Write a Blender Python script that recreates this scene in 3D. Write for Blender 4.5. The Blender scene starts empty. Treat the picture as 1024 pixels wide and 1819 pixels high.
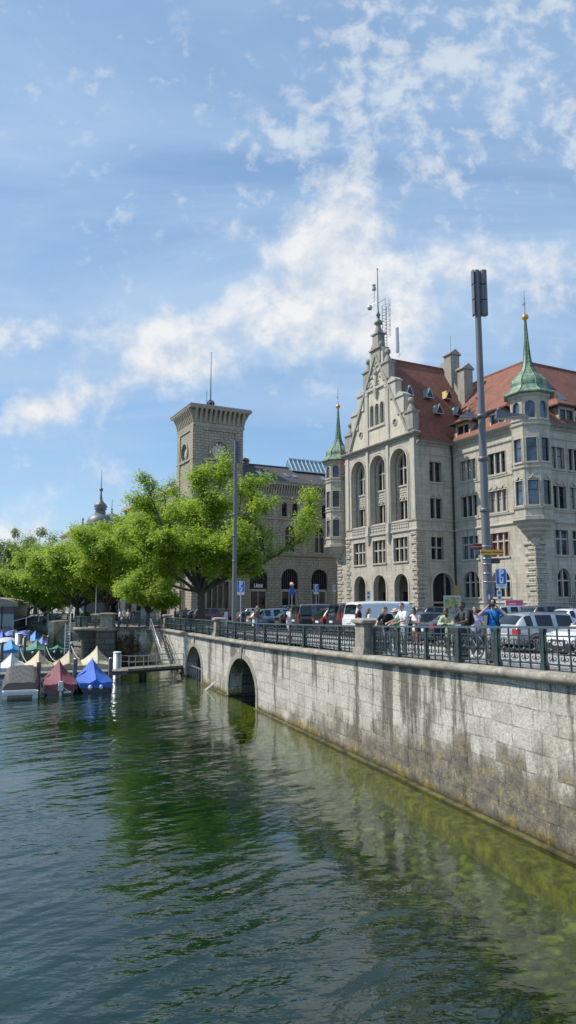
import bpy, bmesh, math, random
from mathutils import Vector, Matrix, noise
from mathutils.geometry import tessellate_polygon
PI = math.pi
sc = bpy.context.scene
COL = sc.collection
R = math.radians

# ---------------------------------------------------------------- mesh builder
class MB:
    """collects shapes; build() links them as ONE mesh object"""
    def __init__(s, M=None):
        s.v = []; s.f = []; s.mi = []; s.sm = []; s.M = M or Matrix()
    def add(s, verts, faces, mi=0, smooth=False):
        b = len(s.v)
        s.v += [s.M @ Vector(p) for p in verts]
        for f in faces:
            s.f.append([b + i for i in f]); s.mi.append(mi); s.sm.append(smooth)
        return s
    def box(s, x0, x1, y0, y1, z0, z1, mi=0):
        v = [(x, y, z) for z in (z0, z1) for x, y in ((x0, y0), (x1, y0), (x1, y1), (x0, y1))]
        return s.add(v, [(3, 2, 1, 0), (4, 5, 6, 7), (0, 1, 5, 4), (1, 2, 6, 5), (2, 3, 7, 6), (3, 0, 4, 7)], mi)
    def frustum(s, cx, cy, z0, z1, a0, b0, a1, b1, mi=0):
        v = [(cx + sx * a, cy + sy * b, z) for z, a, b in ((z0, a0, b0), (z1, a1, b1)) for sx, sy in ((-1, -1), (1, -1), (1, 1), (-1, 1))]
        return s.add(v, [(3, 2, 1, 0), (4, 5, 6, 7), (0, 1, 5, 4), (1, 2, 6, 5), (2, 3, 7, 6), (3, 0, 4, 7)], mi)
    def obox(s, c, ax, ay, az, mi=0):
        c, ax, ay, az = map(Vector, (c, ax, ay, az))
        v = [c + ax * i + ay * j + az * k for k in (-1, 1) for i, j in ((-1, -1), (1, -1), (1, 1), (-1, 1))]
        return s.add(v, [(3, 2, 1, 0), (4, 5, 6, 7), (0, 1, 5, 4), (1, 2, 6, 5), (2, 3, 7, 6), (3, 0, 4, 7)], mi)
    def bar(s, p, q, w, h=None, mi=0):
        p, q = Vector(p), Vector(q); h = h or w
        d = q - p; L = d.length
        if L < 1e-6: return s
        d /= L; up = Vector((0, 0, 1))
        if abs(d.z) > .98: up = Vector((0, 1, 0))
        a = d.cross(up).normalized(); b = a.cross(d)
        return s.obox((p + q) / 2, d * (L / 2), a * (w / 2), b * (h / 2), mi)
    def tube(s, pts, rad, n=8, mi=0, cap=True, smooth=True):
        pts = [Vector(p) for p in pts]
        if not hasattr(rad, '__len__'): rad = [rad] * len(pts)
        V = []; F = []
        prev = None
        for i, p in enumerate(pts):
            d = (pts[min(i + 1, len(pts) - 1)] - pts[max(i - 1, 0)])
            d = d.normalized() if d.length > 1e-9 else Vector((0, 0, 1))
            if prev is None:
                up = Vector((0, 0, 1)) if abs(d.z) < .9 else Vector((1, 0, 0))
                a = d.cross(up).normalized()
            else:
                a = (prev - d * prev.dot(d))
                a = a.normalized() if a.length > 1e-6 else d.orthogonal().normalized()
            prev = a; b = d.cross(a)
            for k in range(n):
                t = 2 * PI * k / n
                V.append(p + (a * math.cos(t) + b * math.sin(t)) * rad[i])
        for i in range(len(pts) - 1):
            for k in range(n):
                k2 = (k + 1) % n
                F.append((i * n + k, i * n + k2, (i + 1) * n + k2, (i + 1) * n + k))
        s.add(V, F, mi, smooth)
        if cap:
            s.add(V[:n], [tuple(range(n))[::-1]], mi); s.add(V[-n:], [tuple(range(n))], mi)
        return s
    def lathe(s, prof, c=(0, 0), n=16, mi=0, smooth=True, rot=0.0, a0=0.0, a1=2 * PI):
        full = abs(a1 - a0 - 2 * PI) < 1e-6
        m = n if full else n + 1
        V = []; F = []
        for r, z in prof:
            for k in range(m):
                t = rot + a0 + (a1 - a0) * k / n
                V.append((c[0] + r * math.cos(t), c[1] + r * math.sin(t), z))
        for i in range(len(prof) - 1):
            for k in range(n):
                k2 = (k + 1) % m
                F.append((i * m + k, i * m + k2, (i + 1) * m + k2, (i + 1) * m + k))
        return s.add(V, F, mi, smooth)
    def ball(s, c, r, n=10, mi=0, sc_=(1, 1, 1)):
        V = []; F = []; m = max(4, n // 2)
        for i in range(m + 1):
            a = PI * i / m
            for k in range(n):
                t = 2 * PI * k / n
                V.append((c[0] + r * sc_[0] * math.sin(a) * math.cos(t), c[1] + r * sc_[1] * math.sin(a) * math.sin(t), c[2] + r * sc_[2] * math.cos(a)))
        for i in range(m):
            for k in range(n):
                F.append((i * n + k, (i + 1) * n + k, (i + 1) * n + (k + 1) % n, i * n + (k + 1) % n))
        return s.add(V, F, mi, True)
    def prism(s, poly, o, ex, ey, ez, mi=0, holes=()):
        """2-D polygon (with holes) in the plane o+ex,ey, thickened by the vector ez"""
        o, ex, ey, ez = map(Vector, (o, ex, ey, ez))
        loops = [list(poly)] + [list(h) for h in holes]
        flat = [p for l in loops for p in l]
        tris = tessellate_polygon([[Vector((p[0], p[1], 0)) for p in l] for l in loops])
        A = [o + ex * p[0] + ey * p[1] for p in flat]
        B = [p + ez for p in A]
        nrm = ex.cross(ey)
        T = []
        for t in tris:
            a, b, c = (Vector((flat[i][0], flat[i][1])) for i in t)
            if (b - a).x * (c - a).y - (b - a).y * (c - a).x < 0: t = (t[0], t[2], t[1])
            T.append(tuple(t))
        fl = nrm.dot(ez) > 0
        nb = len(flat)
        F = []
        for t in T:
            F.append(t[::-1] if fl else t); u = tuple(i + nb for i in t); F.append(u if fl else u[::-1])
        k = 0
        for li, l in enumerate(loops):
            m = len(l)
            ar = sum(l[i][0] * l[(i + 1) % m][1] - l[(i + 1) % m][0] * l[i][1] for i in range(m))
            ccw = (ar > 0) == (li == 0)
            for i in range(m):
                a, b = k + i, k + (i + 1) % m
                q = (a, b, b + nb, a + nb)
                F.append(q if (ccw == fl) else q[::-1])
            k += m
        return s.add(A + B, F, mi)
    def sweep(s, path, prof, up=Vector((0, 0, 1)), mi=0, closed=False, smooth=False, cap=True):
        """profile (side, height) swept along a path; side is to the right of travel"""
        P = [Vector(p) for p in path]; n = len(P); V = []; F = []
        for i, p in enumerate(P):
            if closed:
                d0 = (P[i] - P[i - 1]); d1 = (P[(i + 1) % n] - P[i])
            else:
                d0 = P[i] - P[max(i - 1, 0)] if i else P[1] - P[0]
                d1 = P[i + 1] - P[i] if i < n - 1 else P[i] - P[i - 1]
            d0 = Vector((d0.x, d0.y, 0)).normalized(); d1 = Vector((d1.x, d1.y, 0)).normalized()
            r0 = d0.cross(up); r1 = d1.cross(up)
            m = r0 + r1
            m = m.normalized() if m.length > 1e-6 else r0
            k = 1 / max(.35, m.dot(r0))
            for a, h in prof: V.append(p + m * a * k + up * h)
        q = len(prof)
        for i in range(n if closed else n - 1):
            j = (i + 1) % n
            for k in range(q):
                k2 = (k + 1) % q
                F.append((i * q + k, j * q + k, j * q + k2, i * q + k2))
        s.add(V, F, mi, smooth)
        if not closed and cap:
            s.add(V[:q], [tuple(range(q))], mi); s.add(V[-q:], [tuple(range(q))[::-1]], mi)
        return s
    def mesh(s, name='mesh', fix=True):
        me = bpy.data.meshes.new(name)
        me.from_pydata([tuple(p) for p in s.v], [], s.f)
        for p, mi, sm in zip(me.polygons, s.mi, s.sm):
            p.material_index = mi; p.use_smooth = sm
        if fix:
            bm = bmesh.new(); bm.from_mesh(me)
            bmesh.ops.recalc_face_normals(bm, faces=bm.faces)
            bm.to_mesh(me); bm.free()
        me.update()
        return me
    def build(s, name, mats, parent=None, fix=True, weld=False):
        me = s.mesh(name, fix)
        return obj(name, me, mats, parent)

def obj(name, me, mats, parent=None):
    o = bpy.data.objects.new(name, me)
    if not isinstance(mats, (list, tuple)): mats = [mats]
    if len(me.materials) == 0:
        for m in mats: me.materials.append(m)
    COL.objects.link(o)
    if parent is not None: o.parent = parent
    return o
def tag(o, label=None, cat=None, group=None, kind=None):
    for k, v in (('label', label), ('category', cat), ('group', group), ('kind', kind)):
        if v: o[k] = v
    return o
def thing(name, label, cat, loc=(0, 0, 0), rz=0.0, group=None):
    o = bpy.data.objects.new(name, None); COL.objects.link(o)
    o.location = loc; o.rotation_euler = (0, 0, rz); o.empty_display_size = .2
    return tag(o, label, cat, group)
def copy_tree(o, parent=None):
    c = o.copy(); COL.objects.link(c); c.parent = parent
    for ch in [x for x in o.children]: copy_tree(ch, c)
    return c
def recolor(o, pairs):
    """give a copied thing its own materials: pairs {old material: new material}"""
    for q in [o] + list(o.children_recursive):
        if q.type != 'MESH': continue
        if any(m in pairs for m in q.data.materials):
            q.data = q.data.copy()
            for i, m in enumerate(q.data.materials):
                if m in pairs: q.data.materials[i] = pairs[m]
def text_mesh(body, size, depth=.004, align='CENTER', bold=0.0, spacing=1.0):
    cu = bpy.data.curves.new('lettering', 'FONT'); cu.body = body; cu.size = size; cu.extrude = depth
    cu.align_x = align; cu.align_y = 'CENTER'; cu.offset = bold; cu.resolution_u = 3; cu.space_character = spacing
    t = bpy.data.objects.new('lettering', cu); COL.objects.link(t)
    bpy.context.view_layer.update()
    me = bpy.data.meshes.new_from_object(t.evaluated_get(bpy.context.evaluated_depsgraph_get()))
    bpy.data.objects.remove(t)
    return me
def mesh_into(mb, me, M, mi=0):
    mb.add([M @ v.co for v in me.vertices], [tuple(p.vertices) for p in me.polygons], mi)

# ---------------------------------------------------------------- camera and the numbers measured with it
PITCH = math.atan(163 / 1260)
cam_d = bpy.data.cameras.new('camera'); cam = bpy.data.objects.new('camera', cam_d); COL.objects.link(cam)
cam.rotation_euler = (PI / 2 + PITCH, 0, 0)
cam_d.sensor_fit = 'VERTICAL'; cam_d.sensor_height = 24.0; cam_d.lens = 24.0 * 1250 / 1819
cam_d.clip_start = .1; cam_d.clip_end = 4000
sc.camera = cam
CP, SP = math.cos(PITCH), math.sin(PITCH)
def lerp_tab(T, y):
    if y <= T[0][0]:
        a, b = T[0], T[1]
    elif y >= T[-1][0]:
        return T[-1][1]
    else:
        for a, b in zip(T, T[1:]):
            if a[0] <= y <= b[0]: break
    return a[1] + (b[1] - a[1]) * (y - a[0]) / (b[0] - a[0])
def smooth_tab(T, y): return (lerp_tab(T, y - 2) + lerp_tab(T, y) + lerp_tab(T, y + 2)) / 3
WATER = -5.6
# the quay wall runs X = 12.2 - 0.36 Y ; t = metres along it, d = metres inland
WD = Vector((-.36, 1, 0)).normalized(); WN = Vector((WD.y, -WD.x, 0))
W0 = Vector((12.2, 0, 0))
def W(t, d=0.0, z=0.0):
    p = W0 + WD * t + WN * d; p.z = z; return p
def tY(Y): return Y * 1.06283
COPE = [(-10, -1.0), (8, -1.37), (16.3, -1.59), (24.3, -1.83), (27.7, -1.92), (38.5, -2.14), (45, -2.2), (66, -2.34), (75, -2.36), (140, -2.36)]
GRND = [(-10, -.95), (8, -1.34), (17, -1.58), (28, -1.88), (45, -1.96), (68, -2.26), (100, -2.36), (400, -2.36)]
def cope_z(Y): return smooth_tab(COPE, Y)
def ground_z(X, Y):
    d = (Vector((X, Y, 0)) - W0).dot(WN)
    return max(smooth_tab(GRND, Y), cope_z(Y) + .015) + .012 * max(0, min(d, 26))

# ---------------------------------------------------------------- materials
def mat(name):
    m = bpy.data.materials.new(name); m.use_nodes = True
    return m, m.node_tree.nodes, m.node_tree.links, m.node_tree.nodes['Principled BSDF']
def ramp(N, stops, interp='LINEAR'):
    r = N.new('ShaderNodeValToRGB'); r.color_ramp.interpolation = interp
    e = r.color_ramp.elements
    while len(e) < len(stops): e.new(.5)
    for q, (p, c) in zip(e, stops):
        q.position = p; q.color = (*c, 1) if len(c) == 3 else c
    return r
def noise_n(N, L, vec, scale, detail=4, rough=.55, dims='3D'):
    n = N.new('ShaderNodeTexNoise'); n.noise_dimensions = dims
    n.inputs['Scale'].default_value = scale; n.inputs['Detail'].default_value = detail; n.inputs['Roughness'].default_value = rough
    if vec is not None: L.new(vec, n.inputs['Vector'])
    return n
def mix(N, L, fac, a, b, blend='MIX'):
    n = N.new('ShaderNodeMix'); n.data_type = 'RGBA'; n.blend_type = blend
    for sock, val in ((n.inputs[0], fac), (n.inputs[6], a), (n.inputs[7], b)):
        if hasattr(val, 'links'): L.new(val, sock)
        elif isinstance(val, (int, float)): sock.default_value = val
        else: sock.default_value = (*val, 1) if len(val) == 3 else val
    return n.outputs[2]
def mathn(N, L, op, a, b=None, clamp=False):
    n = N.new('ShaderNodeMath'); n.operation = op; n.use_clamp = clamp
    for s_, v in zip(n.inputs, (a, b)):
        if v is None: continue
        if hasattr(v, 'links'): L.new(v, s_)
        else: s_.default_value = v
    return n.outputs[0]
def maprange(N, L, v, a, b, c=0.0, d=1.0, smooth=False):
    n = N.new('ShaderNodeMapRange'); n.interpolation_type = 'SMOOTHSTEP' if smooth else 'LINEAR'
    L.new(v, n.inputs[0])
    for i, x in enumerate((a, b, c, d)): n.inputs[i + 1].default_value = x
    return n.outputs[0]
def scalevec(N, L, vec, s):
    n = N.new('ShaderNodeMapping'); n.inputs['Scale'].default_value = s; L.new(vec, n.inputs['Vector']); return n.outputs[0]
def objcoord(N): return N.new('ShaderNodeTexCoord').outputs['Object']
def bump(N, L, h, b, strength=.3, dist=.02):
    n = N.new('ShaderNodeBump'); n.inputs['Strength'].default_value = strength; n.inputs['Distance'].default_value = dist
    L.new(h, n.inputs['Height']); L.new(n.outputs[0], b.inputs['Normal']); return n
def plain(name, c, rough=.6, metal=0.0, var=.12, scale=3.0, spec=None, coat=0.0, bumpy=0.0):
    m, N, L, b = mat(name)
    n = noise_n(N, L, objcoord(N), scale, 3)
    lo = tuple(max(0, x * (1 - var)) for x in c); hi = tuple(min(1, x * (1 + var)) for x in c)
    r = ramp(N, [(.3, lo), (.7, hi)]); L.new(n.outputs['Fac'], r.inputs[0]); L.new(r.outputs[0], b.inputs['Base Color'])
    b.inputs['Roughness'].default_value = rough; b.inputs['Metallic'].default_value = metal
    if spec is not None: b.inputs['Specular IOR Level'].default_value = spec
    if coat: b.inputs['Coat Weight'].default_value = coat; b.inputs['Coat Roughness'].default_value = .05
    if bumpy: bump(N, L, n.outputs['Fac'], b, bumpy)
    return m
def wallcoords(N, L):
    """(along the wall, up, 0) whichever way the wall faces"""
    tc = N.new('ShaderNodeTexCoord')
    so = N.new('ShaderNodeSeparateXYZ'); L.new(tc.outputs['Object'], so.inputs[0])
    sn = N.new('ShaderNodeSeparateXYZ'); L.new(tc.outputs['Normal'], sn.inputs[0])
    ax = mathn(N, L, 'ABSOLUTE', sn.outputs[0]); ay = mathn(N, L, 'ABSOLUTE', sn.outputs[1])
    g = mathn(N, L, 'GREATER_THAN', ay, ax)
    d = mathn(N, L, 'SUBTRACT', so.outputs[0], so.outputs[1])
    u = mathn(N, L, 'ADD', so.outputs[1], mathn(N, L, 'MULTIPLY', g, d))
    c = N.new('ShaderNodeCombineXYZ'); L.new(u, c.inputs[0]); L.new(so.outputs[2], c.inputs[1])
    return c.outputs[0], tc.outputs['Object'], so.outputs[2]
def stone(name, c1, c2, mortar, bw=.9, bh=.42, msize=.012, stain=.5, warm=None, bumpd=.02, rough=.85, soot=(.08, .075, .065)):
    m, N, L, b = mat(name)
    vec, ob, z = wallcoords(N, L)
    wob = noise_n(N, L, vec, 1.3, 2)
    br = N.new('ShaderNodeTexBrick'); L.new(vec, br.inputs['Vector'])
    br.inputs['Scale'].default_value = 1; br.inputs['Brick Width'].default_value = bw; br.inputs['Row Height'].default_value = bh
    br.inputs['Mortar Size'].default_value = msize; br.inputs['Mortar Smooth'].default_value = .3; br.inputs['Bias'].default_value = 0
    br.inputs['Color1'].default_value = (*c1, 1); br.inputs['Color2'].default_value = (*c2, 1); br.inputs['Mortar'].default_value = (*mortar, 1)
    col = br.outputs['Color']
    n1 = noise_n(N, L, ob, .55, 5, .6)
    if warm:
        col = mix(N, L, maprange(N, L, n1.outputs['Fac'], .5, .7, 0, .7), col, warm)
    n2 = noise_n(N, L, scalevec(N, L, ob, (2.2, 2.2, .28)), 1.0, 5, .65)
    f = maprange(N, L, n2.outputs['Fac'], .48, .74, 0, stain)
    col = mix(N, L, f, col, soot)
    n3 = noise_n(N, L, ob, 14, 4, .6)
    col = mix(N, L, .22, col, n3.outputs['Fac'], 'OVERLAY')
    L.new(col, b.inputs['Base Color']); b.inputs['Roughness'].default_value = rough
    b.inputs['Specular IOR Level'].default_value = .25
    h = mathn(N, L, 'SUBTRACT', mathn(N, L, 'MULTIPLY', n3.outputs['Fac'], .35), br.outputs['Fac'])
    bump(N, L, h, b, .7, bumpd)
    return m
def roof_tiles(name, c1, c2, dark, bw=.22, bh=.2, moss=None):
    m, N, L, b = mat(name)
    vec, ob, z = wallcoords(N, L)
    br = N.new('ShaderNodeTexBrick'); L.new(vec, br.inputs['Vector'])
    br.inputs['Scale'].default_value = 1; br.inputs['Brick Width'].default_value = bw; br.inputs['Row Height'].default_value = bh
    br.inputs['Mortar Size'].default_value = .018; br.inputs['Bias'].default_value = -.1
    br.inputs['Color1'].default_value = (*c1, 1); br.inputs['Color2'].default_value = (*c2, 1); br.inputs['Mortar'].default_value = (*dark, 1)
    n1 = noise_n(N, L, ob, .5, 6, .65)
    col = mix(N, L, maprange(N, L, n1.outputs['Fac'], .45, .72, 0, .75), br.outputs['Color'], dark)
    n2 = noise_n(N, L, ob, 3.0, 4, .7)
    if moss: col = mix(N, L, maprange(N, L, n2.outputs['Fac'], .55, .75, 0, .6), col, moss)
    L.new(col, b.inputs['Base Color']); b.inputs['Roughness'].default_value = .8
    bump(N, L, mathn(N, L, 'SUBTRACT', n2.outputs['Fac'], br.outputs['Fac']), b, .6, .03)
    return m
def glass_mat(name, tint=(.012, .016, .02), rough=.05, var=True):
    m, N, L, b = mat(name)
    n = noise_n(N, L, objcoord(N), .8, 2)
    r = ramp(N, [(.35, tuple(x * .5 for x in tint)), (.7, tuple(x * 2.2 for x in tint))]); L.new(n.outputs['Fac'], r.inputs[0])
    L.new(r.outputs[0], b.inputs['Base Color'])
    b.inputs['Roughness'].default_value = rough; b.inputs['IOR'].default_value = 1.5
    n2 = noise_n(N, L, objcoord(N), 1.6, 2); bump(N, L, n2.outputs['Fac'], b, .12, .02)
    return m
# ---------------------------------------------------------------- sun and sky
SUN = Vector((-.94, .12, 0)).normalized() * math.cos(R(50)) + Vector((0, 0, math.sin(R(50))))
ld = bpy.data.lights.new('sun', 'SUN'); ld.energy = 5.0; ld.angle = R(.55); ld.color = (1, .95, .87)
lo = bpy.data.objects.new('sun', ld); COL.objects.link(lo)
lo.rotation_euler = (-SUN).to_track_quat('-Z', 'Y').to_euler()
w = bpy.data.worlds.new('World'); sc.world = w; w.use_nodes = True
N, L = w.node_tree.nodes, w.node_tree.links
N.clear()
out = N.new('ShaderNodeOutputWorld')
sky = N.new('ShaderNodeTexSky'); sky.sky_type = 'NISHITA'; sky.sun_disc = False
sky.sun_elevation = R(50); sky.sun_rotation = math.atan2(SUN.x, SUN.y)
sky.altitude = 400; sky.air_density = 1.0; sky.dust_density = .6; sky.ozone_density = 1.6
tc = N.new('ShaderNodeTexCoord')
D = tc.outputs['Generated']
sx = N.new('ShaderNodeSeparateXYZ'); L.new(D, sx.inputs[0])
hs = N.new('ShaderNodeHueSaturation'); hs.inputs['Saturation'].default_value = 1.3; hs.inputs['Value'].default_value = 1.0
L.new(sky.outputs[0], hs.inputs['Color'])
bg1 = N.new('ShaderNodeBackground'); bg1.inputs['Strength'].default_value = .15
L.new(hs.outputs[0], bg1.inputs[0])
zc = mathn(N, L, 'MAXIMUM', sx.outputs[2], .03)
yc = mathn(N, L, 'MAXIMUM', sx.outputs[1], .02)
comb = N.new('ShaderNodeCombineXYZ')           # plane of the cloud layer
L.new(mathn(N, L, 'DIVIDE', sx.outputs[0], mathn(N, L, 'ADD', zc, .12)), comb.inputs[0]); L.new(mathn(N, L, 'DIVIDE', sx.outputs[1], mathn(N, L, 'ADD', zc, .12)), comb.inputs[1])
q = N.new('ShaderNodeCombineXYZ')              # bearing and height above the horizon, as tangents
L.new(mathn(N, L, 'DIVIDE', sx.outputs[0], yc), q.inputs[0]); L.new(mathn(N, L, 'DIVIDE', sx.outputs[2], yc), q.inputs[1])
front = maprange(N, L, sx.outputs[1], .05, .3)
def blob(cx, cz, rx, rz, amp, rot=0.0):
    m1 = N.new('ShaderNodeMapping'); m1.vector_type = 'TEXTURE'
    m1.inputs['Location'].default_value = (cx, cz, 0); m1.inputs['Rotation'].default_value = (0, 0, R(rot)); m1.inputs['Scale'].default_value = (rx, rz, 1)
    L.new(q.outputs[0], m1.inputs['Vector'])
    g = N.new('ShaderNodeTexGradient'); g.gradient_type = 'QUADRATIC_SPHERE'; L.new(m1.outputs[0], g.inputs[0])
    return mathn(N, L, 'MULTIPLY', g.outputs['Fac'], amp)
def total(bl):
    t = bl[0]
    for b_ in bl[1:]: t = mathn(N, L, 'ADD', t, b_)
    return mathn(N, L, 'MULTIPLY', t, front)
# cumulus: a towering heap in the middle, a lower bank to its right, and a long bank to the left near the horizon
cum = total([blob(.075, .575, .19, .15, 1.0), blob(.09, .50, .24, .13, .85), blob(.0, .46, .26, .09, .55), blob(.27, .50, .16, .12, .7), blob(.42, .50, .17, .14, .6),
             blob(-.34, .285, .36, .075, .9, 17), blob(-.14, .40, .60, .10, .62, 3), blob(.10, .40, .26, .12, .8), blob(.30, .40, .2, .1, .5),
             blob(-.13, .345, .2, .07, .6), blob(-.42, .40, .34, .07, .5), blob(-.42, .10, .6, .09, .55), blob(.10, .30, .22, .06, .32), blob(-.12, .56, .10, .05, .45)])
nA = noise_n(N, L, q.outputs[0], 9.0, 10, .62); nA.inputs['Distortion'].default_value = .15
nA2 = noise_n(N, L, q.outputs[0], 3.2, 4, .55)
base = mathn(N, L, 'ADD', mathn(N, L, 'MULTIPLY', nA.outputs['Fac'], 1.7), mathn(N, L, 'MULTIPLY', nA2.outputs['Fac'], .5))
cumd = mathn(N, L, 'ADD', base, mathn(N, L, 'MULTIPLY', cum, .85))
cumf = maprange(N, L, cumd, 1.22, 1.84, 0, .93, True)
# altocumulus: small puffs high on the right, a few on the left
alt = total([blob(.26, .85, .46, .32, .9), blob(.34, 1.10, .55, .36, .95), blob(.10, .76, .34, .17, .8), blob(.48, .72, .26, .2, .7),
             blob(-.20, 1.06, .14, .10, 1.35), blob(-.25, 1.0, .08, .08, 1.0), blob(-.39, 1.12, .12, .06, 1.0), blob(-.28, .82, .07, .06, .9), blob(0, .68, .30, .12, .75), blob(.2, .64, .3, .1, .5)])
nB = noise_n(N, L, q.outputs[0], 22, 7, .6); nB.inputs['Distortion'].default_value = .2
nB2 = noise_n(N, L, q.outputs[0], 6.5, 3, .5)
altd = mathn(N, L, 'ADD', mathn(N, L, 'ADD', mathn(N, L, 'MULTIPLY', nB.outputs['Fac'], 1.9), mathn(N, L, 'MULTIPLY', nB2.outputs['Fac'], .7)), mathn(N, L, 'MULTIPLY', alt, .44))
altf = maprange(N, L, altd, 1.44, 1.96, 0, .66, True)
# cirrus veil, streaked
nC = noise_n(N, L, scalevec(N, L, comb.outputs[0], (.75, 1.9, 1)), 1.0, 6, .6); nC.inputs['Distortion'].default_value = .6
vf = maprange(N, L, nC.outputs['Fac'], .30, .72, .22, .80, True)
vr = total([blob(.40, .75, .8, .75, .45), blob(-.15, .42, .9, .22, 1.25), blob(.3, .42, .5, .2, .5), blob(-.40, .66, .5, .25, .6)])
vf = mathn(N, L, 'ADD', vf, mathn(N, L, 'MULTIPLY', vr, .55), True)
haze = maprange(N, L, sx.outputs[2], .0, .34, .78, .0)
vf = mathn(N, L, 'MAXIMUM', vf, haze)
hazeC = mix(N, L, 0.0, (.47, .69, 1.0), (1, 1, 1))
# cloud light: bright crowns, greyer bases
offm = N.new('ShaderNodeMapping'); offm.inputs['Location'].default_value = (-.016, .030, 0); L.new(q.outputs[0], offm.inputs['Vector'])
nO = noise_n(N, L, offm.outputs[0], 9.0, 10, .62); nO.inputs['Distortion'].default_value = .15
relief = mathn(N, L, 'SUBTRACT', nA.outputs['Fac'], nO.outputs['Fac'])          # the side of each puff turned to the sun is brighter
cl = mathn(N, L, 'ADD', maprange(N, L, relief, -.13, .10, 0, .75), maprange(N, L, nA.outputs['Fac'], .38, .62, 0, .35), True)
ccol = mix(N, L, cl, (.58, .69, .85), (1.0, 1.0, 1.0))
bgv = N.new('ShaderNodeBackground'); L.new(hazeC, bgv.inputs[0]); bgv.inputs['Strength'].default_value = .82
bgc = N.new('ShaderNodeBackground'); L.new(ccol, bgc.inputs[0]); bgc.inputs['Strength'].default_value = .9
bga = N.new('ShaderNodeBackground'); bga.inputs[0].default_value = (.86, .93, 1, 1); bga.inputs['Strength'].default_value = .86
def mixs(f, a, b_):
    n = N.new('ShaderNodeMixShader'); L.new(f, n.inputs[0]); L.new(a, n.inputs[1]); L.new(b_, n.inputs[2]); return n.outputs[0]
s_ = mixs(vf, bg1.outputs[0], bgv.outputs[0]); s_ = mixs(altf, s_, bga.outputs[0]); s_ = mixs(cumf, s_, bgc.outputs[0])
L.new(s_, out.inputs[0])
sc.view_settings.view_transform = 'Standard'; sc.view_settings.look = 'None'; sc.view_settings.exposure = 0; sc.view_settings.gamma = 1.13
sc.render.engine = 'CYCLES'
sc.cycles.max_bounces = 6; sc.cycles.transparent_max_bounces = 12; sc.cycles.caustics_reflective = False; sc.cycles.caustics_refractive = False
sc.cycles.sample_clamp_indirect = 4; sc.cycles.use_denoising = True

# ---------------------------------------------------------------- shared materials
M = {}
M['sand'] = stone('sandstone ashlar', (.53, .485, .385), (.41, .375, .295), (.26, .24, .19), .85, .42, .011, .55, (.46, .385, .26), .014)
M['gable'] = stone('cream gable stone', (.60, .545, .42), (.53, .48, .375), (.40, .36, .28), 1.1, .5, .006, .4, (.55, .48, .34), .01)
M['sand_trim'] = stone('sandstone trim', (.50, .46, .375), (.455, .42, .345), (.34, .31, .26), 1.6, .8, .006, .42, None, .008)
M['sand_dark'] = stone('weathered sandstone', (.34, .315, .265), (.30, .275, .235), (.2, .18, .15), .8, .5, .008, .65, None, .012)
M['rust'] = stone('rusticated stone', (.48, .43, .34), (.41, .37, .295), (.11, .10, .08), 1.1, .46, .03, .35, None, .06)
M['post'] = stone('grey rusticated stone', (.41, .355, .26), (.345, .30, .22), (.10, .085, .065), .95, .42, .03, .45, (.3, .25, .19), .06)
M['post_trim'] = stone('grey stone trim', (.40, .35, .265), (.37, .32, .245), (.18, .16, .13), 1.8, .9, .006, .4, None, .01)
M['red_roof'] = roof_tiles('red clay tiles', (.34, .092, .042), (.20, .058, .03), (.07, .034, .024), moss=(.16, .10, .05))
M['slate'] = roof_tiles('slate roof', (.085, .078, .075), (.06, .056, .055), (.03, .028, .028))
M['lead'] = plain('lead sheet', (.13, .13, .13), .5, .2)
M['glass'] = glass_mat('window glass')
M['glass_blue'] = glass_mat('reflecting glass', (.06, .085, .12), .04)
M['wood'] = plain('dark window wood', (.05, .022, .015), .6)
M['blind'] = plain('red blind', (.17, .028, .022), .7)
M['curtain'] = plain('pale curtain', (.3, .28, .24), .8)
M['iron'] = plain('dark green iron', (.018, .032, .034), .38, .0, .25, 8, .5)
M['iron_top'] = plain('paler handrail', (.055, .085, .09), .38, .1, .25, 8)  # top rail a paler tone than the other ironwork
M['black'] = plain('black iron', (.012, .013, .014), .5)
M['steel'] = plain('galvanised steel', (.42, .44, .45), .35, .7, .12, 6)
M['pole'] = plain('grey pole paint', (.115, .115, .125), .42, .1, .1, 2)
M['gold'] = plain('gilded metal', (.62, .33, .06), .35, .7)
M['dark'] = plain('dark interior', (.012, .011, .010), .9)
M['white'] = plain('white paint', (.75, .75, .74), .5, 0, .05)
M['sign_white'] = plain('sign white', (.8, .8, .8), .45, 0, .03)
M['sign_blue'] = plain('sign blue', (.01, .10, .52), .4, 0, .04)
M['sign_red'] = plain('sign red', (.55, .02, .03), .4, 0, .05)
M['sign_yellow'] = plain('sign yellow', (.8, .36, .02), .4, 0, .05)
M['sign_maroon'] = plain('sign maroon', (.22, .012, .025), .4, 0, .05)
M['sign_black'] = plain('sign black', (.015, .015, .018), .45)
M['sign_grey'] = plain('sign grey', (.10, .12, .15), .45)
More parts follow.
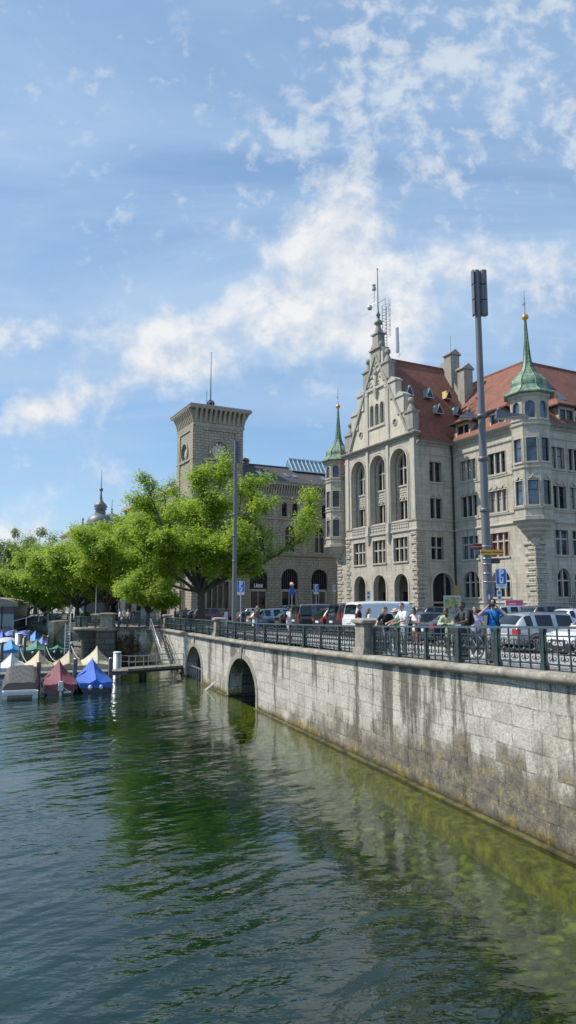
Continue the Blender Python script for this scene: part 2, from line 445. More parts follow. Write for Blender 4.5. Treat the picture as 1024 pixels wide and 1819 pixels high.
def copper():
    m, N, L, b = mat('green copper')
    ob = objcoord(N); s3 = N.new('ShaderNodeSeparateXYZ'); L.new(ob, s3.inputs[0])
    n = noise_n(N, L, scalevec(N, L, ob, (1.5, 1.5, .5)), 1.6, 5, .6)
    r = ramp(N, [(.25, (.045, .07, .04)), (.45, (.12, .22, .14)), (.58, (.22, .32, .20)), (.72, (.36, .34, .14))])
    L.new(n.outputs['Fac'], r.inputs[0])
    wv = N.new('ShaderNodeTexWave'); wv.bands_direction = 'Z'; wv.inputs['Scale'].default_value = .75; wv.inputs['Distortion'].default_value = .0
    L.new(ob, wv.inputs['Vector'])
    c = mix(N, L, maprange(N, L, wv.outputs['Fac'], .0, .10, .75, 0), r.outputs[0], (.03, .05, .03))
    c = mix(N, L, maprange(N, L, n.outputs['Fac'], .62, .7, 0, .5), c, (.34, .22, .05))
    L.new(c, b.inputs['Base Color']); b.inputs['Roughness'].default_value = .55; b.inputs['Metallic'].default_value = .1
    return m
M['copper'] = copper()
def quay_stone():
    m, N, L, b = mat('old quay limestone')
    tc = N.new('ShaderNodeTexCoord'); ob = tc.outputs['Object']
    s3 = N.new('ShaderNodeSeparateXYZ'); L.new(ob, s3.inputs[0])
    c2 = N.new('ShaderNodeCombineXYZ'); L.new(s3.outputs[0], c2.inputs[0]); L.new(s3.outputs[2], c2.inputs[1])
    wob = noise_n(N, L, ob, .8, 2)
    wv = N.new('ShaderNodeVectorMath'); wv.operation = 'MULTIPLY_ADD'
    L.new(wob.outputs['Color'], wv.inputs[0]); wv.inputs[1].default_value = (.30, .10, 0); L.new(c2.outputs[0], wv.inputs[2])
    br = N.new('ShaderNodeTexBrick'); L.new(wv.outputs[0], br.inputs['Vector']); br.inputs['Scale'].default_value = 1
    br.inputs['Brick Width'].default_value = 1.15; br.inputs['Row Height'].default_value = .5; br.inputs['Mortar Size'].default_value = .018
    br.inputs['Mortar Smooth'].default_value = .2; br.offset = .42; br.squash = .72; br.squash_frequency = 3
    br.inputs['Color1'].default_value = (.50, .475, .40, 1); br.inputs['Color2'].default_value = (.34, .32, .26, 1); br.inputs['Mortar'].default_value = (.09, .085, .07, 1)
    n0 = noise_n(N, L, ob, 1.1, 6, .65)
    jn = noise_n(N, L, ob, 1.9, 4, .6)
    jm = mathn(N, L, 'MULTIPLY', br.outputs['Fac'], maprange(N, L, jn.outputs['Fac'], .40, .60, .0, .72))
    # every block weathers by itself
    blk = noise_n(N, L, scalevec(N, L, ob, (.8, 1, 1.8)), 1.0, 1, .4)
    cc = mix(N, L, maprange(N, L, blk.outputs['Fac'], .38, .62), (.36, .34, .28), (.62, .58, .48))
    b0 = N.new('ShaderNodeTexBrick'); L.new(wv.outputs[0], b0.inputs['Vector'])
    for k_ in ('Scale', 'Brick Width', 'Row Height'): b0.inputs[k_].default_value = br.inputs[k_].default_value
    b0.inputs['Mortar Size'].default_value = 0; b0.offset = br.offset; b0.squash = br.squash; b0.squash_frequency = br.squash_frequency
    b0.inputs['Color1'].default_value = (.50, .475, .40, 1); b0.inputs['Color2'].default_value = (.31, .29, .24, 1)
    col = mix(N, L, jm, mix(N, L, .45, b0.outputs['Color'], cc), (.07, .062, .05))
    col = mix(N, L, maprange(N, L, n0.outputs['Fac'], .4, .7, 0, .45), col, (.64, .60, .50))
    fine = noise_n(N, L, ob, 22, 5, .65)
    col = mix(N, L, .45, col, fine.outputs['Fac'], 'OVERLAY')
    blot = noise_n(N, L, ob, 3.2, 6, .7)
    col = mix(N, L, maprange(N, L, blot.outputs['Fac'], .52, .72, 0, .6), col, (.19, .175, .14))
    # black runs from the coping
    st = noise_n(N, L, scalevec(N, L, ob, (1.15, 1, .13)), 1.0, 6, .66)
    top = maprange(N, L, s3.outputs[2], -4.6, -1.9, .0, .09)
    pm = noise_n(N, L, scalevec(N, L, ob, (.22, 1, .1)), 1.0, 2, .5)
    br2 = noise_n(N, L, ob, 2.4, 5, .7)
    f = mathn(N, L, 'ADD', mathn(N, L, 'ADD', st.outputs['Fac'], top), mathn(N, L, 'MULTIPLY', mathn(N, L, 'SUBTRACT', pm.outputs['Fac'], .56), .55))
    f = mathn(N, L, 'ADD', f, mathn(N, L, 'MULTIPLY', mathn(N, L, 'SUBTRACT', br2.outputs['Fac'], .5), .22))
    f = maprange(N, L, f, .565, .68, 0, .82, True)
    col = mix(N, L, f, col, (.055, .05, .04))
    # brown and black growth rising from the waterline, most of it close to the bridge (small t)
    near = maprange(N, L, s3.outputs[0], 20, 38, .40, -.03)
    low = maprange(N, L, s3.outputs[2], -5.6, -3.2, .24, -.14)
    gro0 = noise_n(N, L, scalevec(N, L, ob, (1.1, 1, .42)), 1.15, 7, .68); gro = N.new('ShaderNodeMath'); gro.operation = 'MULTIPLY_ADD'; gro1 = noise_n(N, L, ob, 1.3, 7, .72)
    L.new(gro1.outputs['Fac'], gro.inputs[0]); gro.inputs[1].default_value = .75; L.new(mathn(N, L, 'SUBTRACT', mathn(N, L, 'MULTIPLY', gro0.outputs['Fac'], .6), .17), gro.inputs[2])
    bv = N.new('ShaderNodeSeparateXYZ'); L.new(b0.outputs['Color'], bv.inputs[0])
    gb = mathn(N, L, 'MULTIPLY', mathn(N, L, 'SUBTRACT', .405, bv.outputs[0]), .6)
    g = mathn(N, L, 'ADD', mathn(N, L, 'ADD', mathn(N, L, 'ADD', gro.outputs[0], gb), low), mathn(N, L, 'MULTIPLY', near, maprange(N, L, s3.outputs[2], -5.6, -2.4, 1.0, .42)))
    gcol = ramp(N, [(.36, (.022, .020, .016)), (.48, (.07, .058, .038)), (.57, (.16, .13, .075)), (.68, (.30, .20, .045))]); L.new(noise_n(N, L, ob, 2.6, 7, .72).outputs['Fac'], gcol.inputs[0])
    col = mix(N, L, maprange(N, L, g, .60, .84, 0, .84, True), col, gcol.outputs[0])
    # ochre lichen low down
    li = noise_n(N, L, scalevec(N, L, ob, (1, 1, .6)), .85, 7, .72)
    lf = mathn(N, L, 'ADD', li.outputs['Fac'], maprange(N, L, s3.outputs[2], -5.6, -4.2, .20, -.26))
    col = mix(N, L, maprange(N, L, lf, .60, .74, 0, .8, True), col, mix(N, L, maprange(N, L, blot.outputs['Fac'], .4, .6), (.22, .16, .04), (.40, .27, .03)))
    sp = noise_n(N, L, ob, 9, 3, .5)
    col = mix(N, L, maprange(N, L, mathn(N, L, 'ADD', sp.outputs['Fac'], mathn(N, L, 'MULTIPLY', g, .12)), .80, .83, 0, .8), col, (.6, .56, .45))
    # wet foot
    col = mix(N, L, maprange(N, L, mathn(N, L, 'ADD', s3.outputs[2], mathn(N, L, 'MULTIPLY', blot.outputs['Fac'], .4)), -5.35, -5.1, .95, 0), col, (.035, .033, .014))
    grit = noise_n(N, L, ob, 11, 7, .72)
    col = mix(N, L, .55, col, maprange(N, L, grit.outputs['Fac'], .25, .75), 'OVERLAY')
    L.new(col, b.inputs['Base Color']); b.inputs['Roughness'].default_value = .88; b.inputs['Specular IOR Level'].default_value = .2
    h = mathn(N, L, 'SUBTRACT', mathn(N, L, 'ADD', mathn(N, L, 'MULTIPLY', fine.outputs['Fac'], .25), mathn(N, L, 'MULTIPLY', n0.outputs['Fac'], .9)), br.outputs['Fac'])
    bump(N, L, h, b, .9, .045)
    return m
M['quay'] = quay_stone()
def coping_mat():
    m, N, L, b = mat('weathered coping stone')
    ob = objcoord(N)
    n = noise_n(N, L, ob, 2.6, 7, .7); n2 = noise_n(N, L, ob, 30, 3, .6); n3 = noise_n(N, L, ob, 12, 3)
    r = ramp(N, [(.3, (.10, .09, .07)), (.45, (.22, .20, .16)), (.6, (.33, .30, .24)), (.75, (.42, .39, .30))]); L.new(n.outputs['Fac'], r.inputs[0])
    c = mix(N, L, .5, r.outputs[0], n2.outputs['Fac'], 'OVERLAY')
    c = mix(N, L, maprange(N, L, n3.outputs['Fac'], .66, .7, 0, .8), c, (.55, .52, .42))
    s3 = N.new('ShaderNodeSeparateXYZ'); L.new(ob, s3.inputs[0])
    L.new(c, b.inputs['Base Color']); b.inputs['Roughness'].default_value = .9; bump(N, L, n2.outputs['Fac'], b, .6, .02)
    return m
M['cope'] = coping_mat()
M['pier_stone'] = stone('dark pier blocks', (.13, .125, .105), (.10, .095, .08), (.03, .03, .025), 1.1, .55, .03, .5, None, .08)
M['paving'] = plain('pavement', (.34, .33, .305), .9, 0, .14, 1.2, .2, 0, .2)
M['asphalt'] = plain('asphalt', (.075, .075, .076), .92, 0, .25, 1.5, .2, 0, .25)
M['wood_deck'] = plain('grey weathered timber', (.20, .185, .155), .85, 0, .3, 4, .2, 0, .3)
M['post_wood'] = plain('grey mooring timber', (.13, .13, .125), .85, 0, .3, 5, .2, 0, .4)
def bed_mat():
    m, N, L, b = mat('mossy river bed')
    ob = objcoord(N)
    v = N.new('ShaderNodeTexVoronoi'); v.inputs['Scale'].default_value = 2.6
    wob = noise_n(N, L, ob, 2.2, 4); wv = N.new('ShaderNodeVectorMath'); wv.operation = 'MULTIPLY_ADD'
    L.new(wob.outputs['Color'], wv.inputs[0]); wv.inputs[1].default_value = (.5, .5, .5); L.new(ob, wv.inputs[2]); L.new(wv.outputs[0], v.inputs['Vector'])
    n = noise_n(N, L, ob, .6, 6, .65)
    r = ramp(N, [(.3, (.06, .09, .018)), (.5, (.20, .22, .045)), (.7, (.42, .38, .09))]); L.new(n.outputs['Fac'], r.inputs[0])
    c = mix(N, L, maprange(N, L, v.outputs['Distance'], .15, .5, 0, .85), r.outputs[0], (.02, .03, .008))
    c = mix(N, L, maprange(N, L, noise_n(N, L, ob, 5, 4).outputs['Fac'], .55, .68, 0, .5), c, (.4, .38, .14))
    L.new(c, b.inputs['Base Color']); b.inputs['Roughness'].default_value = .95
    return m
M['bed'] = bed_mat()
def water_mat():
    m, N, L, b = mat('river water'); N.remove(b)
    out = N['Material Output'] if 'Material Output' in N else N.new('ShaderNodeOutputMaterial')
    ob = objcoord(N)
    s3 = N.new('ShaderNodeSeparateXYZ'); L.new(ob, s3.inputs[0])   # the water object's own x is metres from the quay wall
    def turned(a, sx_, sy_):
        r1 = N.new('ShaderNodeMapping'); r1.inputs['Rotation'].default_value = (0, 0, R(a)); L.new(ob, r1.inputs['Vector'])
        return scalevec(N, L, r1.outputs[0], (sx_, sy_, 1))
    n1 = noise_n(N, L, turned(-24, .42, .95), 1.0, 2, .5); n1.inputs['Distortion'].default_value = .15
    n2 = noise_n(N, L, turned(14, 1.5, 3.2), 1.0, 3, .55); n2.inputs['Distortion'].default_value = .2
    n4 = noise_n(N, L, turned(-40, 4.5, 8.0), 1.0, 2, .5)
    n3 = noise_n(N, L, ob, .16, 3, .5)
    calm = maprange(N, L, s3.outputs[0], .5, 7, .35, 1.0)
    patch = maprange(N, L, n3.outputs['Fac'], .36, .62, .22, 1.25)
    h = mathn(N, L, 'ADD', mathn(N, L, 'ADD', mathn(N, L, 'MULTIPLY', n1.outputs['Fac'], 1.0), mathn(N, L, 'MULTIPLY', n2.outputs['Fac'], .20)), mathn(N, L, 'MULTIPLY', n4.outputs['Fac'], .045))
    bp = N.new('ShaderNodeBump'); bp.inputs['Distance'].default_value = .34
    L.new(h, bp.inputs['Height']); L.new(mathn(N, L, 'MULTIPLY', mathn(N, L, 'MULTIPLY', calm, patch), .42), bp.inputs['Strength'])
    fr = N.new('ShaderNodeFresnel'); fr.inputs['IOR'].default_value = 1.46; L.new(bp.outputs[0], fr.inputs['Normal'])
    gl = N.new('ShaderNodeBsdfGlossy'); gl.inputs['Roughness'].default_value = .02; gl.inputs['Color'].default_value = (.93, .97, 1, 1); L.new(bp.outputs[0], gl.inputs['Normal'])
    tr = N.new('ShaderNodeBsdfTransparent'); tr.inputs['Color'].default_value = (.54, .66, .34, 1)
    df = N.new('ShaderNodeBsdfDiffuse')
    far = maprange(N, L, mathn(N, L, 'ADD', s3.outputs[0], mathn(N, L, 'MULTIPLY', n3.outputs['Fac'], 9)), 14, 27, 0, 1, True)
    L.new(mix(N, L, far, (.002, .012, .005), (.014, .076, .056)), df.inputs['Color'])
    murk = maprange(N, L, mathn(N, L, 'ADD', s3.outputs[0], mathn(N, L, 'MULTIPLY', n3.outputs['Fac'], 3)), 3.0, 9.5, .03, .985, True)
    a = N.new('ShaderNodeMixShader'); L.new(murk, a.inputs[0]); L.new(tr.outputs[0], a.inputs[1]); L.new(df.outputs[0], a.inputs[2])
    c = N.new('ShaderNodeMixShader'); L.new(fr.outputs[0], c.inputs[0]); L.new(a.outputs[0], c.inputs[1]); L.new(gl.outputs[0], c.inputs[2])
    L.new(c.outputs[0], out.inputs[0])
    return m
M['water'] = water_mat()
# ---------------------------------------------------------------- river, bed, ground
WANG = math.atan2(WD.y, WD.x)
def wall_local(o):                                  # object axes: x along the wall, y out over the river, z up
    o.location = W0; o.rotation_euler = (0, 0, WANG); return o
# water: local x = metres out from the wall, local y = along the wall
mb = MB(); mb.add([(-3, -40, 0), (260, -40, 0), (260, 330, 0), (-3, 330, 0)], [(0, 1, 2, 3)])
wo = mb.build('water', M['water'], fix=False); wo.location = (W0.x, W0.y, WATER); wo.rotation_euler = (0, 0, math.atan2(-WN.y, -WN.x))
wo.rotation_euler = (0, 0, math.atan2(-WN.y, -WN.x)); tag(wo, kind='structure')
# local y of that frame points along -WD, so mirror the sheet to cover the far side
for v in wo.data.vertices: v.co.y = -v.co.y
wo.data.flip_normals()
# river bed: ledge by the wall, then a slope
prof = [(-3, -6.2), (.35, -6.2), (1.05, -6.25), (1.2, -6.4), (3.0, -6.6), (6, -7.4), (12, -8.6), (40, -9), (260, -9)]
V = []; F = []
ts = [-40 + i * 1.5 for i in range(110)] + [330]
for t in ts:
    for d, z in prof:
        p = W(t, -d + (.25 * noise.noise(Vector((t * .3, d, 0))) if d > 1.1 else .10 * noise.noise(Vector((t * .5, d, 3)))), z + (.16 * noise.noise(Vector((t * .6, d * 1.1, 1))) if d > 1.1 else 0))
        V.append(p)
n = len(prof)
for i in range(len(ts) - 1):
    for k in range(n - 1): F.append((i * n + k, i * n + k + 1, (i + 1) * n + k + 1, (i + 1) * n + k))
tag(MB().add(V, F, 0, True).build('river_bed', M['bed']), kind='structure')
V = []; F = []
for i in range(80):
    t = -10 + i * .9; wd = lerp_tab([(0, 1.15), (16, 1.0), (24, .75), (40, .4), (60, .3)], t)
    for d, z in ((-.2, -.10), (wd * .5 + .05 * noise.noise(Vector((t, 0, 0))), -.12), (wd + .07 * noise.noise(Vector((t * .8, 2, 0))), -.17), (wd + .12, -.9)): V.append(W(t, -d, WATER + z + .02 * noise.noise(Vector((t * 1.7, d * 2, 5)))))
for i in range(79):
    for k in range(3): F.append((i * 4 + k, i * 4 + k + 1, (i + 1) * 4 + k + 1, (i + 1) * 4 + k))
def ledge_mat():
    m, N, L, b = mat('algae on the sunken ledge'); ob = objcoord(N)
    n = noise_n(N, L, ob, 3.5, 6, .7); r = ramp(N, [(.34, (.05, .048, .008)), (.50, (.17, .145, .018)), (.64, (.33, .26, .035)), (.76, (.46, .38, .08))]); L.new(n.outputs['Fac'], r.inputs[0]); L.new(r.outputs[0], b.inputs['Base Color']); b.inputs['Roughness'].default_value = .95
    return m
tag(MB().add(V, F, 0, True).build('river_ledge', ledge_mat()), kind='structure')
rng = random.Random(5)
mb = MB()
for i in range(420):
    t = rng.uniform(8, 46); d = 1.5 + rng.random() ** 1.4 * 6.5
    r = rng.uniform(.07, .3)
    p = W(t, -d, lerp_tab([(a, z) for a, z in prof], d) + r * .15)
    mb.ball(p, r, 7, 0, (rng.uniform(.8, 1.5), rng.uniform(.7, 1.2), .5))
tag(mb.build('submerged_stones', M['bed']), 'mossy stones lying on the river bed close to the quay wall', 'stones', kind='stuff')

# land: bank edge X as a function of Y
BANK = [(-10, 12.2 + 3.6), (67, 12.2 - .36 * 67), (67.3, -12.4), (68.6, -17.2), (70, -19.0), (74, -20.6), (79, -21.3), (98, -30.5), (101, -33), (106, -40), (112, -52), (125, -95), (140, -150), (320, -330)]
def bank_x(Y): return lerp_tab(BANK, Y)
ys = sorted(set([-10 + 2 * i for i in range(70)] + [67, 67.3, 68.6, 140, 170, 220, 320] + [b[0] for b in BANK]))
def land(name, f0, f1, dz, m, nx=14):
    V = []; F = []
    for Y in ys:
        a, b = f0(Y), f1(Y)
        for k in range(nx + 1):
            X = a + (b - a) * (k / nx) ** 1.6
            V.append((X, Y, ground_z(X, Y) + dz))
    m_ = nx + 1
    for i in range(len(ys) - 1):
        for k in range(nx): F.append((i * m_ + k, i * m_ + k + 1, (i + 1) * m_ + k + 1, (i + 1) * m_ + k))
    return tag(MB().add(V, F, 0, False).build(name, m), kind='structure')
land('ground', lambda Y: bank_x(Y) + .3, lambda Y: 420, -.14, M['asphalt'], 30)
def walk(Y): return 12.2 - .36 * Y
land('quay_pavement', lambda Y: bank_x(Y) + .25, lambda Y: max(walk(Y) + 4.6, bank_x(Y) + 4.8), .0, M['paving'], 8)
land('road', lambda Y: max(walk(Y) + 4.75, bank_x(Y) + 4.95), lambda Y: max(walk(Y) + 26.5, bank_x(Y) + 27), -.12, M['asphalt'], 8)
mb = MB()
P = [Vector((max(walk(Y) + 4.68, bank_x(Y) + 4.88), Y, ground_z(walk(Y) + 4.7, Y))) for Y in ys if Y < 110]
mb.sweep(P, [(-.09, -.16), (-.09, .008), (.07, .008), (.09, -.02), (.09, -.16)])
tag(mb.build('kerb', M['cope']), kind='structure')
mb = MB()
for i in range(16):                                  # white bay lines of the car park
    Y = 24 + i * 2.42
    a = W(tY(Y), 6.0); b = W(tY(Y), 10.6)
    a.z = ground_z(a.x, a.y) - .105; b.z = ground_z(b.x, b.y) - .105
    dv = WD * .05
    mb.add([a - dv, b - dv, b + dv, a + dv], [(0, 1, 2, 3)])
tag(mb.build('bay_markings', M['white']), kind='structure')

# ---------------------------------------------------------------- the long quay wall with its two arches
def arch_hole(x0, x1, zs, zc, zb, n=14):
    cx, a = (x0 + x1) / 2, (x1 - x0) / 2
    return [(x0, zb), (x0, zs)] + [(cx - a * math.cos(PI * i / n), zs + (zc - zs) * math.sin(PI * i / n)) for i in range(1, n)] + [(x1, zs), (x1, zb)]
T0, T1 = -8, tY(67.2)
tops = [(t, cope_z(t / 1.06283) - .2) for t in [T0 + i * (T1 - T0) / 44 for i in range(45)]]
arches = [(tY(38.6), tY(43.9), -4.95, -3.15), (tY(50.8), tY(55.6), -4.95, -3.2)]
qw = thing('quay_wall', 'long pale stone quay wall with two arched openings rising from the river', 'wall', W0, WANG)
poly = [(T0, -9)]
for a in sorted(arches):
    h = arch_hole(a[0], a[1], a[2], a[3], -9)
    poly += h
poly += [(T1, -9)] + tops[::-1]
MB().prism(poly, (0, 0, 0), (1, 0, 0), (0, 0, 1), (0, -.8, 0)).build('wall', M['quay'], qw)
for a in arches:
    h = arch_hole(a[0], a[1], a[2], a[3], -9)
    ring = arch_hole(a[0] - .32, a[1] + .32, a[2], a[3] + .34, -9)
    MB().prism(ring[:-1][0:] + [ring[-1]] + h[::-1], (0, .05, 0), (1, 0, 0), (0, 0, 1), (0, -.12, 0)).build('arch_ring', M['cope'], qw)
    k = (a[0] + a[1]) / 2
    MB().prism([(k - .14, a[3] + .02), (k + .14, a[3] + .02), (k + .2, a[3] + .6), (k - .2, a[3] + .6)], (0, .10, 0), (1, 0, 0), (0, 0, 1), (0, -.2, 0)).build('keystone', M['cope'], qw)
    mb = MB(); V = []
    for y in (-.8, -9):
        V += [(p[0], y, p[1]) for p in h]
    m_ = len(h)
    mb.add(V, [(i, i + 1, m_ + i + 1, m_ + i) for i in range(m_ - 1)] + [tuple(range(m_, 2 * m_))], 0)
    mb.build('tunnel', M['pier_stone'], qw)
# roll-moulded coping
cp = [(-.16, -.24), (.05, -.24), (.17, -.2), (.24, -.11), (.22, -.02), (.12, .03), (-.2, .03), (-.62, .03), (-.62, -.24)]
prof = [(-a, h) for a, h in cp]
P = [(t, 0, cope_z(t / 1.06283) - .02) for t in [T0 + i * (T1 - T0) / 60 for i in range(61)]]
MB().sweep(P, prof, smooth=True).build('coping', M['cope'], qw)
mb = MB()
P = [Vector((t, 0, WATER - .02)) for t in (T0, arches[0][0])]
seg = [(T0, arches[0][0]), (arches[0][1], arches[1][0]), (arches[1][1], T1)]
for a, b in seg: mb.box(a, b, -.05, .16, -6.4, WATER + .035)
mb.build('footing', plain('mossy footing', (.075, .066, .014), .8, 0, .9, 2.2), qw)
# iron grating across the far arch and two white tubes below it
gt = thing('arch_grating', 'low grey bar grating across the mouth of the farther wall arch', 'grating', W0, WANG)
a = arches[1]
mb = MB(); mb.bar((a[0] + .05, -.2, -4.75), (a[1] - .05, -.2, -4.75), .07, .09); mb.build('rail', M['steel'], gt)
for i in range(7):
    x = a[0] + .3 + i * (a[1] - a[0] - .6) / 6
    MB().bar((x, -.2, -6.2), (x, -.2, -4.8), .07).build('bar', M['steel'], gt)
pt = thing('wall_ladder', 'short white two-rail ladder leaning into the water between the two arches', 'ladder', W0, WANG)
for dz in (0, .28):
    MB().tube([(tY(47.0) + dz, .75, -5.7), (tY(46.3) + dz, .15, -5.02)], .03, 6).build('rail', M['white'], pt)
MB().bar((tY(46.8), .58, -5.51), (tY(46.8) + .28, .58, -5.51), .03).bar((tY(46.5), .32, -5.22), (tY(46.5) + .28, .32, -5.22), .03).build('rung', M['white'], pt)

# ---------------------------------------------------------------- pillars and railings
def pillar_mesh(wd, h):
    mb = MB()
    a = wd / 2
    mb.frustum(0, 0, -.05, .24, a, a, a - .02, a - .02)
    mb.frustum(0, 0, .24, h - .2, a - .07, a - .07, a - .09, a - .09)
    mb.frustum(0, 0, h - .2, h - .13, a - .09, a - .09, a + .01, a + .01)
    mb.frustum(0, 0, h - .13, h - .03, a + .03, a + .03, a + .03, a + .03)
    mb.frustum(0, 0, h - .03, h + .03, a + .03, a + .03, a - .1, a - .1)
    return mb
def pillar(p, rz, wd, h, label):
    o = pillar_mesh(wd, h).build('railing_pillar', M['cope']); o.location = p; o.rotation_euler = (0, 0, rz)
    return tag(o, label, 'pillar', 'stone pillars between the railings')
def spiral(c, r, a0, turn, sgn, n=9):
    return [(c[0] + sgn * r * (1 - .62 * i / n) * math.cos(a0 + turn * i / n), 0, c[1] + r * (1 - .62 * i / n) * math.sin(a0 + turn * i / n)) for i in range(n + 1)]
def panel_mesh(Lb, fine=True, medal=False):
    mb = MB(); z0 = .02
    mb.box(0, Lb, -.045, .045, .99, 1.05, 1); mb.box(0, Lb, -.02, .02, .80, .835); mb.box(0, Lb, -.014, .014, .455, .495); mb.box(0, Lb, -.022, .022, .13, .17)
    nb = 5; g = (Lb - .2) / (nb - 1)
    for i in range(nb):
        x = .1 + g * i
        mb.box(x - .017, x + .017, -.017, .017, .02, 1.0)
        mb.box(x - .03, x + .03, -.03, .03, .12, .18); mb.box(x - .03, x + .03, -.03, .03, .445, .505)
    for i in range(nb - 1):
        x = .1 + g * (i + .5)
        if medal and i in (1, 2): continue
        mb.ball((x, 0, .475), .062, 8)
        rr = g * .22
        if fine:
            for s in (-1, 1):
                mb.tube(spiral((x + s * rr * .98, .665), rr * .8, PI, -5.2, s, 9), .016, 4, cap=False)
                mb.tube(spiral((x + s * rr * .95, .295), rr * .7, PI, 5.2, s, 9), .015, 4, cap=False)
            mb.tube([(x, 0, .50), (x, 0, .58), (x, 0, .70), (x, 0, .79)], [.022, .03, .02, .006], 5)
            mb.tube([(x, 0, .45), (x, 0, .38), (x, 0, .26), (x, 0, .19)], [.022, .016, .026, .006], 5)
        else:
            mb.box(x - rr * 1.7, x + rr * 1.7, -.012, .012, .63, .70); mb.box(x - .02, x + .02, -.012, .012, .19, .79); mb.box(x - rr * 1.4, x + rr * 1.4, -.012, .012, .27, .32)
    if medal:
        c = Lb / 2; ring = [(c + .30 * math.cos(2 * PI * i / 20), 0, .475 + .30 * math.sin(2 * PI * i / 20)) for i in range(21)]
        mb.tube(ring, .024, 5, cap=False); mb.ball((c, 0, .475), .09, 8)
        for i in range(4):
            t = PI / 4 + PI / 2 * i
            mb.tube([(c + .07 * math.cos(t), 0, .475 + .07 * math.sin(t)), (c + .28 * math.cos(t), 0, .475 + .28 * math.sin(t))], [.03, .012], 5)
    return mb.mesh('railing panel')
def post_mesh(thick):
    a = .085 if thick else .055; mb = MB()
    mb.frustum(0, 0, 0, .16, a + .03, a + .03, a + .02, a + .02); mb.box(-a, a, -a, a, .16, .44); mb.box(-a - .015, a + .015, -a - .015, a + .015, .44, .51)
    mb.box(-a + .012, a - .012, -a + .012, a - .012, .51, .95); mb.box(-a - .01, a + .01, -a - .01, a + .01, .9, .985)
    return mb.mesh('railing post')
PM = {True: post_mesh(True), False: post_mesh(False)}
def railing(pts, label, fine=True, medal=(), first_post=True, thick_every=3, off=0, loc=None):
    """pts: base points of the posts in order"""
    r = thing('railing', label, 'railing', pts[0], 0, 'dark iron railings along the quay')
    base = Vector(pts[0])
    cache = {}
    for i in range(len(pts) - 1):
        a, b = Vector(pts[i]), Vector(pts[i + 1]); d = b - a; Lb = d.length
        key = (round(Lb, 2), i in medal)
        if key not in cache: cache[key] = panel_mesh(Lb, fine, i in medal)
        o = obj('panel', cache[key], [M['iron'], M['iron_top']], r)
        dh = d.normalized(); ang = math.atan2(d.y, d.x)
        o.matrix_local = Matrix.Translation(a - base) @ Matrix.Rotation(ang, 4, 'Z') @ Matrix.Rotation(-math.asin(dh.z), 4, 'Y')
    for i, p in enumerate(pts):
        o = obj('post', PM[(i + off) % thick_every == 0], M['iron'], r)
        d = Vector(pts[min(i + 1, len(pts) - 1)]) - Vector(pts[max(0, i - 1)])
        o.location = Vector(p) - base; o.rotation_euler = (0, 0, math.atan2(d.y, d.x))
    return r
RD = .22                                            # railing line, metres in from the wall face
def on_cope(Y, d=RD): 
    p = W(tY(Y), d); p.z = cope_z(Y) + .01; return p
def run(Y0, Y1, n): return [on_cope(Y0 + (Y1 - Y0) * i / n) for i in range(n + 1)]
PIL = [26.35, 47.4, 65.6]
railing([on_cope(26.35 - .55 - i * 1.71) for i in range(11)], 'dark green scrollwork railing in front of the leaning people', medal=(3,), off=0)
railing(run(26.35 + .55, 47.4 - .5, 11), 'dark green railing in front of the parked vans, between broad and worn pillars')
railing(run(47.4 + .5, 65.6 - .5, 9), 'dark green railing above the arches, from worn pillar to ladder stairs', fine=False)
pillar(on_cope(26.35, .3), WANG, .92, 1.28, 'broad stone pillar in the railing beside the couple with their backs turned')
pillar(on_cope(47.4, .3), WANG, .78, 1.22, 'worn pale stone pillar in the railing above the two wall arches')
pillar(on_cope(65.6, .3), WANG, .8, 1.25, 'small stone pillar at the top of the ladder stairs')
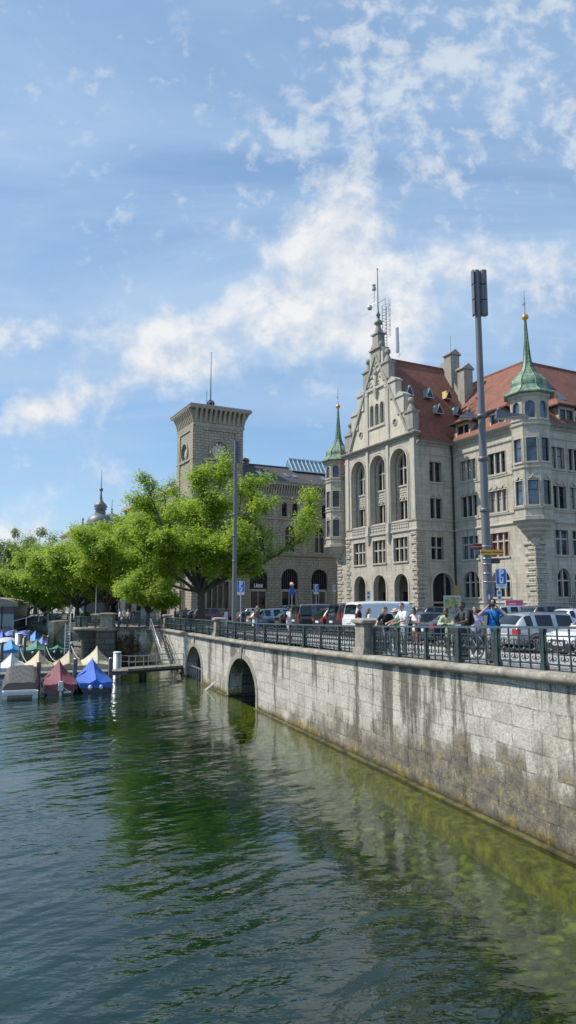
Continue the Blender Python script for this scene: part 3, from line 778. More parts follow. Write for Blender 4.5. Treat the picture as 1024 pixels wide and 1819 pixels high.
# ---------------------------------------------------------------- facades
UP = Vector((0, 0, 1))
def rect(x0, x1, z0, z1): return [(x0, z0), (x1, z0), (x1, z1), (x0, z1)]
def arch(x0, x1, z0, zc, n=14, rise=None):
    cx, a = (x0 + x1) / 2, (x1 - x0) / 2; r = rise or a; zs = zc - r
    return [(x0, z0), (x1, z0)] + [(cx + a * math.cos(PI * i / n), zs + r * math.sin(PI * i / n)) for i in range(n + 1)]
class Facade:
    """a flat wall: x along it, y into the building, z up (in the building's own axes)"""
    def __init__(s, parent, O, ex, dp):
        s.p = parent; s.O = Vector(O); s.ex = Vector(ex); s.dp = Vector(dp)
        s.M = Matrix(((s.ex.x, s.dp.x, 0, s.O.x), (s.ex.y, s.dp.y, 0, s.O.y), (0, 0, 1, s.O.z), (0, 0, 0, 1)))
    def mb(s): return MB(s.M)
    def wall(s, outer, holes, m, thick=.5, y=0.0, name='wall'):
        return s.mb().prism(outer, (0, y, 0), (1, 0, 0), (0, 0, 1), (0, thick, 0), 0, holes).build(name, m, s.p)
    def window(s, x0, x1, z0, z1, nl=2, tr=(), arched=False, rise=None, y=0.0, stone=None, glass=None, ogee=False, mull=.15, depth=.34, sill=True, surround=.0, wood=True, label=None, fillm=None, par=None):
        stone = stone or M['sand_trim']; glass = glass or M['glass']
        mb = s.mb(); wd = x1 - x0
        zt = (lambda x: (z1 - (rise or wd / 2)) + (rise or wd / 2) * math.sqrt(max(0, 1 - ((x - (x0 + x1) / 2) / (wd / 2)) ** 2))) if arched else (lambda x: z1)
        for i in range(1, nl):
            x = x0 + wd * i / nl
            mb.box(x - mull / 2, x + mull / 2, y + .12, y + depth + .06, z0, zt(x) + .05)
        for t in tr:
            mb.box(x0 - .05, x1 + .05, y + .15, y + depth + .05, t - mull * .45, t + mull * .45)
        if sill:
            mb.box(x0 - .14, x1 + .14, y - .13, y + .2, z0 - .17, z0 + .0)
        if surround:
            pr = arch(x0, x1, z0, z1, 14, rise) if arched else rect(x0, x1, z0, z1)
            q = surround
            po = arch(x0 - q, x1 + q, z0, z1 + q, 14, (rise or wd / 2) + q) if arched else rect(x0 - q, x1 + q, z0 - .001, z1 + q)
            a = po[1:] + [po[0]]; b = pr[1:] + [pr[0]]
            mb.prism(a + b[::-1], (0, y - .05, 0), (1, 0, 0), (0, 0, 1), (0, .12, 0))
        if ogee:
            for i in range(nl):
                xa = x0 + wd * i / nl; xb = x0 + wd * (i + 1) / nl; c = (xa + xb) / 2
                P = [(xa + .06, y - .04, z1 + .16), (xa + wd / nl * .28, y - .05, z1 + .20), (c - wd / nl * .1, y - .06, z1 + .34), (c, y - .07, z1 + .56), (c + wd / nl * .1, y - .06, z1 + .34), (xb - wd / nl * .28, y - .05, z1 + .20), (xb - .06, y - .04, z1 + .16)]
                mb.tube(P, .06, 5)
        w_ = mb.build('window', stone, par or s.p)
        if label: w_['label'] = label
        if wood:
            mw = s.mb(); q = .055; yy = y + depth - .01
            for i in range(nl):
                xa = x0 + wd * i / nl + (mull / 2 if i else 0); xb = x0 + wd * (i + 1) / nl - (mull / 2 if i < nl - 1 else 0)
                top = min(zt(xa), zt(xb)) if arched else z1
                mw.box(xa, xa + q, yy, yy + .05, z0, top); mw.box(xb - q, xb, yy, yy + .05, z0, top)
                zm = z0 + (z1 - z0) * .62
                if not tr: mw.box(xa, xb, yy, yy + .05, zm - q * .6, zm + q * .6)
                mw.box(xa, xb, yy, yy + .05, z0, z0 + q)
                if not arched: mw.box(xa, xb, yy, yy + .05, z1 - q, z1)
            mw.build('sash', M['wood'], w_)
        g = s.mb(); g.add([(x0 - .04, y + depth + .03, z0 - .04), (x1 + .04, y + depth + .03, z0 - .04), (x1 + .04, y + depth + .03, z1 + .04), (x0 - .04, y + depth + .03, z1 + .04)], [(0, 1, 2, 3)])
        g.build('pane', fillm or glass, w_, fix=False)
        return w_
    def quoins(s, xa, sgn, z0, z1, m, w0=.55, w1=.85, step=.46, pr=.09, seed=0):
        rg = random.Random(seed); mb = s.mb(); z = z0; i = 0
        while z < z1 - .1:
            wq = (w0 if i % 2 else w1) * rg.uniform(.92, 1.08); p = pr * rg.uniform(.7, 1.3); h = min(step, z1 - z)
            a, b = (xa - wq, xa + p) if sgn < 0 else (xa - p, xa + wq)
            # pillowed block
            mb.box(a, b, -p * .5, .05, z + .01, z + h - .03); 
            mb.add([(a + .05, -p * .5, z + .05), (b - .05, -p * .5, z + .05), (b - .05, -p * .5, z + h - .07), (a + .05, -p * .5, z + h - .07),
                    (a + .14, -p * 1.3, z + .12), (b - .14, -p * 1.3, z + .12), (b - .14, -p * 1.3, z + h - .14), (a + .14, -p * 1.3, z + h - .14)],
                   [(0, 1, 5, 4), (1, 2, 6, 5), (2, 3, 7, 6), (3, 0, 4, 7), (4, 5, 6, 7)])
            z += step; i += 1
        return mb.build('quoins', m, s.p)
def moulding(parent, path, prof, m, name='string_course', closed=False):
    """profile is (out from the wall, height); the path runs with the wall on its left"""
    return MB().sweep(path, prof, closed=closed).build(name, m, parent)

# ================================================================ the stone town hall
TH0 = Vector((13.6, 74, -2.3)); THA = math.atan2(-.891, .454)
th = thing('town_hall', 'pale stone town hall with arcaded gable, red tiled roofs and green copper corner turrets', 'building', TH0, THA)
S, ST = M['sand'], M['sand_trim']
GW = 14.0; FD = 5.1; WX = 11.4; LX = -GW - 10.6; EZ = 19.5
gf = Facade(th, (-GW, 0, 0), (1, 0, 0), (0, 1, 0))
bays = [2.9, 7.0, 11.1]
holes = [arch(c - 1.25, c + 1.25, -.3, 5.45) for c in bays] + [rect(c - 1.28, c + 1.28, 6.8, 9.4) for c in bays] + [arch(c - 1.55, c + 1.55, 11.3, 19.3, 18) for c in bays]
gf.wall([(0, -1), (GW, -1), (GW, 20.5), (0, 20.5)], holes, S, .62, name='gable_front_wall')
# back of the tall recesses
h2 = [rect(c - 1.12, c + 1.12, 11.45, 13.55) for c in bays] + [arch(c - 1.15, c + 1.15, 15.3, 18.9, 16) for c in bays]
gf.wall(rect(.3, GW - .3, 10.8, 20), h2, S, .4, .75, name='recess_wall')
for c in bays:
    gf.window(c - 1.28, c + 1.28, 6.8, 9.4, 3, (8.25,), depth=.4, surround=.10)
    gf.window(c - 1.12, c + 1.12, 11.45, 13.55, 3, (), y=.75, ogee=True, depth=.26, surround=.06)
    gf.window(c - 1.15, c + 1.15, 15.3, 18.9, 3, (17.25,), True, y=.75, depth=.26, surround=.08)
    # relief panel between the two windows
    mb = gf.mb()
    for k in range(9):
        for j in range(3):
            mb.ball((c - 1.0 + k * .25 + (j % 2) * .1, .75, 14.2 + j * .27), .09, 6)
    for i in range(4):
        x = c - 1.12 + i * .56
        mb.tube([(x, .72, 14.05), (x + .14, .70, 13.92), (x + .28, .70, 13.88), (x + .42, .70, 13.92), (x + .56, .72, 14.05)], .05, 5)
    mb.build('relief_panel', ST, th)
    # archivolts of the tall recess and of the ground arch
    for (a, z0, zc, q, pr) in ((1.55, 11.3, 19.3, .16, .13), (1.80, 11.3, 19.55, .10, .07), (1.25, 0, 5.45, .20, .06)):
        po = arch(c - a - q, c + a + q, z0, zc + q, 18); pi_ = arch(c - a, c + a, z0, zc, 18)
        A = po[1:] + [po[0]]; B = pi_[1:] + [pi_[0]]
        gf.mb().prism(A + B[::-1], (0, -pr, 0), (1, 0, 0), (0, 0, 1), (0, pr + .02, 0)).build('arch_moulding', ST, th)
    # balustrade tracery
    hs_ = []
    for k in range(9):
        for j in range(2):
            cx, cz = c - 1.30 + k * .325 , 10.42 + j * .34
            hs_.append([(cx + .125 * math.cos(PI / 4 * i + .39), cz + .13 * math.sin(PI / 4 * i + .39)) for i in range(8)])
    gf.mb().prism(rect(c - 1.5, c + 1.5, 10.22, 10.95), (0, -.10, 0), (1, 0, 0), (0, 0, 1), (0, .09, 0), 0, hs_).build('tracery_panel', ST, th)
    # portico back wall and doorways; hall shade put into their dark colours
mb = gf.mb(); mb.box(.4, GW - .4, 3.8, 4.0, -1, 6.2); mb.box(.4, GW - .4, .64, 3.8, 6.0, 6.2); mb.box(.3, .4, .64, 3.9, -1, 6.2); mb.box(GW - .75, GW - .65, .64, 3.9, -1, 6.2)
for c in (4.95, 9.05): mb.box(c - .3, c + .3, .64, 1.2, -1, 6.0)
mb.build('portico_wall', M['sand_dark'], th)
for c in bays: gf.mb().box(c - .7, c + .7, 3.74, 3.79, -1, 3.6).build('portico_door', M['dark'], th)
for x in (4.95, 9.05):
    mb = gf.mb(); mb.box(x - .22, x + .22, -.17, .02, 11.2, 20.2); mb.frustum(x, -.08, 10.0, 11.2, .3, .3, .22, .2); mb.frustum(x, -.1, 8.9, 10.0, .05, .05, .3, .25)
    mb.tube([(x - .45, -.1, 11.2), (x - .45, -.1, 17.6)], .09, 6); mb.tube([(x + .45, -.1, 11.2), (x + .45, -.1, 17.6)], .09, 6)
    mb.build('pilaster', ST, th)
for x, sg in ((0.36, 1), (GW - .36, -1)):
    mb = gf.mb(); mb.box(x - .36, x + .36, -.12, .03, 11.2, 20.2); mb.build('pilaster', ST, th)
gf.quoins(GW, -1, 0, 9.9, M['rust'], .62, .95, .47, seed=1); gf.quoins(0, 1, 0, 9.9, M['rust'], .62, .95, .47, seed=2)
gf.mb().box(-.15, GW + .15, -.15, .04, -1, .9).build('plinth', ST, th)
# flank of the gable block
fl = Facade(th, (0, .62, 0), (0, 1, 0), (-1, 0, 0)); f0 = .62
fh = [rect(1.85 - f0, 3.5 - f0, a, b) for a, b in ((6.9, 9.3), (11.3, 13.5), (15.3, 17.5))] + [arch(1.9 - f0, 4.75 - f0, -.3, 5.5)]
fl.wall([(0, -1), (FD - f0, -1), (FD - f0, EZ), (0, EZ)], fh, S, .55, name='gable_side_wall')
fl.window(1.85 - f0, 3.5 - f0, 6.9, 9.3, 2, (8.2,), surround=.08); fl.window(1.85 - f0, 3.5 - f0, 11.3, 13.5, 2, ogee=True, surround=.05); fl.window(1.85 - f0, 3.5 - f0, 15.3, 17.5, 2, surround=.05)
po = arch(1.9 - f0 - .28, 4.75 - f0 + .28, 0, 5.78, 16); pi_ = arch(1.9 - f0, 4.75 - f0, 0, 5.5, 16)
fl.mb().prism((po[1:] + [po[0]]) + (pi_[1:] + [pi_[0]])[::-1], (0, -.07, 0), (1, 0, 0), (0, 0, 1), (0, .1, 0)).build('arch_moulding', ST, th)
fl.quoins(-f0, 1, 0, 9.9, M['rust'], .75, 1.05, .47, seed=3)
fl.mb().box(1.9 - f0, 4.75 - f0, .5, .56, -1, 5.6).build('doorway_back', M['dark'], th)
mb = fl.mb()
for k in range(4): mb.box(1.9 - f0 + .55 + k * .6, 1.9 - f0 + .62 + k * .6, .40, .48, 1.6, 5.0)
mb.box(1.9 - f0, 4.75 - f0, .38, .48, 1.5, 1.62); mb.box(1.9 - f0, 4.75 - f0, .3, .40, -.5, 1.48)
sg = mb.build('entrance_screen', M['sign_black'], th)
# left flank (faces away)
lf = Facade(th, (-GW, FD, 0), (0, -1, 0), (1, 0, 0))
lf.wall([(0, -1), (FD - .62, -1), (FD - .62, EZ), (0, EZ)], [rect(1.2, 2.8, a, b) for a, b in ((6.9, 9.3), (11.3, 13.5), (15.3, 17.5))], S, .55, name='gable_side_wall')
for a, b in ((6.9, 9.3), (11.3, 13.5), (15.3, 17.5)): lf.window(1.2, 2.8, a, b, 2)
# right wing towards the river, and the side street front
wf = Facade(th, (0, FD, 0), (1, 0, 0), (0, 1, 0))
sf = Facade(th, (WX, FD, 0), (0, 1, 0), (-1, 0, 0))
def level_windows(F, xs, wd, skip=(), red=()):
    for i, x in enumerate(xs):
        a, b = x - wd / 2, x + wd / 2
        nl = 3 if wd > 2 else 2
        for j, (z0, z1) in enumerate(((2.9, 5.6), (6.9, 9.3), (11.4, 13.6), (15.3, 17.5))):
            gl = M['glass_blue'] if (i * 3 + j) % 3 == 1 else None
            fm = M['blind'] if (i, j) in red else (M['curtain'] if (i * 5 + j) % 7 in (0, 3) and (i, j) != (0, 0) else None)
            F.window(a, b, z0, z1, nl, ((z0 + 1.55,) if j < 2 else ()), arched=(j == 0), rise=1.05 if j == 0 else None, ogee=(j == 2), surround=.10 if j == 0 else .06, glass=gl, fillm=fm,
                     label='window with closed red blinds' if fm == M['blind'] else None)
def level_holes(xs, wd):
    H = []
    for x in xs:
        a, b = x - wd / 2, x + wd / 2
        H += [arch(a, b, 2.9, 5.6, 14, 1.05)] + [rect(a, b, z0, z1) for z0, z1 in ((6.9, 9.3), (11.4, 13.6), (15.3, 17.5))]
    return H
wx = [2.45, 6.75]
wf.wall([(0, -1), (WX, -1), (WX, EZ), (0, EZ)], level_holes(wx, 2.5), S, .55, name='wing_front_wall')
level_windows(wf, wx, 2.5, red=((1, 1),))
SL = 34
sx_ = [3.5, 5.85, 9.2, 11.55, 14.9, 17.2, 20.6, 22.9, 26.2, 28.5]
sf.wall([(.55, -1), (SL, -1), (SL, EZ), (.55, EZ)], level_holes(sx_, 1.75), S, .55, name='side_front_wall')
level_windows(sf, sx_, 1.75)
wf.quoins(WX, -1, .0, 8.4, M['rust'], 1.0, 1.35, .48, seed=4); sf.quoins(0, 1, .0, 8.4, M['rust'], 1.0, 1.35, .48, seed=5)
# left wing (mostly behind the gable block)
lw = Facade(th, (LX, FD, 0), (1, 0, 0), (0, 1, 0))
lx = [4.1, 8.2]
lw.wall([(0, -1), (-GW - LX, -1), (-GW - LX, EZ), (0, EZ)], level_holes(lx, 2.5), S, .55, name='wing_front_wall')
level_windows(lw, lx, 2.5)
lsd = Facade(th, (LX, SL, 0), (0, -1, 0), (1, 0, 0))
lsd.wall([(0, -1), (SL - FD - .55, -1), (SL - FD - .55, EZ), (0, EZ)], [], S, .55, name='side_front_wall')
lw.quoins(0, 1, .0, 8.4, M['rust'], 1.0, 1.35, .48, seed=6)
mb = MB(); mb.box(LX, WX, SL - .5, SL, -1, EZ); mb.build('rear_wall', S, th)
# string courses, cornices, gutter
full = [(LX, SL, 0), (LX, FD, 0), (-GW, FD, 0), (-GW, 0, 0), (0, 0, 0), (0, FD, 0), (WX, FD, 0), (WX, SL, 0)]
def lift(P, z): return [(p[0], p[1], z) for p in P]
sp = [(-.02, -.16), (.08, -.16), (.16, -.04), (.16, .06), (.02, .14), (-.02, .14)]
moulding(th, lift(full, 10.08), sp, ST); moulding(th, lift(full, 11.12), [(-.02, -.12), (.08, -.1), (.13, 0), (.13, .06), (-.02, .1)], ST)
moulding(th, lift(full, 2.35), [(-.02, -.1), (.07, -.1), (.12, 0), (.02, .09), (-.02, .09)], ST)
wings = lift([(0, .62, 0), (0, FD, 0), (WX, FD, 0), (WX, SL, 0)], 14.98); moulding(th, wings, [(-.02, -.1), (.07, -.08), (.10, 0), (.10, .05), (-.02, .09)], ST)
moulding(th, lift([(0, .62, 0), (0, FD, 0), (WX, FD, 0), (WX, SL, 0)], 18.35), [(-.02, -.1), (.08, -.1), (.14, 0), (.14, .06), (-.02, .1)], ST)
eave = [(-.02, -.35), (.10, -.35), (.22, -.12), (.42, -.02), (.55, .06), (.55, .22), (.40, .24), (-.02, .12)]
for P in ([(0, .1, 0), (0, FD, 0), (WX, FD, 0), (WX, SL, 0)], [(LX, SL, 0), (LX, FD, 0), (-GW, FD, 0), (-GW, .1, 0)]):
    moulding(th, lift(P, EZ), eave, M['sand_dark'], 'cornice')
    g = [(.42, .16), (.62, .16), (.66, .30), (.44, .30)]
    moulding(th, lift(P, EZ), g, M['lead'], 'gutter')
mb = MB(); mb.sweep(lift([(-GW - .1, .45, 0), (-GW - .1, -.02, 0), (.1, -.02, 0), (.1, .45, 0)], 20.45), [(-.03, -.32), (.12, -.30), (.2, -.1), (.42, -.05), (.5, .1), (.36, .2), (-.03, .2)])
for k in range(46): mb.box(-GW + .1 + k * .3, -GW + .24 + k * .3, -.26, -.05, 20.12, 20.3)
mb.build('cornice', M['sand_dark'], th)
# downpipes
for (x, y) in ((.12, FD - .14),):
    MB().tube([(x + .35, y - .4, EZ - .05), (x + .1, y - .1, EZ - .9), (x, y, EZ - 1.4), (x, y, 0)], .10, 8).build('downpipe', M['black'], th)
MB().box(.02, .24, FD - .26, FD - .02, .6, 4.2).build('yellow_pipe_guard', M['sign_yellow'], th)
# stepped gable: coordinates measured from its middle
gx = -7.0
half = [(6.9, 20.6), (6.9, 22.9), (5.45, 22.9), (5.45, 25.1), (3.95, 25.1), (3.95, 27.2), (2.65, 27.2), (2.65, 29.8), (1.35, 29.8), (1.35, 32.0)]
outl = [(a, z) for a, z in half] + [(-a, z) for a, z in half[::-1]]
gg = Facade(th, (gx, 0, 0), (1, 0, 0), (0, 1, 0))
lan = [arch(c - .36, c + .36, 22.9, 25.5, 10) for c in (-1.05, 0, 1.05)]
ros = [[(s_ * 3.5 + .36 * math.cos(PI / 6 * i), 22.45 + .36 * math.sin(PI / 6 * i)) for i in range(12)] for s_ in (-1, 1)]
gg.wall(outl, lan + ros, M['gable'], .55, .0, 'stepped_gable')
for c in (-1.05, 0, 1.05): gg.window(c - .36, c + .36, 22.9, 25.5, 1, (), True, depth=.3, surround=.1, wood=False)
gg.mb().box(-1.7, 1.7, -.16, .02, 22.62, 22.85).build('gable_sill', ST, th)
for s_ in (-1, 1):
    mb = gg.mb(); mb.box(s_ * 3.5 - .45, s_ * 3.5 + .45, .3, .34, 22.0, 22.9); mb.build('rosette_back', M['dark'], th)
    mb = gg.mb()
    for i in range(8):
        t = PI / 4 * i; mb.tube([(s_ * 3.5, .12, 22.45), (s_ * 3.5 + .34 * math.cos(t), .12, 22.45 + .34 * math.sin(t))], .05, 5)
    mb.tube([(s_ * 3.5 + .40 * math.cos(PI / 8 * i), -.02, 22.45 + .40 * math.sin(PI / 8 * i)) for i in range(17)], .06, 5)
    mb.build('rosette', ST, th)
    # slope moulding, inner pilaster, piers, pinnacles
    gg.mb().bar((s_ * 6.1, -.1, 20.65), (s_ * .15, -.1, 31.3), .26, .3).build('slope_moulding', M['sand_dark'], th)
    mb = gg.mb(); mb.box(s_ * 2.1 - .32, s_ * 2.1 + .32, -.13, .02, 20.7, 27.3); mb.box(s_ * 2.1 - .38, s_ * 2.1 + .38, -.18, .02, 26.9, 27.3); mb.build('gable_pilaster', ST, th)
    for (px_, z0, wd, ball, cap) in ((6.2, 22.9, .72, 1, 0), (4.7, 25.1, .7, 0, 1), (3.3, 27.2, .64, 0, 1), (2.0, 29.8, .66, 1, 0)):
        mb = gg.mb(); x = s_ * px_
        mb.box(x - wd, x + wd, -.14, .68, z0 - 1.9, z0 - .02); mb.frustum(x, .27, z0 - .02, z0 + .16, wd + .14, .55, wd + .14, .55)
        if cap:
            mb.add([(x - wd - .1, -.25, z0 + .16), (x + wd + .1, -.25, z0 + .16), (x + wd + .1, .8, z0 + .16), (x - wd - .1, .8, z0 + .16), (x, -.25, z0 + .62), (x, .8, z0 + .62)],
                   [(0, 1, 4), (2, 3, 5), (1, 2, 5, 4), (3, 0, 4, 5), (0, 3, 2, 1)])
        else:
            mb.lathe([(.5, z0 + .16), (.46, z0 + .4), (.28, z0 + .8), (.17, z0 + 1.05), (.2, z0 + 1.1)], (x, .27), 8); mb.ball((x, .27, z0 + 1.42), .38, 10)
        mb.build('pinnacle' if ball else 'step_cap', M['sand_dark'] if ball else ST, th)
gg.mb().box(-2.45, 2.45, -.2, .02, 27.25, 27.55).build('gable_lintel', ST, th)
mb = gg.mb()
mb.frustum(0, -.12, 26.1, 27.25, .12, .1, .3, .3)
rg = random.Random(4)
for i in range(34):
    z = rg.uniform(27.7, 30.3); a = (31.2 - z) * .52
    mb.ball((rg.uniform(-a, a), -.02, z), rg.uniform(.1, .26), 7, 0, (1, .6, 1))
mb.tube([(0, -.06, 27.7), (.1, -.1, 28.6), (-.05, -.1, 29.6)], [.3, .22, .12], 6); mb.ball((0, -.1, 29.2), .34, 8)
mb.build('carved_relief', ST, th)
# crowning pedestal, lantern and mast
mb = gg.mb()
mb.box(-.95, .95, -.12, .9, 30.4, 32.0); mb.frustum(0, .4, 32.0, 32.2, 1.12, .72, 1.12, .72); mb.frustum(0, .4, 32.2, 33.9, .62, .5, .55, .48); mb.frustum(0, .4, 33.9, 34.1, .75, .62, .75, .62)
for s_ in (-1, 1): mb.ball((s_ * .82, .2, 32.55), .34, 8, 0, (1, 1, 1.2))
mb.lathe([(.5, 34.1), (.42, 34.6), (.3, 35.0), (.28, 35.2)], (0, .4), 8)
mb.build('pedestal', M['sand_dark'], th)
mb = gg.mb(); mb.lathe([(.28, 35.2), (.55, 35.35), (.5, 35.6), (.2, 35.9), (.2, 36.3), (.3, 36.4), (.12, 36.8), (.10, 37.2)], (0, .4), 8); mb.build('lantern_cap', M['copper'], th)
gg.mb().tube([(0, .4, 36.8), (0, .4, 39.4), (0, .4, 42.2)], [.09, .07, .05], 6).ball((0, .4, 42.25), .11, 6).build('mast', M['pole'], th)
mb = gg.mb(); mb.tube([(-.1, .4, 38.1), (-.6, .3, 38.1), (-.62, .3, 39.8)], .04, 5); mb.lathe([(.0, 39.7), (.26, 39.8), (.26, 40.0), (.15, 40.4), (.28, 40.45), (0, 40.5)], (-.62, .3), 8)
mb.tube([(-.1, .4, 38.0), (-1.2, .1, 38.1)], .04, 5); mb.ball((-1.3, .1, 37.8), .34, 8); mb.build('weather_instruments', M['steel'], th)
mb = gg.mb()
for x, y in ((1.0, .3), (1.0, .9)): mb.tube([(x, y, 32.2), (x, y, 37.2)], .04, 5)
for k in range(12): mb.bar((1.0, .3, 32.6 + k * .38), (1.0, .9, 32.6 + k * .38), .04)
for k in range(7):
    z = 33.4 + k * .62; mb.tube([(1.0, .3, z), (1.7, .25, z), (1.95, .6, z), (1.7, .95, z), (1.0, .9, z)], .025, 4)
for x, y in ((1.7, .25), (1.95, .6), (1.7, .95)): mb.tube([(x, y, 33.4), (x, y, 37.9)], .025, 4)
mb.tube([(0, .4, 37.9), (1.7, .4, 37.9)], .035, 4)
mb.build('cage_ladder', M['pole'], th)
mb = gg.mb(); mb.box(2.6, 2.95, 1.0, 1.2, 31.0, 34.0); mb.tube([(3.1, 1.1, 30.5), (3.1, 1.1, 32.2)], .03, 4); mb.tube([(2.8, 1.1, 30.5), (3.5, 1.1, 30.6)], .03, 4); mb.build('antenna', M['steel'], th)
# ---------------------------------------------------------------- roofs
RZ = 31.2; RE = 9.9
def slab(mb, pts, th_=.14):
    n_ = len(pts); a = Vector(pts[0]); nrm = (Vector(pts[1]) - a).cross(Vector(pts[2]) - a).normalized()
    if nrm.z < 0: nrm = -nrm
    lo_ = [Vector(p) - nrm * th_ for p in pts]
    mb.add([Vector(p) for p in pts] + lo_, [tuple(range(n_)), tuple(range(n_, 2 * n_))[::-1]] + [(i, (i + 1) % n_, n_ + (i + 1) % n_, n_ + i) for i in range(n_)])
mb = MB()
for s_ in (1, -1):
    e1 = gx + s_ * 7.55; e2 = gx + s_ * 6.3
    slab(mb, [(e1, .5, 19.72), (e1, RE, 19.72), (e2, RE, 21.5), (e2, .5, 21.5)]); slab(mb, [(e2, .5, 21.5), (e2, RE, 21.5), (gx, RE, RZ), (gx, .5, RZ)])
mb.bar((gx, .5, RZ), (gx, RE, RZ), .28, .2)
rf = mb.build('roof', M['red_roof'], th); rf['label'] = 'steep red tiled roof behind the gable'
def slope_pt(y, z):      # a point on the side of the main roof that faces the viewer
    k = (z - 21.5) / (RZ - 21.5); return Vector((gx + 6.3 * (1 - k), y, z))
for i, (y, z) in enumerate(((1.7, 26.2), (4.6, 26.3), (7.6, 26.6), (4.8, 24.1), (7.8, 24.3))):
    c = slope_pt(y, z); mb = MB()
    fx = c.x + .85
    mb.add([(fx, y - .54, z - .5), (fx, y + .54, z - .5), (fx, y, z + .62), (c.x - .6, y, z + .62), (c.x + .3, y - .54, z - .5), (c.x + .3, y + .54, z - .5)], [(0, 4, 3, 2), (1, 2, 3, 5), (0, 1, 5, 4)])
    d = mb.build('dormer', plain('ochre copper sheet', (.38, .27, .05), .5, .1) if i == 2 else plain('pale verdigris sheet', (.22, .33, .29), .55), rf, fix=False)
    if i == 2: d['label'] = 'small triangular dormer with a yellow side'
    mb = MB(); mb.add([(fx + .01, y - .48, z - .48), (fx + .01, y + .48, z - .48), (fx + .01, y, z + .52)], [(0, 1, 2)]); mb.build('pane', M['glass'], d, fix=False)
    mb = MB(); mb.bar((fx + .03, y - .58, z - .52), (fx + .03, y + .58, z - .52), .08, .08); mb.bar((fx + .03, y - .52, z - .5), (fx + .03, y, z + .62), .07); mb.bar((fx + .03, y + .52, z - .5), (fx + .03, y, z + .62), .07); mb.build('frame', M['steel'], d)
# rear parapet of the main roof with two chimneys
mb = MB()
mb.prism([(-7.3, 20), (7.3, 20), (.3, 32.0), (-.3, 32.0)], (gx, RE, 0), (1, 0, 0), (0, 0, 1), (0, .5, 0)); mb.build('rear_parapet', M['sand_dark'], th)
for x, z0, z1, wd in ((gx + 1.3, 28, 32.5, .62), (gx + 3.6, 24, 30.0, .58)):
    mb = MB(); mb.box(x - wd, x + wd, RE - .25, RE + 1.1, z0, z1); mb.frustum(x, RE + .42, z1, z1 + .14, wd + .16, .85, wd + .16, .85)
    mb.add([(x - wd - .16, RE - .43, z1 + .14), (x + wd + .16, RE - .43, z1 + .14), (x + wd + .16, RE + 1.27, z1 + .14), (x - wd - .16, RE + 1.27, z1 + .14), (x - wd - .16, RE + .42, z1 + .75), (x + wd + .16, RE + .42, z1 + .75)],
           [(0, 1, 5, 4), (2, 3, 4, 5), (1, 2, 5), (3, 0, 4)])
    mb.build('chimney', M['sand_dark'], rf)
MB().tube([(gx + 1.2, RE + .4, 33.0), (gx + 1.2, RE + .4, 35.2)], .03, 4).build('lightning_rod', M['pole'], rf)
# L-shaped wing roofs with a hip over the corner
HX, HY, HZ = 3.6, 12.8, 29.3
mb = MB(); e = .5
slab(mb, [(-7, FD - e, 19.72), (WX + e, FD - e, 19.72), (HX, HY, HZ), (-7, HY, HZ)])
slab(mb, [(WX + e, FD - e, 19.72), (WX + e, SL, 19.72), (HX, SL, HZ), (HX, HY, HZ)])
slab(mb, [(-7, HY, HZ), (HX, HY, HZ), (HX - 8, HY + 8, 19.7), (-7, HY + 8, 19.7)]); slab(mb, [(HX, HY, HZ), (HX, SL, HZ), (HX - 8, SL, 19.7), (HX - 8, HY + 8, 19.7)])
mb.bar((-4, HY, HZ), (HX, HY, HZ), .26, .2); mb.bar((HX, HY, HZ), (HX, SL, HZ), .26, .2)
mb.bar((WX + e, FD - e, 19.8), (HX, HY, HZ + .02), .26, .16)
rw = mb.build('roof', M['red_roof'], th); rw['label'] = 'lower red tiled roof turning the corner behind the large turret'
mb = MB(); slab(mb, [(LX - e, FD - e, 19.72), (-7, FD - e, 19.72), (-7, HY, HZ), (LX + 8, HY, HZ)]); slab(mb, [(LX - e, SL, 19.72), (LX - e, FD - e, 19.72), (LX + 8, HY, HZ), (LX + 8, SL, HZ)])
slab(mb, [(LX + 8, HY, HZ), (-7, HY, HZ), (-7, HY + 8, 19.7), (LX + 8, HY + 8, 19.7)])
mb.build('roof', M['red_roof'], th)
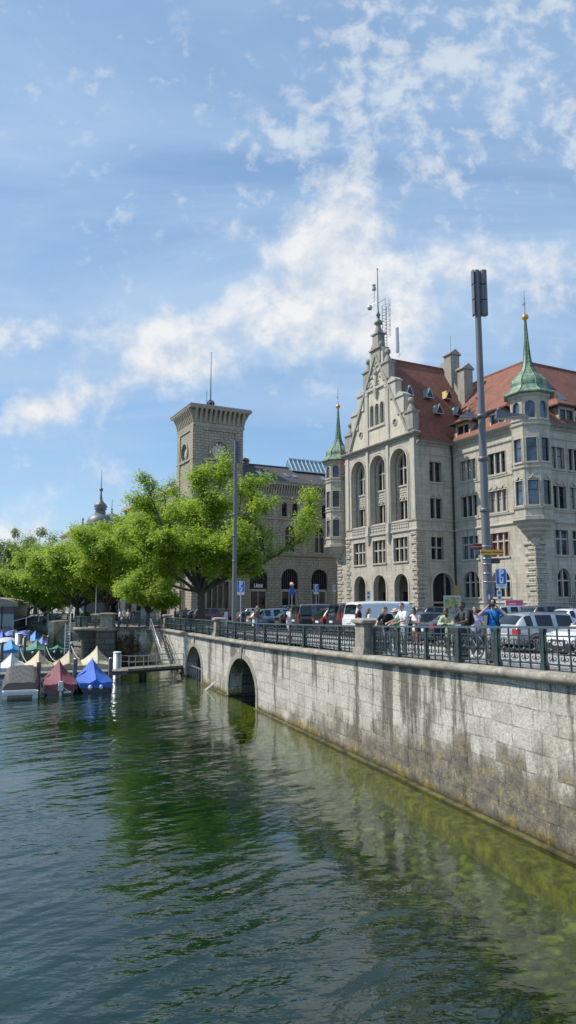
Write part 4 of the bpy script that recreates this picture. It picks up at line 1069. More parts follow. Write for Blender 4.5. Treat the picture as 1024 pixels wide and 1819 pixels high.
def box_dormer(F, x, y0, z0, par):
    """stone-fronted dormer with a low hipped roof; y0 is its front"""
    wd = .95
    mb = F.mb(); mb.box(x - wd - .2, x - wd, y0, y0 + .3, z0, z0 + 1.75); mb.box(x + wd, x + wd + .2, y0, y0 + .3, z0, z0 + 1.75); mb.box(x - wd - .2, x + wd + .2, y0, y0 + .3, z0 + 1.55, z0 + 1.85); mb.box(x - wd - .25, x + wd + .25, y0 - .06, y0 + .3, z0 - .2, z0)
    mb.box(x - wd - .2, x - wd, y0 + .3, y0 + 2.6, z0, z0 + 1.75); mb.box(x + wd, x + wd + .2, y0 + .3, y0 + 2.6, z0, z0 + 1.75)
    d = mb.build('dormer', ST, par)
    F.window(x - wd, x + wd, z0, z0 + 1.55, 2, (), depth=.2, sill=False, par=d, y=y0)
    mb = F.mb(); o_ = .45
    P = [(x - wd - o_ - .2, y0 - .5, z0 + 1.87), (x + wd + o_ + .2, y0 - .5, z0 + 1.87), (x + wd + o_ + .2, y0 + 4.0, z0 + 1.87), (x - wd - o_ - .2, y0 + 4.0, z0 + 1.87), (x - .5, y0 + .9, z0 + 2.9), (x + .5, y0 + .9, z0 + 2.9), (x + .5, y0 + 4.0, z0 + 3.0), (x - .5, y0 + 4.0, z0 + 3.0)]
    mb.add(P, [(0, 1, 5, 4), (1, 2, 6, 5), (3, 0, 4, 7), (4, 5, 6, 7), (0, 3, 2, 1)])
    mb.build('dormer_roof', M['red_roof'], d)
    mb = F.mb(); mb.box(x - wd - o_ - .3, x + wd + o_ + .3, y0 - .62, y0 - .48, z0 + 1.78, z0 + 1.95); mb.box(x - wd - o_ - .32, x - wd - o_ - .2, y0 - .6, y0 + 3.0, z0 + 1.75, z0 + 1.9); mb.box(x + wd + o_ + .2, x + wd + o_ + .32, y0 - .6, y0 + 3.0, z0 + 1.75, z0 + 1.9); mb.build('dormer_gutter', M['black'], d)
box_dormer(wf, 1.75, .1, 19.95, rw); box_dormer(wf, 7.0, .1, 19.95, rw); 
for x in (5.2, 12.5, 19.5): box_dormer(sf, x, .1, 19.95, rw)
def sky_light(x, z, wd, h, m, label=None):
    # on the side slope: x along it
    k = lambda zz: (zz - 19.72) / (HZ - 19.72)
    def pt(xx, zz, up=.06):
        p = sf.M @ Vector((xx, -e + (WX + e - HX) * k(zz), zz)); 
        return p + Vector((.75, 0, .66)) * up
    mb = MB(); mb.add([pt(x, z), pt(x + wd, z), pt(x + wd, z + h), pt(x, z + h), pt(x, z, -.1), pt(x + wd, z, -.1), pt(x + wd, z + h, -.1), pt(x, z + h, -.1)], [(0, 1, 2, 3), (0, 1, 5, 4), (1, 2, 6, 5), (2, 3, 7, 6), (3, 0, 4, 7)])
    o = mb.build('skylight', m, rw)
    if label: o['label'] = label
sky_light(2.9, 24.2, .9, .9, M['glass_blue']); sky_light(5.2, 25.2, 1.5, 1.6, M['sign_black'], 'dark roof hatch'); sky_light(6.9, 25.2, 1.5, 1.6, M['sign_black'], 'dark roof hatch'); sky_light(7.6, 23.6, .9, .9, M['glass_blue']); sky_light(7.9, 21.2, 1.2, 1.1, M['glass_blue'])
# ---------------------------------------------------------------- copper-capped corner turrets
def turret(cx, cy, faces, label, R_=1.72):
    t = MB()
    ap = R_; r = ap / math.cos(PI / 8)
    t.lathe([(r - .18, 10.0), (r - .18, 22.1)], (cx, cy), 8, rot=PI / 8, smooth=False)
    for z, q, h in ((10.25, .22, .3), (11.12, .14, .2), (14.95, .14, .22), (19.1, .16, .26), (19.5, .1, .12), (21.95, .2, .3)):
        t.lathe([(r - .1, z - h * .6), (r + q * .5, z - h * .5), (r + q, z), (r + q, z + h * .3), (r - .1, z + h * .5)], (cx, cy), 8, rot=PI / 8, smooth=False)
    t.lathe([(.05, 7.6), (.35, 7.7), (.45, 8.1), (.5, 8.4), (.95, 8.7), (1.0, 8.9), (1.35, 9.1), (1.4, 9.3), (1.7, 9.55), (1.75, 9.75), (2.1, 10.0), (2.1, 10.2), (0, 10.2)], (cx, cy), 8, rot=PI / 8, smooth=False)
    tw = t.build('turret', ST, th); tw['label'] = label
    fw = 2 * ap * math.tan(PI / 8)
    for k in range(8):
        a = PI / 4 * k
        nrm = Vector((math.cos(a), math.sin(a), 0)); ex = Vector((-math.sin(a), math.cos(a), 0))
        F = Facade(tw, Vector((cx, cy, 0)) + nrm * ap - ex * fw / 2, ex, -nrm)
        c = fw / 2
        wins = [(rect(c - .46, c + .46, 11.4, 13.7), 0), (rect(c - .46, c + .46, 15.5, 17.75), 0), (arch(c - .44, c + .44, 19.65, 21.35, 10), 1)] if k in faces else []
        F.wall(rect(-.02, fw + .02, 10.3, 21.9), [w_[0] for w_ in wins], S, .2, name='turret_face')
        if wins:
            for j, (z0, z1, ar) in enumerate(((11.4, 13.7, 0), (15.5, 17.75, 0), (19.65, 21.35, 1))):
                F.window(c - .46 if not ar else c - .44, c + .46 if not ar else c + .44, z0, z1, 1, (), bool(ar), depth=.12, ogee=(j == 0), mull=.1, glass=M['glass_blue'] if k in faces[1:3] or ar else M['glass'], sill=True, surround=.05, par=tw, wood=(j < 2))
    t = MB()
    Pf = [(1.6, 22.0), (2.3, 22.12), (2.28, 22.22), (1.95, 22.45), (1.68, 22.75), (1.58, 23.05), (1.60, 23.35), (1.50, 23.65), (1.20, 24.05), (.84, 24.45), (.58, 24.9), (.42, 25.4), (.33, 26.0), (.25, 26.9), (.18, 27.8), (.13, 28.6), (.09, 29.4), (.07, 29.8)]
    t.lathe([(a / math.cos(PI / 8), z) for a, z in Pf], (cx, cy), 8, rot=PI / 8, smooth=False)
    for k in range(8):
        a = PI / 8 + PI / 4 * k
        t.tube([(cx + (q / math.cos(PI / 8) + .02) * math.cos(a), cy + (q / math.cos(PI / 8) + .02) * math.sin(a), z) for q, z in Pf[1:]], .045, 4)
    tr = t.build('turret_roof', M['copper'], th)
    t = MB(); t.lathe([(0, 29.75), (.14, 29.8), (.12, 29.95), (.3, 30.1), (.33, 30.3), (.22, 30.5), (.05, 30.6), (.04, 30.62)], (cx, cy), 10); t.build('gold_ball', M['gold'], tr)
    t = MB(); t.tube([(cx, cy, 30.5), (cx, cy, 33.0)], [.04, .02], 5); t.ball((cx, cy, 32.2), .07, 6); t.box(cx - .25, cx + .1, cy - .012, cy + .012, 31.5, 31.75); t.build('weather_vane', M['pole'], tr)
    return tw
turret(WX - .15, FD + .15, (5, 6, 7, 0, 4), 'right corner turret over quoins, big blue-reflecting windows')
turret(LX + .15, FD + .15, (4, 5, 6, 7), 'far left corner turret partly hidden by the gable')
# iron fence and lettering at the side
me = text_mesh('STADTHAUS', .42, .01)
o = obj('lettering', me, M['steel'], th); o.matrix_local = fl.M @ Matrix.Translation((2.45 - f0 + .3, .28, .95)) @ Matrix.Rotation(PI / 2, 4, 'X')

# ================================================================ the post office with its clock tower
PO0 = Vector((-14.2, 104, -2.4)); POA = math.atan2(.454, .891)
po_ = thing('post_office', 'grey rusticated office building with square clock tower and arched shopfronts behind the trees', 'building', PO0, POA)
PS, PT = M['post'], M['post_trim']
TW = 8.0; TD = 7.6
def voussoirs(F, c, zs, r0, r1, n=15, pr=.12, m=None):
    mb = F.mb()
    for i in range(n):
        a0 = PI * i / n + .018; a1 = PI * (i + 1) / n - .018
        rr = r1 * (1.07 if i == n // 2 else 1)
        mb.prism([(c + r0 * math.cos(a0), zs + r0 * math.sin(a0)), (c + rr * math.cos(a0), zs + rr * math.sin(a0)), (c + rr * math.cos(a1), zs + rr * math.sin(a1)), (c + r0 * math.cos(a1), zs + r0 * math.sin(a1))],
                 (0, -pr, 0), (1, 0, 0), (0, 0, 1), (0, pr + .05, 0))
    return mb.build('voussoirs', m or PT, F.p)
tf = Facade(po_, (0, 0, 0), (1, 0, 0), (0, 1, 0)); tl = Facade(po_, (0, TD, 0), (0, -1, 0), (1, 0, 0)); tr_ = Facade(po_, (TW, 0, 0), (0, 1, 0), (-1, 0, 0)); tb = Facade(po_, (TW, TD, 0), (-1, 0, 0), (0, 1 - 2, 0))
tf.wall(rect(0, TW, -1, 30), [rect(2.4, 5.9, 1.6, 5.6), arch(4 - 1.0, 4 + 1.0, 10.4, 14.6), [(4 + 1.42 * math.cos(PI / 12 * i), 25.5 + 1.42 * math.sin(PI / 12 * i)) for i in range(24)]], PS, .6, name='tower_wall')
tl.wall(rect(0, TD - .6, -1, 30), [[(3.5 + 1.42 * math.cos(PI / 12 * i), 25.5 + 1.42 * math.sin(PI / 12 * i)) for i in range(24)], arch(2.4, 4.6, 10.4, 14.6), arch(2.1, 4.9, -.4, 7.6)], PS, .6, name='tower_wall')
tr_.wall(rect(.6, TD, 15, 30), [], PS, .6, name='tower_wall'); 
MB().box(.6, TW - .6, TD - .6, TD, 15, 30).build('tower_wall', PS, po_)
tf.window(2.4, 5.9, 1.6, 5.6, 4, (), stone=PT, mull=.12, surround=.18, wood=False); tf.window(3, 5, 10.4, 14.6, 2, (13.2,), True, stone=PT, surround=.1)
tl.window(2.4, 4.6, 10.4, 14.6, 2, (13.2,), True, stone=PT, surround=.1); tl.window(2.1, 4.9, -.4, 7.6, 3, (4.4,), True, stone=PT)
voussoirs(tf, 4, 13.6, 1.0, 1.9, 11)
for F, wd in ((tf, TW), (tl, TD - .0)):
    # corner pilasters leave a sunk panel
    mb = F.mb(); 
    for x in (0.0, wd - 1.35): mb.box(x, x + 1.35, -.16, .02, 15.6, 29.2)
    mb.box(1.35, wd - 1.35, -.16, .02, 28.6, 29.2)
    mb.build('tower_pilaster', PS, po_)
    F.mb().box(-.2, wd + .2, -.22, .02, 24.0, 24.25).build('string_course', PT, po_)
    F.mb().box(-.2, wd + .2, -.28, .02, 15.4, 15.8).build('string_course', PT, po_)
mb = MB(); mb.frustum(TW / 2, TD / 2, 29.2, 29.6, TW / 2 + .18, TD / 2 + .18, TW / 2 + .25, TD / 2 + .25); mb.frustum(TW / 2, TD / 2, 29.6, 31.7, TW / 2 + .06, TD / 2 + .06, TW / 2 + .06, TD / 2 + .06); mb.build('cornice', PT, po_)
for F, wd in ((tf, TW), (tl, TD), (tr_, TD)):
    mb = F.mb()
    for k in range(11):
        x = .15 + k * (wd - .3) / 10
        mb.prism([(-.02, 29.65), (.22, 29.75), (.5, 30.7), (.95, 31.5), (.95, 31.7), (-.02, 31.7)], (x - .17, 0, 0), (0, -1, 0), (0, 0, 1), (.34, 0, 0))
    mb.build('brackets', PT, po_)
mb = MB(); mb.frustum(TW / 2, TD / 2, 31.7, 32.05, TW / 2 + 1.0, TD / 2 + 1.0, TW / 2 + 1.12, TD / 2 + 1.12); mb.build('tower_cap', PT, po_)
mb = MB(); mb.frustum(TW / 2, TD / 2, 32.05, 32.35, TW / 2 + 1.16, TD / 2 + 1.16, TW / 2 + .9, TD / 2 + .9); mb.build('tower_roof', M['lead'], po_)
ROM = ['XII', 'I', 'II', 'III', 'IV', 'V', 'VI', 'VII', 'VIII', 'IX', 'X', 'XI']
for F, cx in ((tf, 4.0), (tl, 3.5)):
    mb = F.mb(); mb.prism([(cx + 1.42 * math.cos(PI / 16 * i), 25.5 + 1.42 * math.sin(PI / 16 * i)) for i in range(32)], (0, .25, 0), (1, 0, 0), (0, 0, 1), (0, .1, 0)); ck = mb.build('clock', plain('clock face', (.55, .52, .45), .6), po_)
    mb = F.mb()
    for i in range(12):
        t = text_mesh(ROM[i], .42, .01, bold=.012); a = PI / 2 - PI / 6 * i
        mesh_into(mb, t, Matrix.Translation((cx + 1.12 * math.cos(a), .225, 25.5 + 1.12 * math.sin(a))) @ Matrix.Rotation(-(a - PI / 2), 4, 'Y') @ Matrix.Rotation(PI / 2, 4, 'X'))
        bpy.data.meshes.remove(t)
    mb.build('numerals', M['sign_black'], ck, fix=False)
    mb = F.mb(); mb.bar((cx, .2, 25.4), (cx + .45, .2, 26.0), .09, .03); mb.bar((cx + .1, .18, 25.6), (cx - .7, .18, 24.7), .06, .03); mb.build('hands', M['gold'], ck)
    mb = F.mb(); mb.tube([(cx + 1.52 * math.cos(PI / 14 * i), -.12, 25.5 + 1.52 * math.sin(PI / 14 * i)) for i in range(29)], .13, 6); mb.build('clock_ring', PT, ck)
# ball finial and mast
mb = MB(); mb.tube([(4, 3.8, 32.3), (4, 3.8, 33.2)], [.35, .12], 8)
for k in range(6):
    a = PI * k / 6; mb.tube([(4 + .62 * math.cos(a) * math.sin(PI / 8 * i), 3.8 + .62 * math.sin(a) * math.sin(PI / 8 * i), 33.9 + .62 * math.cos(PI / 8 * i)) for i in range(17)], .06, 5)
for z, r in ((33.9, .64), (34.2, .56), (33.6, .56)): mb.tube([(4 + r * math.cos(PI / 8 * i), 3.8 + r * math.sin(PI / 8 * i), z) for i in range(17)], .05, 5)
mb.lathe([(.1, 33.1), (.3, 33.35), (.1, 33.5)], (4, 3.8), 8); mb.ball((4, 3.8, 33.9), .32, 8); mb.build('armillary_ball', M['sign_black'], po_)
MB().tube([(4, 3.8, 34.4), (4, 3.8, 38), (4, 3.8, 42.4)], [.10, .07, .04], 6).ball((4, 3.8, 42.4), .1, 6).box(3.3, 3.36, 3.77, 3.83, 34.2, 35.9).build('mast', M['sign_black'], po_)
# main front
FX1 = 34
mf = Facade(po_, (TW, .5, 0), (1, 0, 0), (0, 1, 0))
cb = [3.1, 8.5, 13.9, 19.3]
hl = []
for c in cb:
    hl += [arch(c - 1.5, c + 1.5, -.5, 7.8), arch(c - .85, c + .85, 10.5, 14.6)] + [arch(c + s_ * .95 - .5, c + s_ * .95 + .5, 16.1, 18.4) for s_ in (-1, 1)]
mf.wall(rect(0, FX1 - TW, -1, 21.4), hl, PS, .6, name='front_wall')
for i, c in enumerate(cb):
    w_ = mf.window(c - 1.5, c + 1.5, 4.55, 7.8, 8, (5.4, 6.2, 7.0), True, stone=M['sign_black'], mull=.05, wood=False, sill=False, label='arched shop window with iron glazing bars')
    mb = mf.mb(); mb.box(c - 1.5, c - 1.28, .15, .4, -1, 4.55); mb.box(c + 1.28, c + 1.5, .15, .4, -1, 4.55); mb.box(c - 1.5, c + 1.5, .15, .4, 4.2, 4.55); mb.box(c - .05, c + .05, .25, .4, -1, 4.2)
    d = mb.build('shop_front', M['sand_trim'], po_)
    mf.mb().box(c - 1.28, c + 1.28, .42, .46, -1, 4.2).build('pane', M['glass'], d)
    voussoirs(mf, c, 6.3, 1.5, 2.65, 17); mf.window(c - .85, c + .85, 10.5, 14.6, 2, (13.1,), True, stone=PT, surround=.12, wood=False); voussoirs(mf, c, 13.75, .97, 1.75, 11)
    for s_ in (-1, 1): mf.window(c + s_ * .95 - .5, c + s_ * .95 + .5, 16.1, 18.4, 1, (), True, stone=PT, surround=.12)
    mb = mf.mb(); mb.box(c + 2.35, c + 3.05, -.1, .02, 10.3, 15.6); mb.box(c + 2.35, c + 3.05, -.1, .02, 15.9, 19.2); mb.build('pilaster', PT, po_)
mb = mf.mb(); mb.box(-.1, FX1 - TW, -.25, .02, 9.85, 10.15); mb.box(-.1, FX1 - TW, -.32, .02, 10.15, 10.3); mb.box(-.1, FX1 - TW, -.2, .02, 15.55, 15.85); mb.box(-.1, FX1 - TW, -.14, .02, 19.15, 19.4); mb.build('string_course', PT, po_)
mb = mf.mb()
for k in range(58): mb.prism([(-.02, 19.5), (.15, 19.6), (.28, 20.3), (.6, 20.9), (.6, 21.1), (-.02, 21.1)], (.05 + k * .45, 0, 0), (0, -1, 0), (0, 0, 1), (.22, 0, 0))
mb.build('brackets', PT, po_)
mb = mf.mb(); mb.box(-.1, FX1 - TW, -.75, .1, 21.1, 21.45); mb.build('cornice', PT, po_)
mf.mb().box(-.1, FX1 - TW, -.85, -.1, 21.45, 21.65).build('gutter', M['copper'], po_)
mb = MB(); slab(mb, [(TW, -.2, 21.6), (FX1, -.2, 21.6), (FX1, 6.5, 25.3), (TW, 6.5, 25.3)]); slab(mb, [(TW, 6.5, 25.3), (FX1, 6.5, 25.3), (FX1, 13, 21.6), (TW, 13, 21.6)]); mb.bar((TW, 6.5, 25.3), (FX1, 6.5, 25.3), .5, .25)
pr_ = mb.build('roof', M['slate'], po_)
for x in (11.6, 13.2, 16.6, 18.0, 23.6):
    mb = MB(); slab(mb, [(x, 2.0, 22.95), (x + .8, 2.0, 22.95), (x + .8, 3.3, 23.67), (x, 3.3, 23.67)], .2); mb.build('skylight', M['glass_blue'], pr_)
mb = MB(); mb.lathe([(.7, 25), (.7, 25.7), (.9, 25.8), (.6, 26.2), (0, 26.4)], (11.2, 6.5), 10); mb.build('vent', M['lead'], pr_)
mb = MB(); x0, x1 = 19.2, 29
for k in range(13):
    x = x0 + k * (x1 - x0) / 12; mb.bar((x, 4.6, 24.6), (x, 6.4, 27.0), .14, .1); mb.bar((x, 6.4, 27.0), (x, 8.2, 24.6), .14, .1)
mb.bar((x0, 6.4, 27.0), (x1, 6.4, 27.0), .16); mb.bar((x0, 4.6, 24.6), (x1, 4.6, 24.6), .16); lt = mb.build('roof_lantern', M['white'], pr_)
mb = MB(); slab(mb, [(x0, 4.65, 24.6), (x1, 4.65, 24.6), (x1, 6.4, 26.95), (x0, 6.4, 26.95)], .03); slab(mb, [(x0, 6.4, 26.95), (x1, 6.4, 26.95), (x1, 8.15, 24.6), (x0, 8.15, 24.6)], .03); mb.add([(x0, 4.65, 24.6), (x0, 8.15, 24.6), (x0, 6.4, 26.95)], [(0, 1, 2)]); mb.build('pane', plain('lantern glass', (.10, .26, .34), .08), lt)
# river front running back behind the trees
rf_ = Facade(po_, (.6, 44, 0), (0, -1, 0), (1, 0, 0))
hr = []; cr = [3.5 + 5.4 * k for k in range(6)]
for c in cr: hr += [arch(c - 1.5, c + 1.5, -.5, 7.6), arch(c - .85, c + .85, 10.5, 14.6), arch(c - 1.2, c - .3, 16.1, 18.4), arch(c + .3, c + 1.2, 16.1, 18.4)]
rf_.wall(rect(0, 36.4, -1, 21.4), hr, PS, .6, name='front_wall')
for c in cr:
    rf_.window(c - 1.5, c + 1.5, -.4, 7.6, 4, (4.4,), True, stone=PT, sill=False); rf_.window(c - .85, c + .85, 10.5, 14.6, 2, (13.1,), True, stone=PT, surround=.12, wood=False)
    for a in (-1.2, .3): rf_.window(c + a, c + a + .9, 16.1, 18.4, 1, (), True, stone=PT, surround=.1, wood=False)
mb = rf_.mb(); mb.box(0, 36.4, -.3, .02, 9.85, 10.3); mb.box(0, 36.4, -.2, .02, 15.55, 15.85); mb.box(0, 36.4, -.7, .1, 20.9, 21.5); mb.build('string_course', PT, po_)
mb = MB(); slab(mb, [(0, 7.6, 21.6), (0, 44.2, 21.6), (7, 44.2, 24.6), (7, 7.6, 24.6)]); slab(mb, [(7, 7.6, 24.6), (7, 44.2, 24.6), (14, 44.2, 21.6), (14, 7.6, 21.6)]); mb.build('roof', M['slate'], po_)
MB().box(.6, FX1, 43.5, 44, -1, 21).build('rear_wall', PS, po_)
me = text_mesh('LÄDE', .62, .03, bold=.03)
o = obj('shop_lettering', me, M['sign_white'], po_); o.matrix_local = mf.M @ Matrix.Translation((3.1 - .1, -.05, 5.0)) @ Matrix.Rotation(PI / 2, 4, 'X')
mf.mb().box(3.1 - .9, 3.1 + .75, .0, .06, 4.62, 4.66).build('sign_rail', M['sign_black'], po_)

# ================================================================ domed block farther down the quay
dm0 = Vector((-52, 176, -2.4))
dm = thing('domed_building', 'distant grey block with lead domes and a lantern spire showing above the trees', 'building', dm0, POA)
mb = MB(); mb.box(0, 46, 0, 30, -1, 21.5); mb.build('wall', M['sand_dark'], dm)
df = Facade(dm, (0, 0, 0), (1, 0, 0), (0, 1, 0))
for k in range(8):
    for z in (3, 8, 13, 17.5):
        mb = df.mb(); mb.box(1.5 + k * 4, 3.2 + k * 4, -.05, .0, z, z + 2.4); mb.build('window', M['glass'], dm)
mb = MB(); mb.sweep([(-.1, 30, 21.2), (-.1, 0, 21.2), (46, 0, 21.2)], [(-.05, -.4), (.5, 0), (.5, .4), (-.05, .5)]); mb.build('cornice', M['sand_dark'], dm)
def dome(cx, cy, z, r, h, lant=True):
    mb = MB(); mb.lathe([(r * 1.02, z - 2.2), (r * 1.02, z - .1), (r * 1.14, z), (r * 1.14, z + .25), (r, z + .3)], (cx, cy), 12); mb.build('dome_drum', M['sand_dark'], dm)
    mb = MB(); P = [(r * math.cos(PI / 2 * i / 8), z + .3 + h * math.sin(PI / 2 * i / 8)) for i in range(8)]
    mb.lathe(P + [(r * .18, z + .3 + h)], (cx, cy), 16)
    zz = z + .25 + h
    if lant:
        mb.lathe([(r * .42, zz - .2), (r * .36, zz + .8), (r * .48, zz + .95), (r * .40, zz + 1.2), (r * .52, zz + 1.7), (r * .36, zz + 2.5), (r * .16, zz + 3.2), (r * .08, zz + 4.6), (r * .06, zz + 5.6)], (cx, cy), 12)
        mb.ball((cx, cy, zz + 6.2), .55, 8); mb.tube([(cx, cy, zz + 5.5), (cx, cy, zz + 11.5)], [.14, .06], 5)
    else:
        mb.tube([(cx, cy, zz - .3), (cx, cy, zz + .8), (cx, cy, zz + 4)], [.4, .12, .06], 6); mb.ball((cx, cy, zz + 1.2), .3, 6)
    mb.build('dome', M['lead'], dm)
dome(5.5, 4, 22.5, 3.5, 2.9); dome(9.8, 10, 23.0, 3.5, 3.2, False)
for x, y in ((.4, .4), (10.5, .4), (14, .4)):
    mb = MB(); mb.lathe([(.4, 21.6), (.3, 22.4), (.15, 22.8), (.35, 23.2), (.1, 23.8)], (x, y), 8); mb.build('urn', M['sand_dark'], dm)
# ---------------------------------------------------------------- trees
def leaf_mat(name, dark, light, trans):
    m, N, L, b = mat(name); N.remove(b)
    out = N['Material Output']
    gi = N.new('ShaderNodeNewGeometry')
    r = ramp(N, [(0, dark), (.5, tuple((a + c) / 2 for a, c in zip(dark, light))), (1, light)]); L.new(gi.outputs['Random Per Island'], r.inputs[0])
    n = noise_n(N, L, objcoord(N), .55, 3)
    c = mix(N, L, maprange(N, L, n.outputs['Fac'], .38, .66, .0, .45), r.outputs[0], tuple(x * .6 for x in dark))
    d = N.new('ShaderNodeBsdfPrincipled'); L.new(c, d.inputs['Base Color']); d.inputs['Roughness'].default_value = .55; d.inputs['Specular IOR Level'].default_value = .3
    t = N.new('ShaderNodeBsdfTranslucent'); L.new(mix(N, L, .6, c, trans), t.inputs['Color'])
    x = N.new('ShaderNodeMixShader'); x.inputs[0].default_value = .48; L.new(d.outputs[0], x.inputs[1]); L.new(t.outputs[0], x.inputs[2]); L.new(x.outputs[0], out.inputs[0])
    return m
LEAF = leaf_mat('fresh green leaves', (.115, .22, .022), (.30, .44, .045), (.52, .70, .04))
LEAF2 = leaf_mat('pale green leaves', (.11, .17, .05), (.24, .32, .09), (.34, .46, .10))
LEAF3 = leaf_mat('yellow green leaves', (.16, .27, .02), (.32, .44, .04), (.42, .60, .04))
LEAF3B = leaf_mat('light green leaves', (.12, .22, .02), (.28, .42, .04), (.44, .64, .04))
BARK = plain('dark bark', (.075, .06, .045), .9, 0, .35, 4, .2, 0, .5)
def rvec(rg):
    while True:
        v = Vector((rg.uniform(-1, 1), rg.uniform(-1, 1), rg.uniform(-1, 1)))
        if .05 < v.length < 1: return v.normalized()
class Tree:
    def __init__(s, seed): s.rg = random.Random(seed); s.wood = MB(); s.tips = []
    def limb(s, p, d, length, r, lev, droop=.0, upw=.12, nseg=5):
        rg = s.rg; P = [Vector(p)]; Rr = [r]; d = Vector(d).normalized()
        for i in range(nseg):
            d = (d + rvec(rg) * .24 + Vector((0, 0, upw - droop * (i / nseg)))).normalized()
            P.append(P[-1] + d * length / nseg); Rr.append(max(.016, r * (1 - .62 * (i + 1) / nseg)))
        s.wood.tube(P, Rr, 7 if r > .12 else 5, cap=False)
        s.kids(P, Rr, length, lev)
    def kids(s, P, Rr, length, lev):
        rg = s.rg
        if lev == 0:
            for i in range(2, len(P)): s.tips.append((P[i], .55))
            return
        n = {3: 5, 2: 4, 1: 4}[lev]
        for k in range(n):
            f = .32 + .68 * (k + rg.random() * .6) / n
            i = min(len(P) - 2, int(f * (len(P) - 1)))
            q = P[i].lerp(P[i + 1], f * (len(P) - 1) - i)
            ax = (P[i + 1] - P[i]).normalized()
            side = rvec(rg); side = (side - ax * side.dot(ax)).normalized(); side.z = abs(side.z) * .5 + side.z * .35
            s.limb(q, ax * rg.uniform(.35, .8) + side * rg.uniform(.7, 1.1), length * rg.uniform(.38, .56), Rr[i] * .62, lev - 1, .1, .10, 4)
        if lev == 1: s.tips.append((P[-1], .6))
        else: s.limb(P[-1], P[-1] - P[-2], length * .42, Rr[-1], lev - 1, .1, .1, 4)
    def path(s, pts, r0, r1, lev=2):
        """a limb along given points"""
        n = 9; Q = []
        pts = [Vector(p) for p in pts]
        for i in range(n + 1):
            t = i / n * (len(pts) - 1); k = min(int(t), len(pts) - 2)
            Q.append(pts[k].lerp(pts[k + 1], t - k) + rvec(s.rg) * .10 * (i > 0))
        Rr = [r0 + (r1 - r0) * i / n for i in range(n + 1)]
        s.wood.tube(Q, Rr, 8, cap=False)
        L_ = sum((b - a).length for a, b in zip(pts, pts[1:]))
        s.kids(Q, Rr, L_ * .62, lev)
    def leaves(s, per, size, clump=.85, flat=.78, keep=1.0, extra=None):
        rg = s.rg; mb = MB(); V = mb.v; F = mb.f
        tips = [t for t in s.tips if rg.random() < keep]
        for c, _ in tips:
            cr = clump * rg.uniform(.5, 1.3)
            for k in range(per):
                v = rvec(rg) * cr * (rg.random() ** .6) * (1.0 if rg.random() < .85 else 1.45); v.z *= flat
                p = c + v
                sz = size * rg.uniform(.6, 1.3)
                out_ = Vector((v.x, v.y, v.z * .5 + .25)).normalized()
                nrm = (Vector((0, 0, .85)) + rvec(rg) * .75 + out_ * .45).normalized()
                a = nrm.orthogonal().normalized(); t = rg.uniform(0, 2 * PI)
                b = nrm.cross(a); a, b = a * math.cos(t) + b * math.sin(t), b * math.cos(t) - a * math.sin(t)
                n0 = len(V)
                V += [p - a * sz * .5, p + b * sz * .26 - nrm * sz * .06, p + a * sz * .55 - nrm * sz * .14, p - b * sz * .26 - nrm * sz * .06]
                F.append([n0, n0 + 1, n0 + 2, n0 + 3]); mb.mi.append(0); mb.sm.append(False)
        return mb
def tree(loc, seed, height, spread, r, label, per=44, size=.30, lm=None, limbs=None, nlimb=6, lev=2, clump=.85, bare=.28, group='trees along the quay', name='broadleaf_tree', lean=(0, 0), keep=1.0, rise=.75, lowf=.34):
    T = Tree(seed); rg = T.rg
    z1 = height * bare; top = Vector((lean[0], lean[1], height * .80))
    fork = Vector((lean[0] * .35, lean[1] * .35, z1))
    T.wood.tube([(0, 0, -.3), (0, 0, .15), (lean[0] * .1, lean[1] * .1, z1 * .5), fork], [r * 1.4, r * 1.05, r * .9, r * .85], 10, cap=False)
    if limbs:
        for P, r0 in limbs: T.path([fork if i == 0 else p for i, p in enumerate([None] + P)], r0 * .85, .05, lev)
    for k in range(nlimb):
        a = 2.39996 * k + rg.random() * .5
        hf = lowf + (.5 + .42 * rise - lowf) * ((k * .618) % 1.0); sp_ = spread * (.78 - .45 * max(0, hf - .5)) * rg.uniform(.8, 1.0)
        q = Vector((math.cos(a) * sp_, math.sin(a) * sp_, height * hf))
        T.path([fork, fork.lerp(q, .5) + Vector((0, 0, height * .04)), q], r * .42, .05, lev)
    T.path([fork, fork.lerp(top, .5), top], r * .7, .05, lev)
    t = thing(name, label, 'tree', loc, 0, group)
    T.wood.build('trunk', BARK, t, fix=False)
    T.leaves(per, size, clump, keep=keep).build('crown', lm or LEAF, t, fix=False)
    return t
def at_ground(px, Y):
    X = (px - 512) / 1260 * Y
    return Vector((X, Y, ground_z(X, Y) - .1))
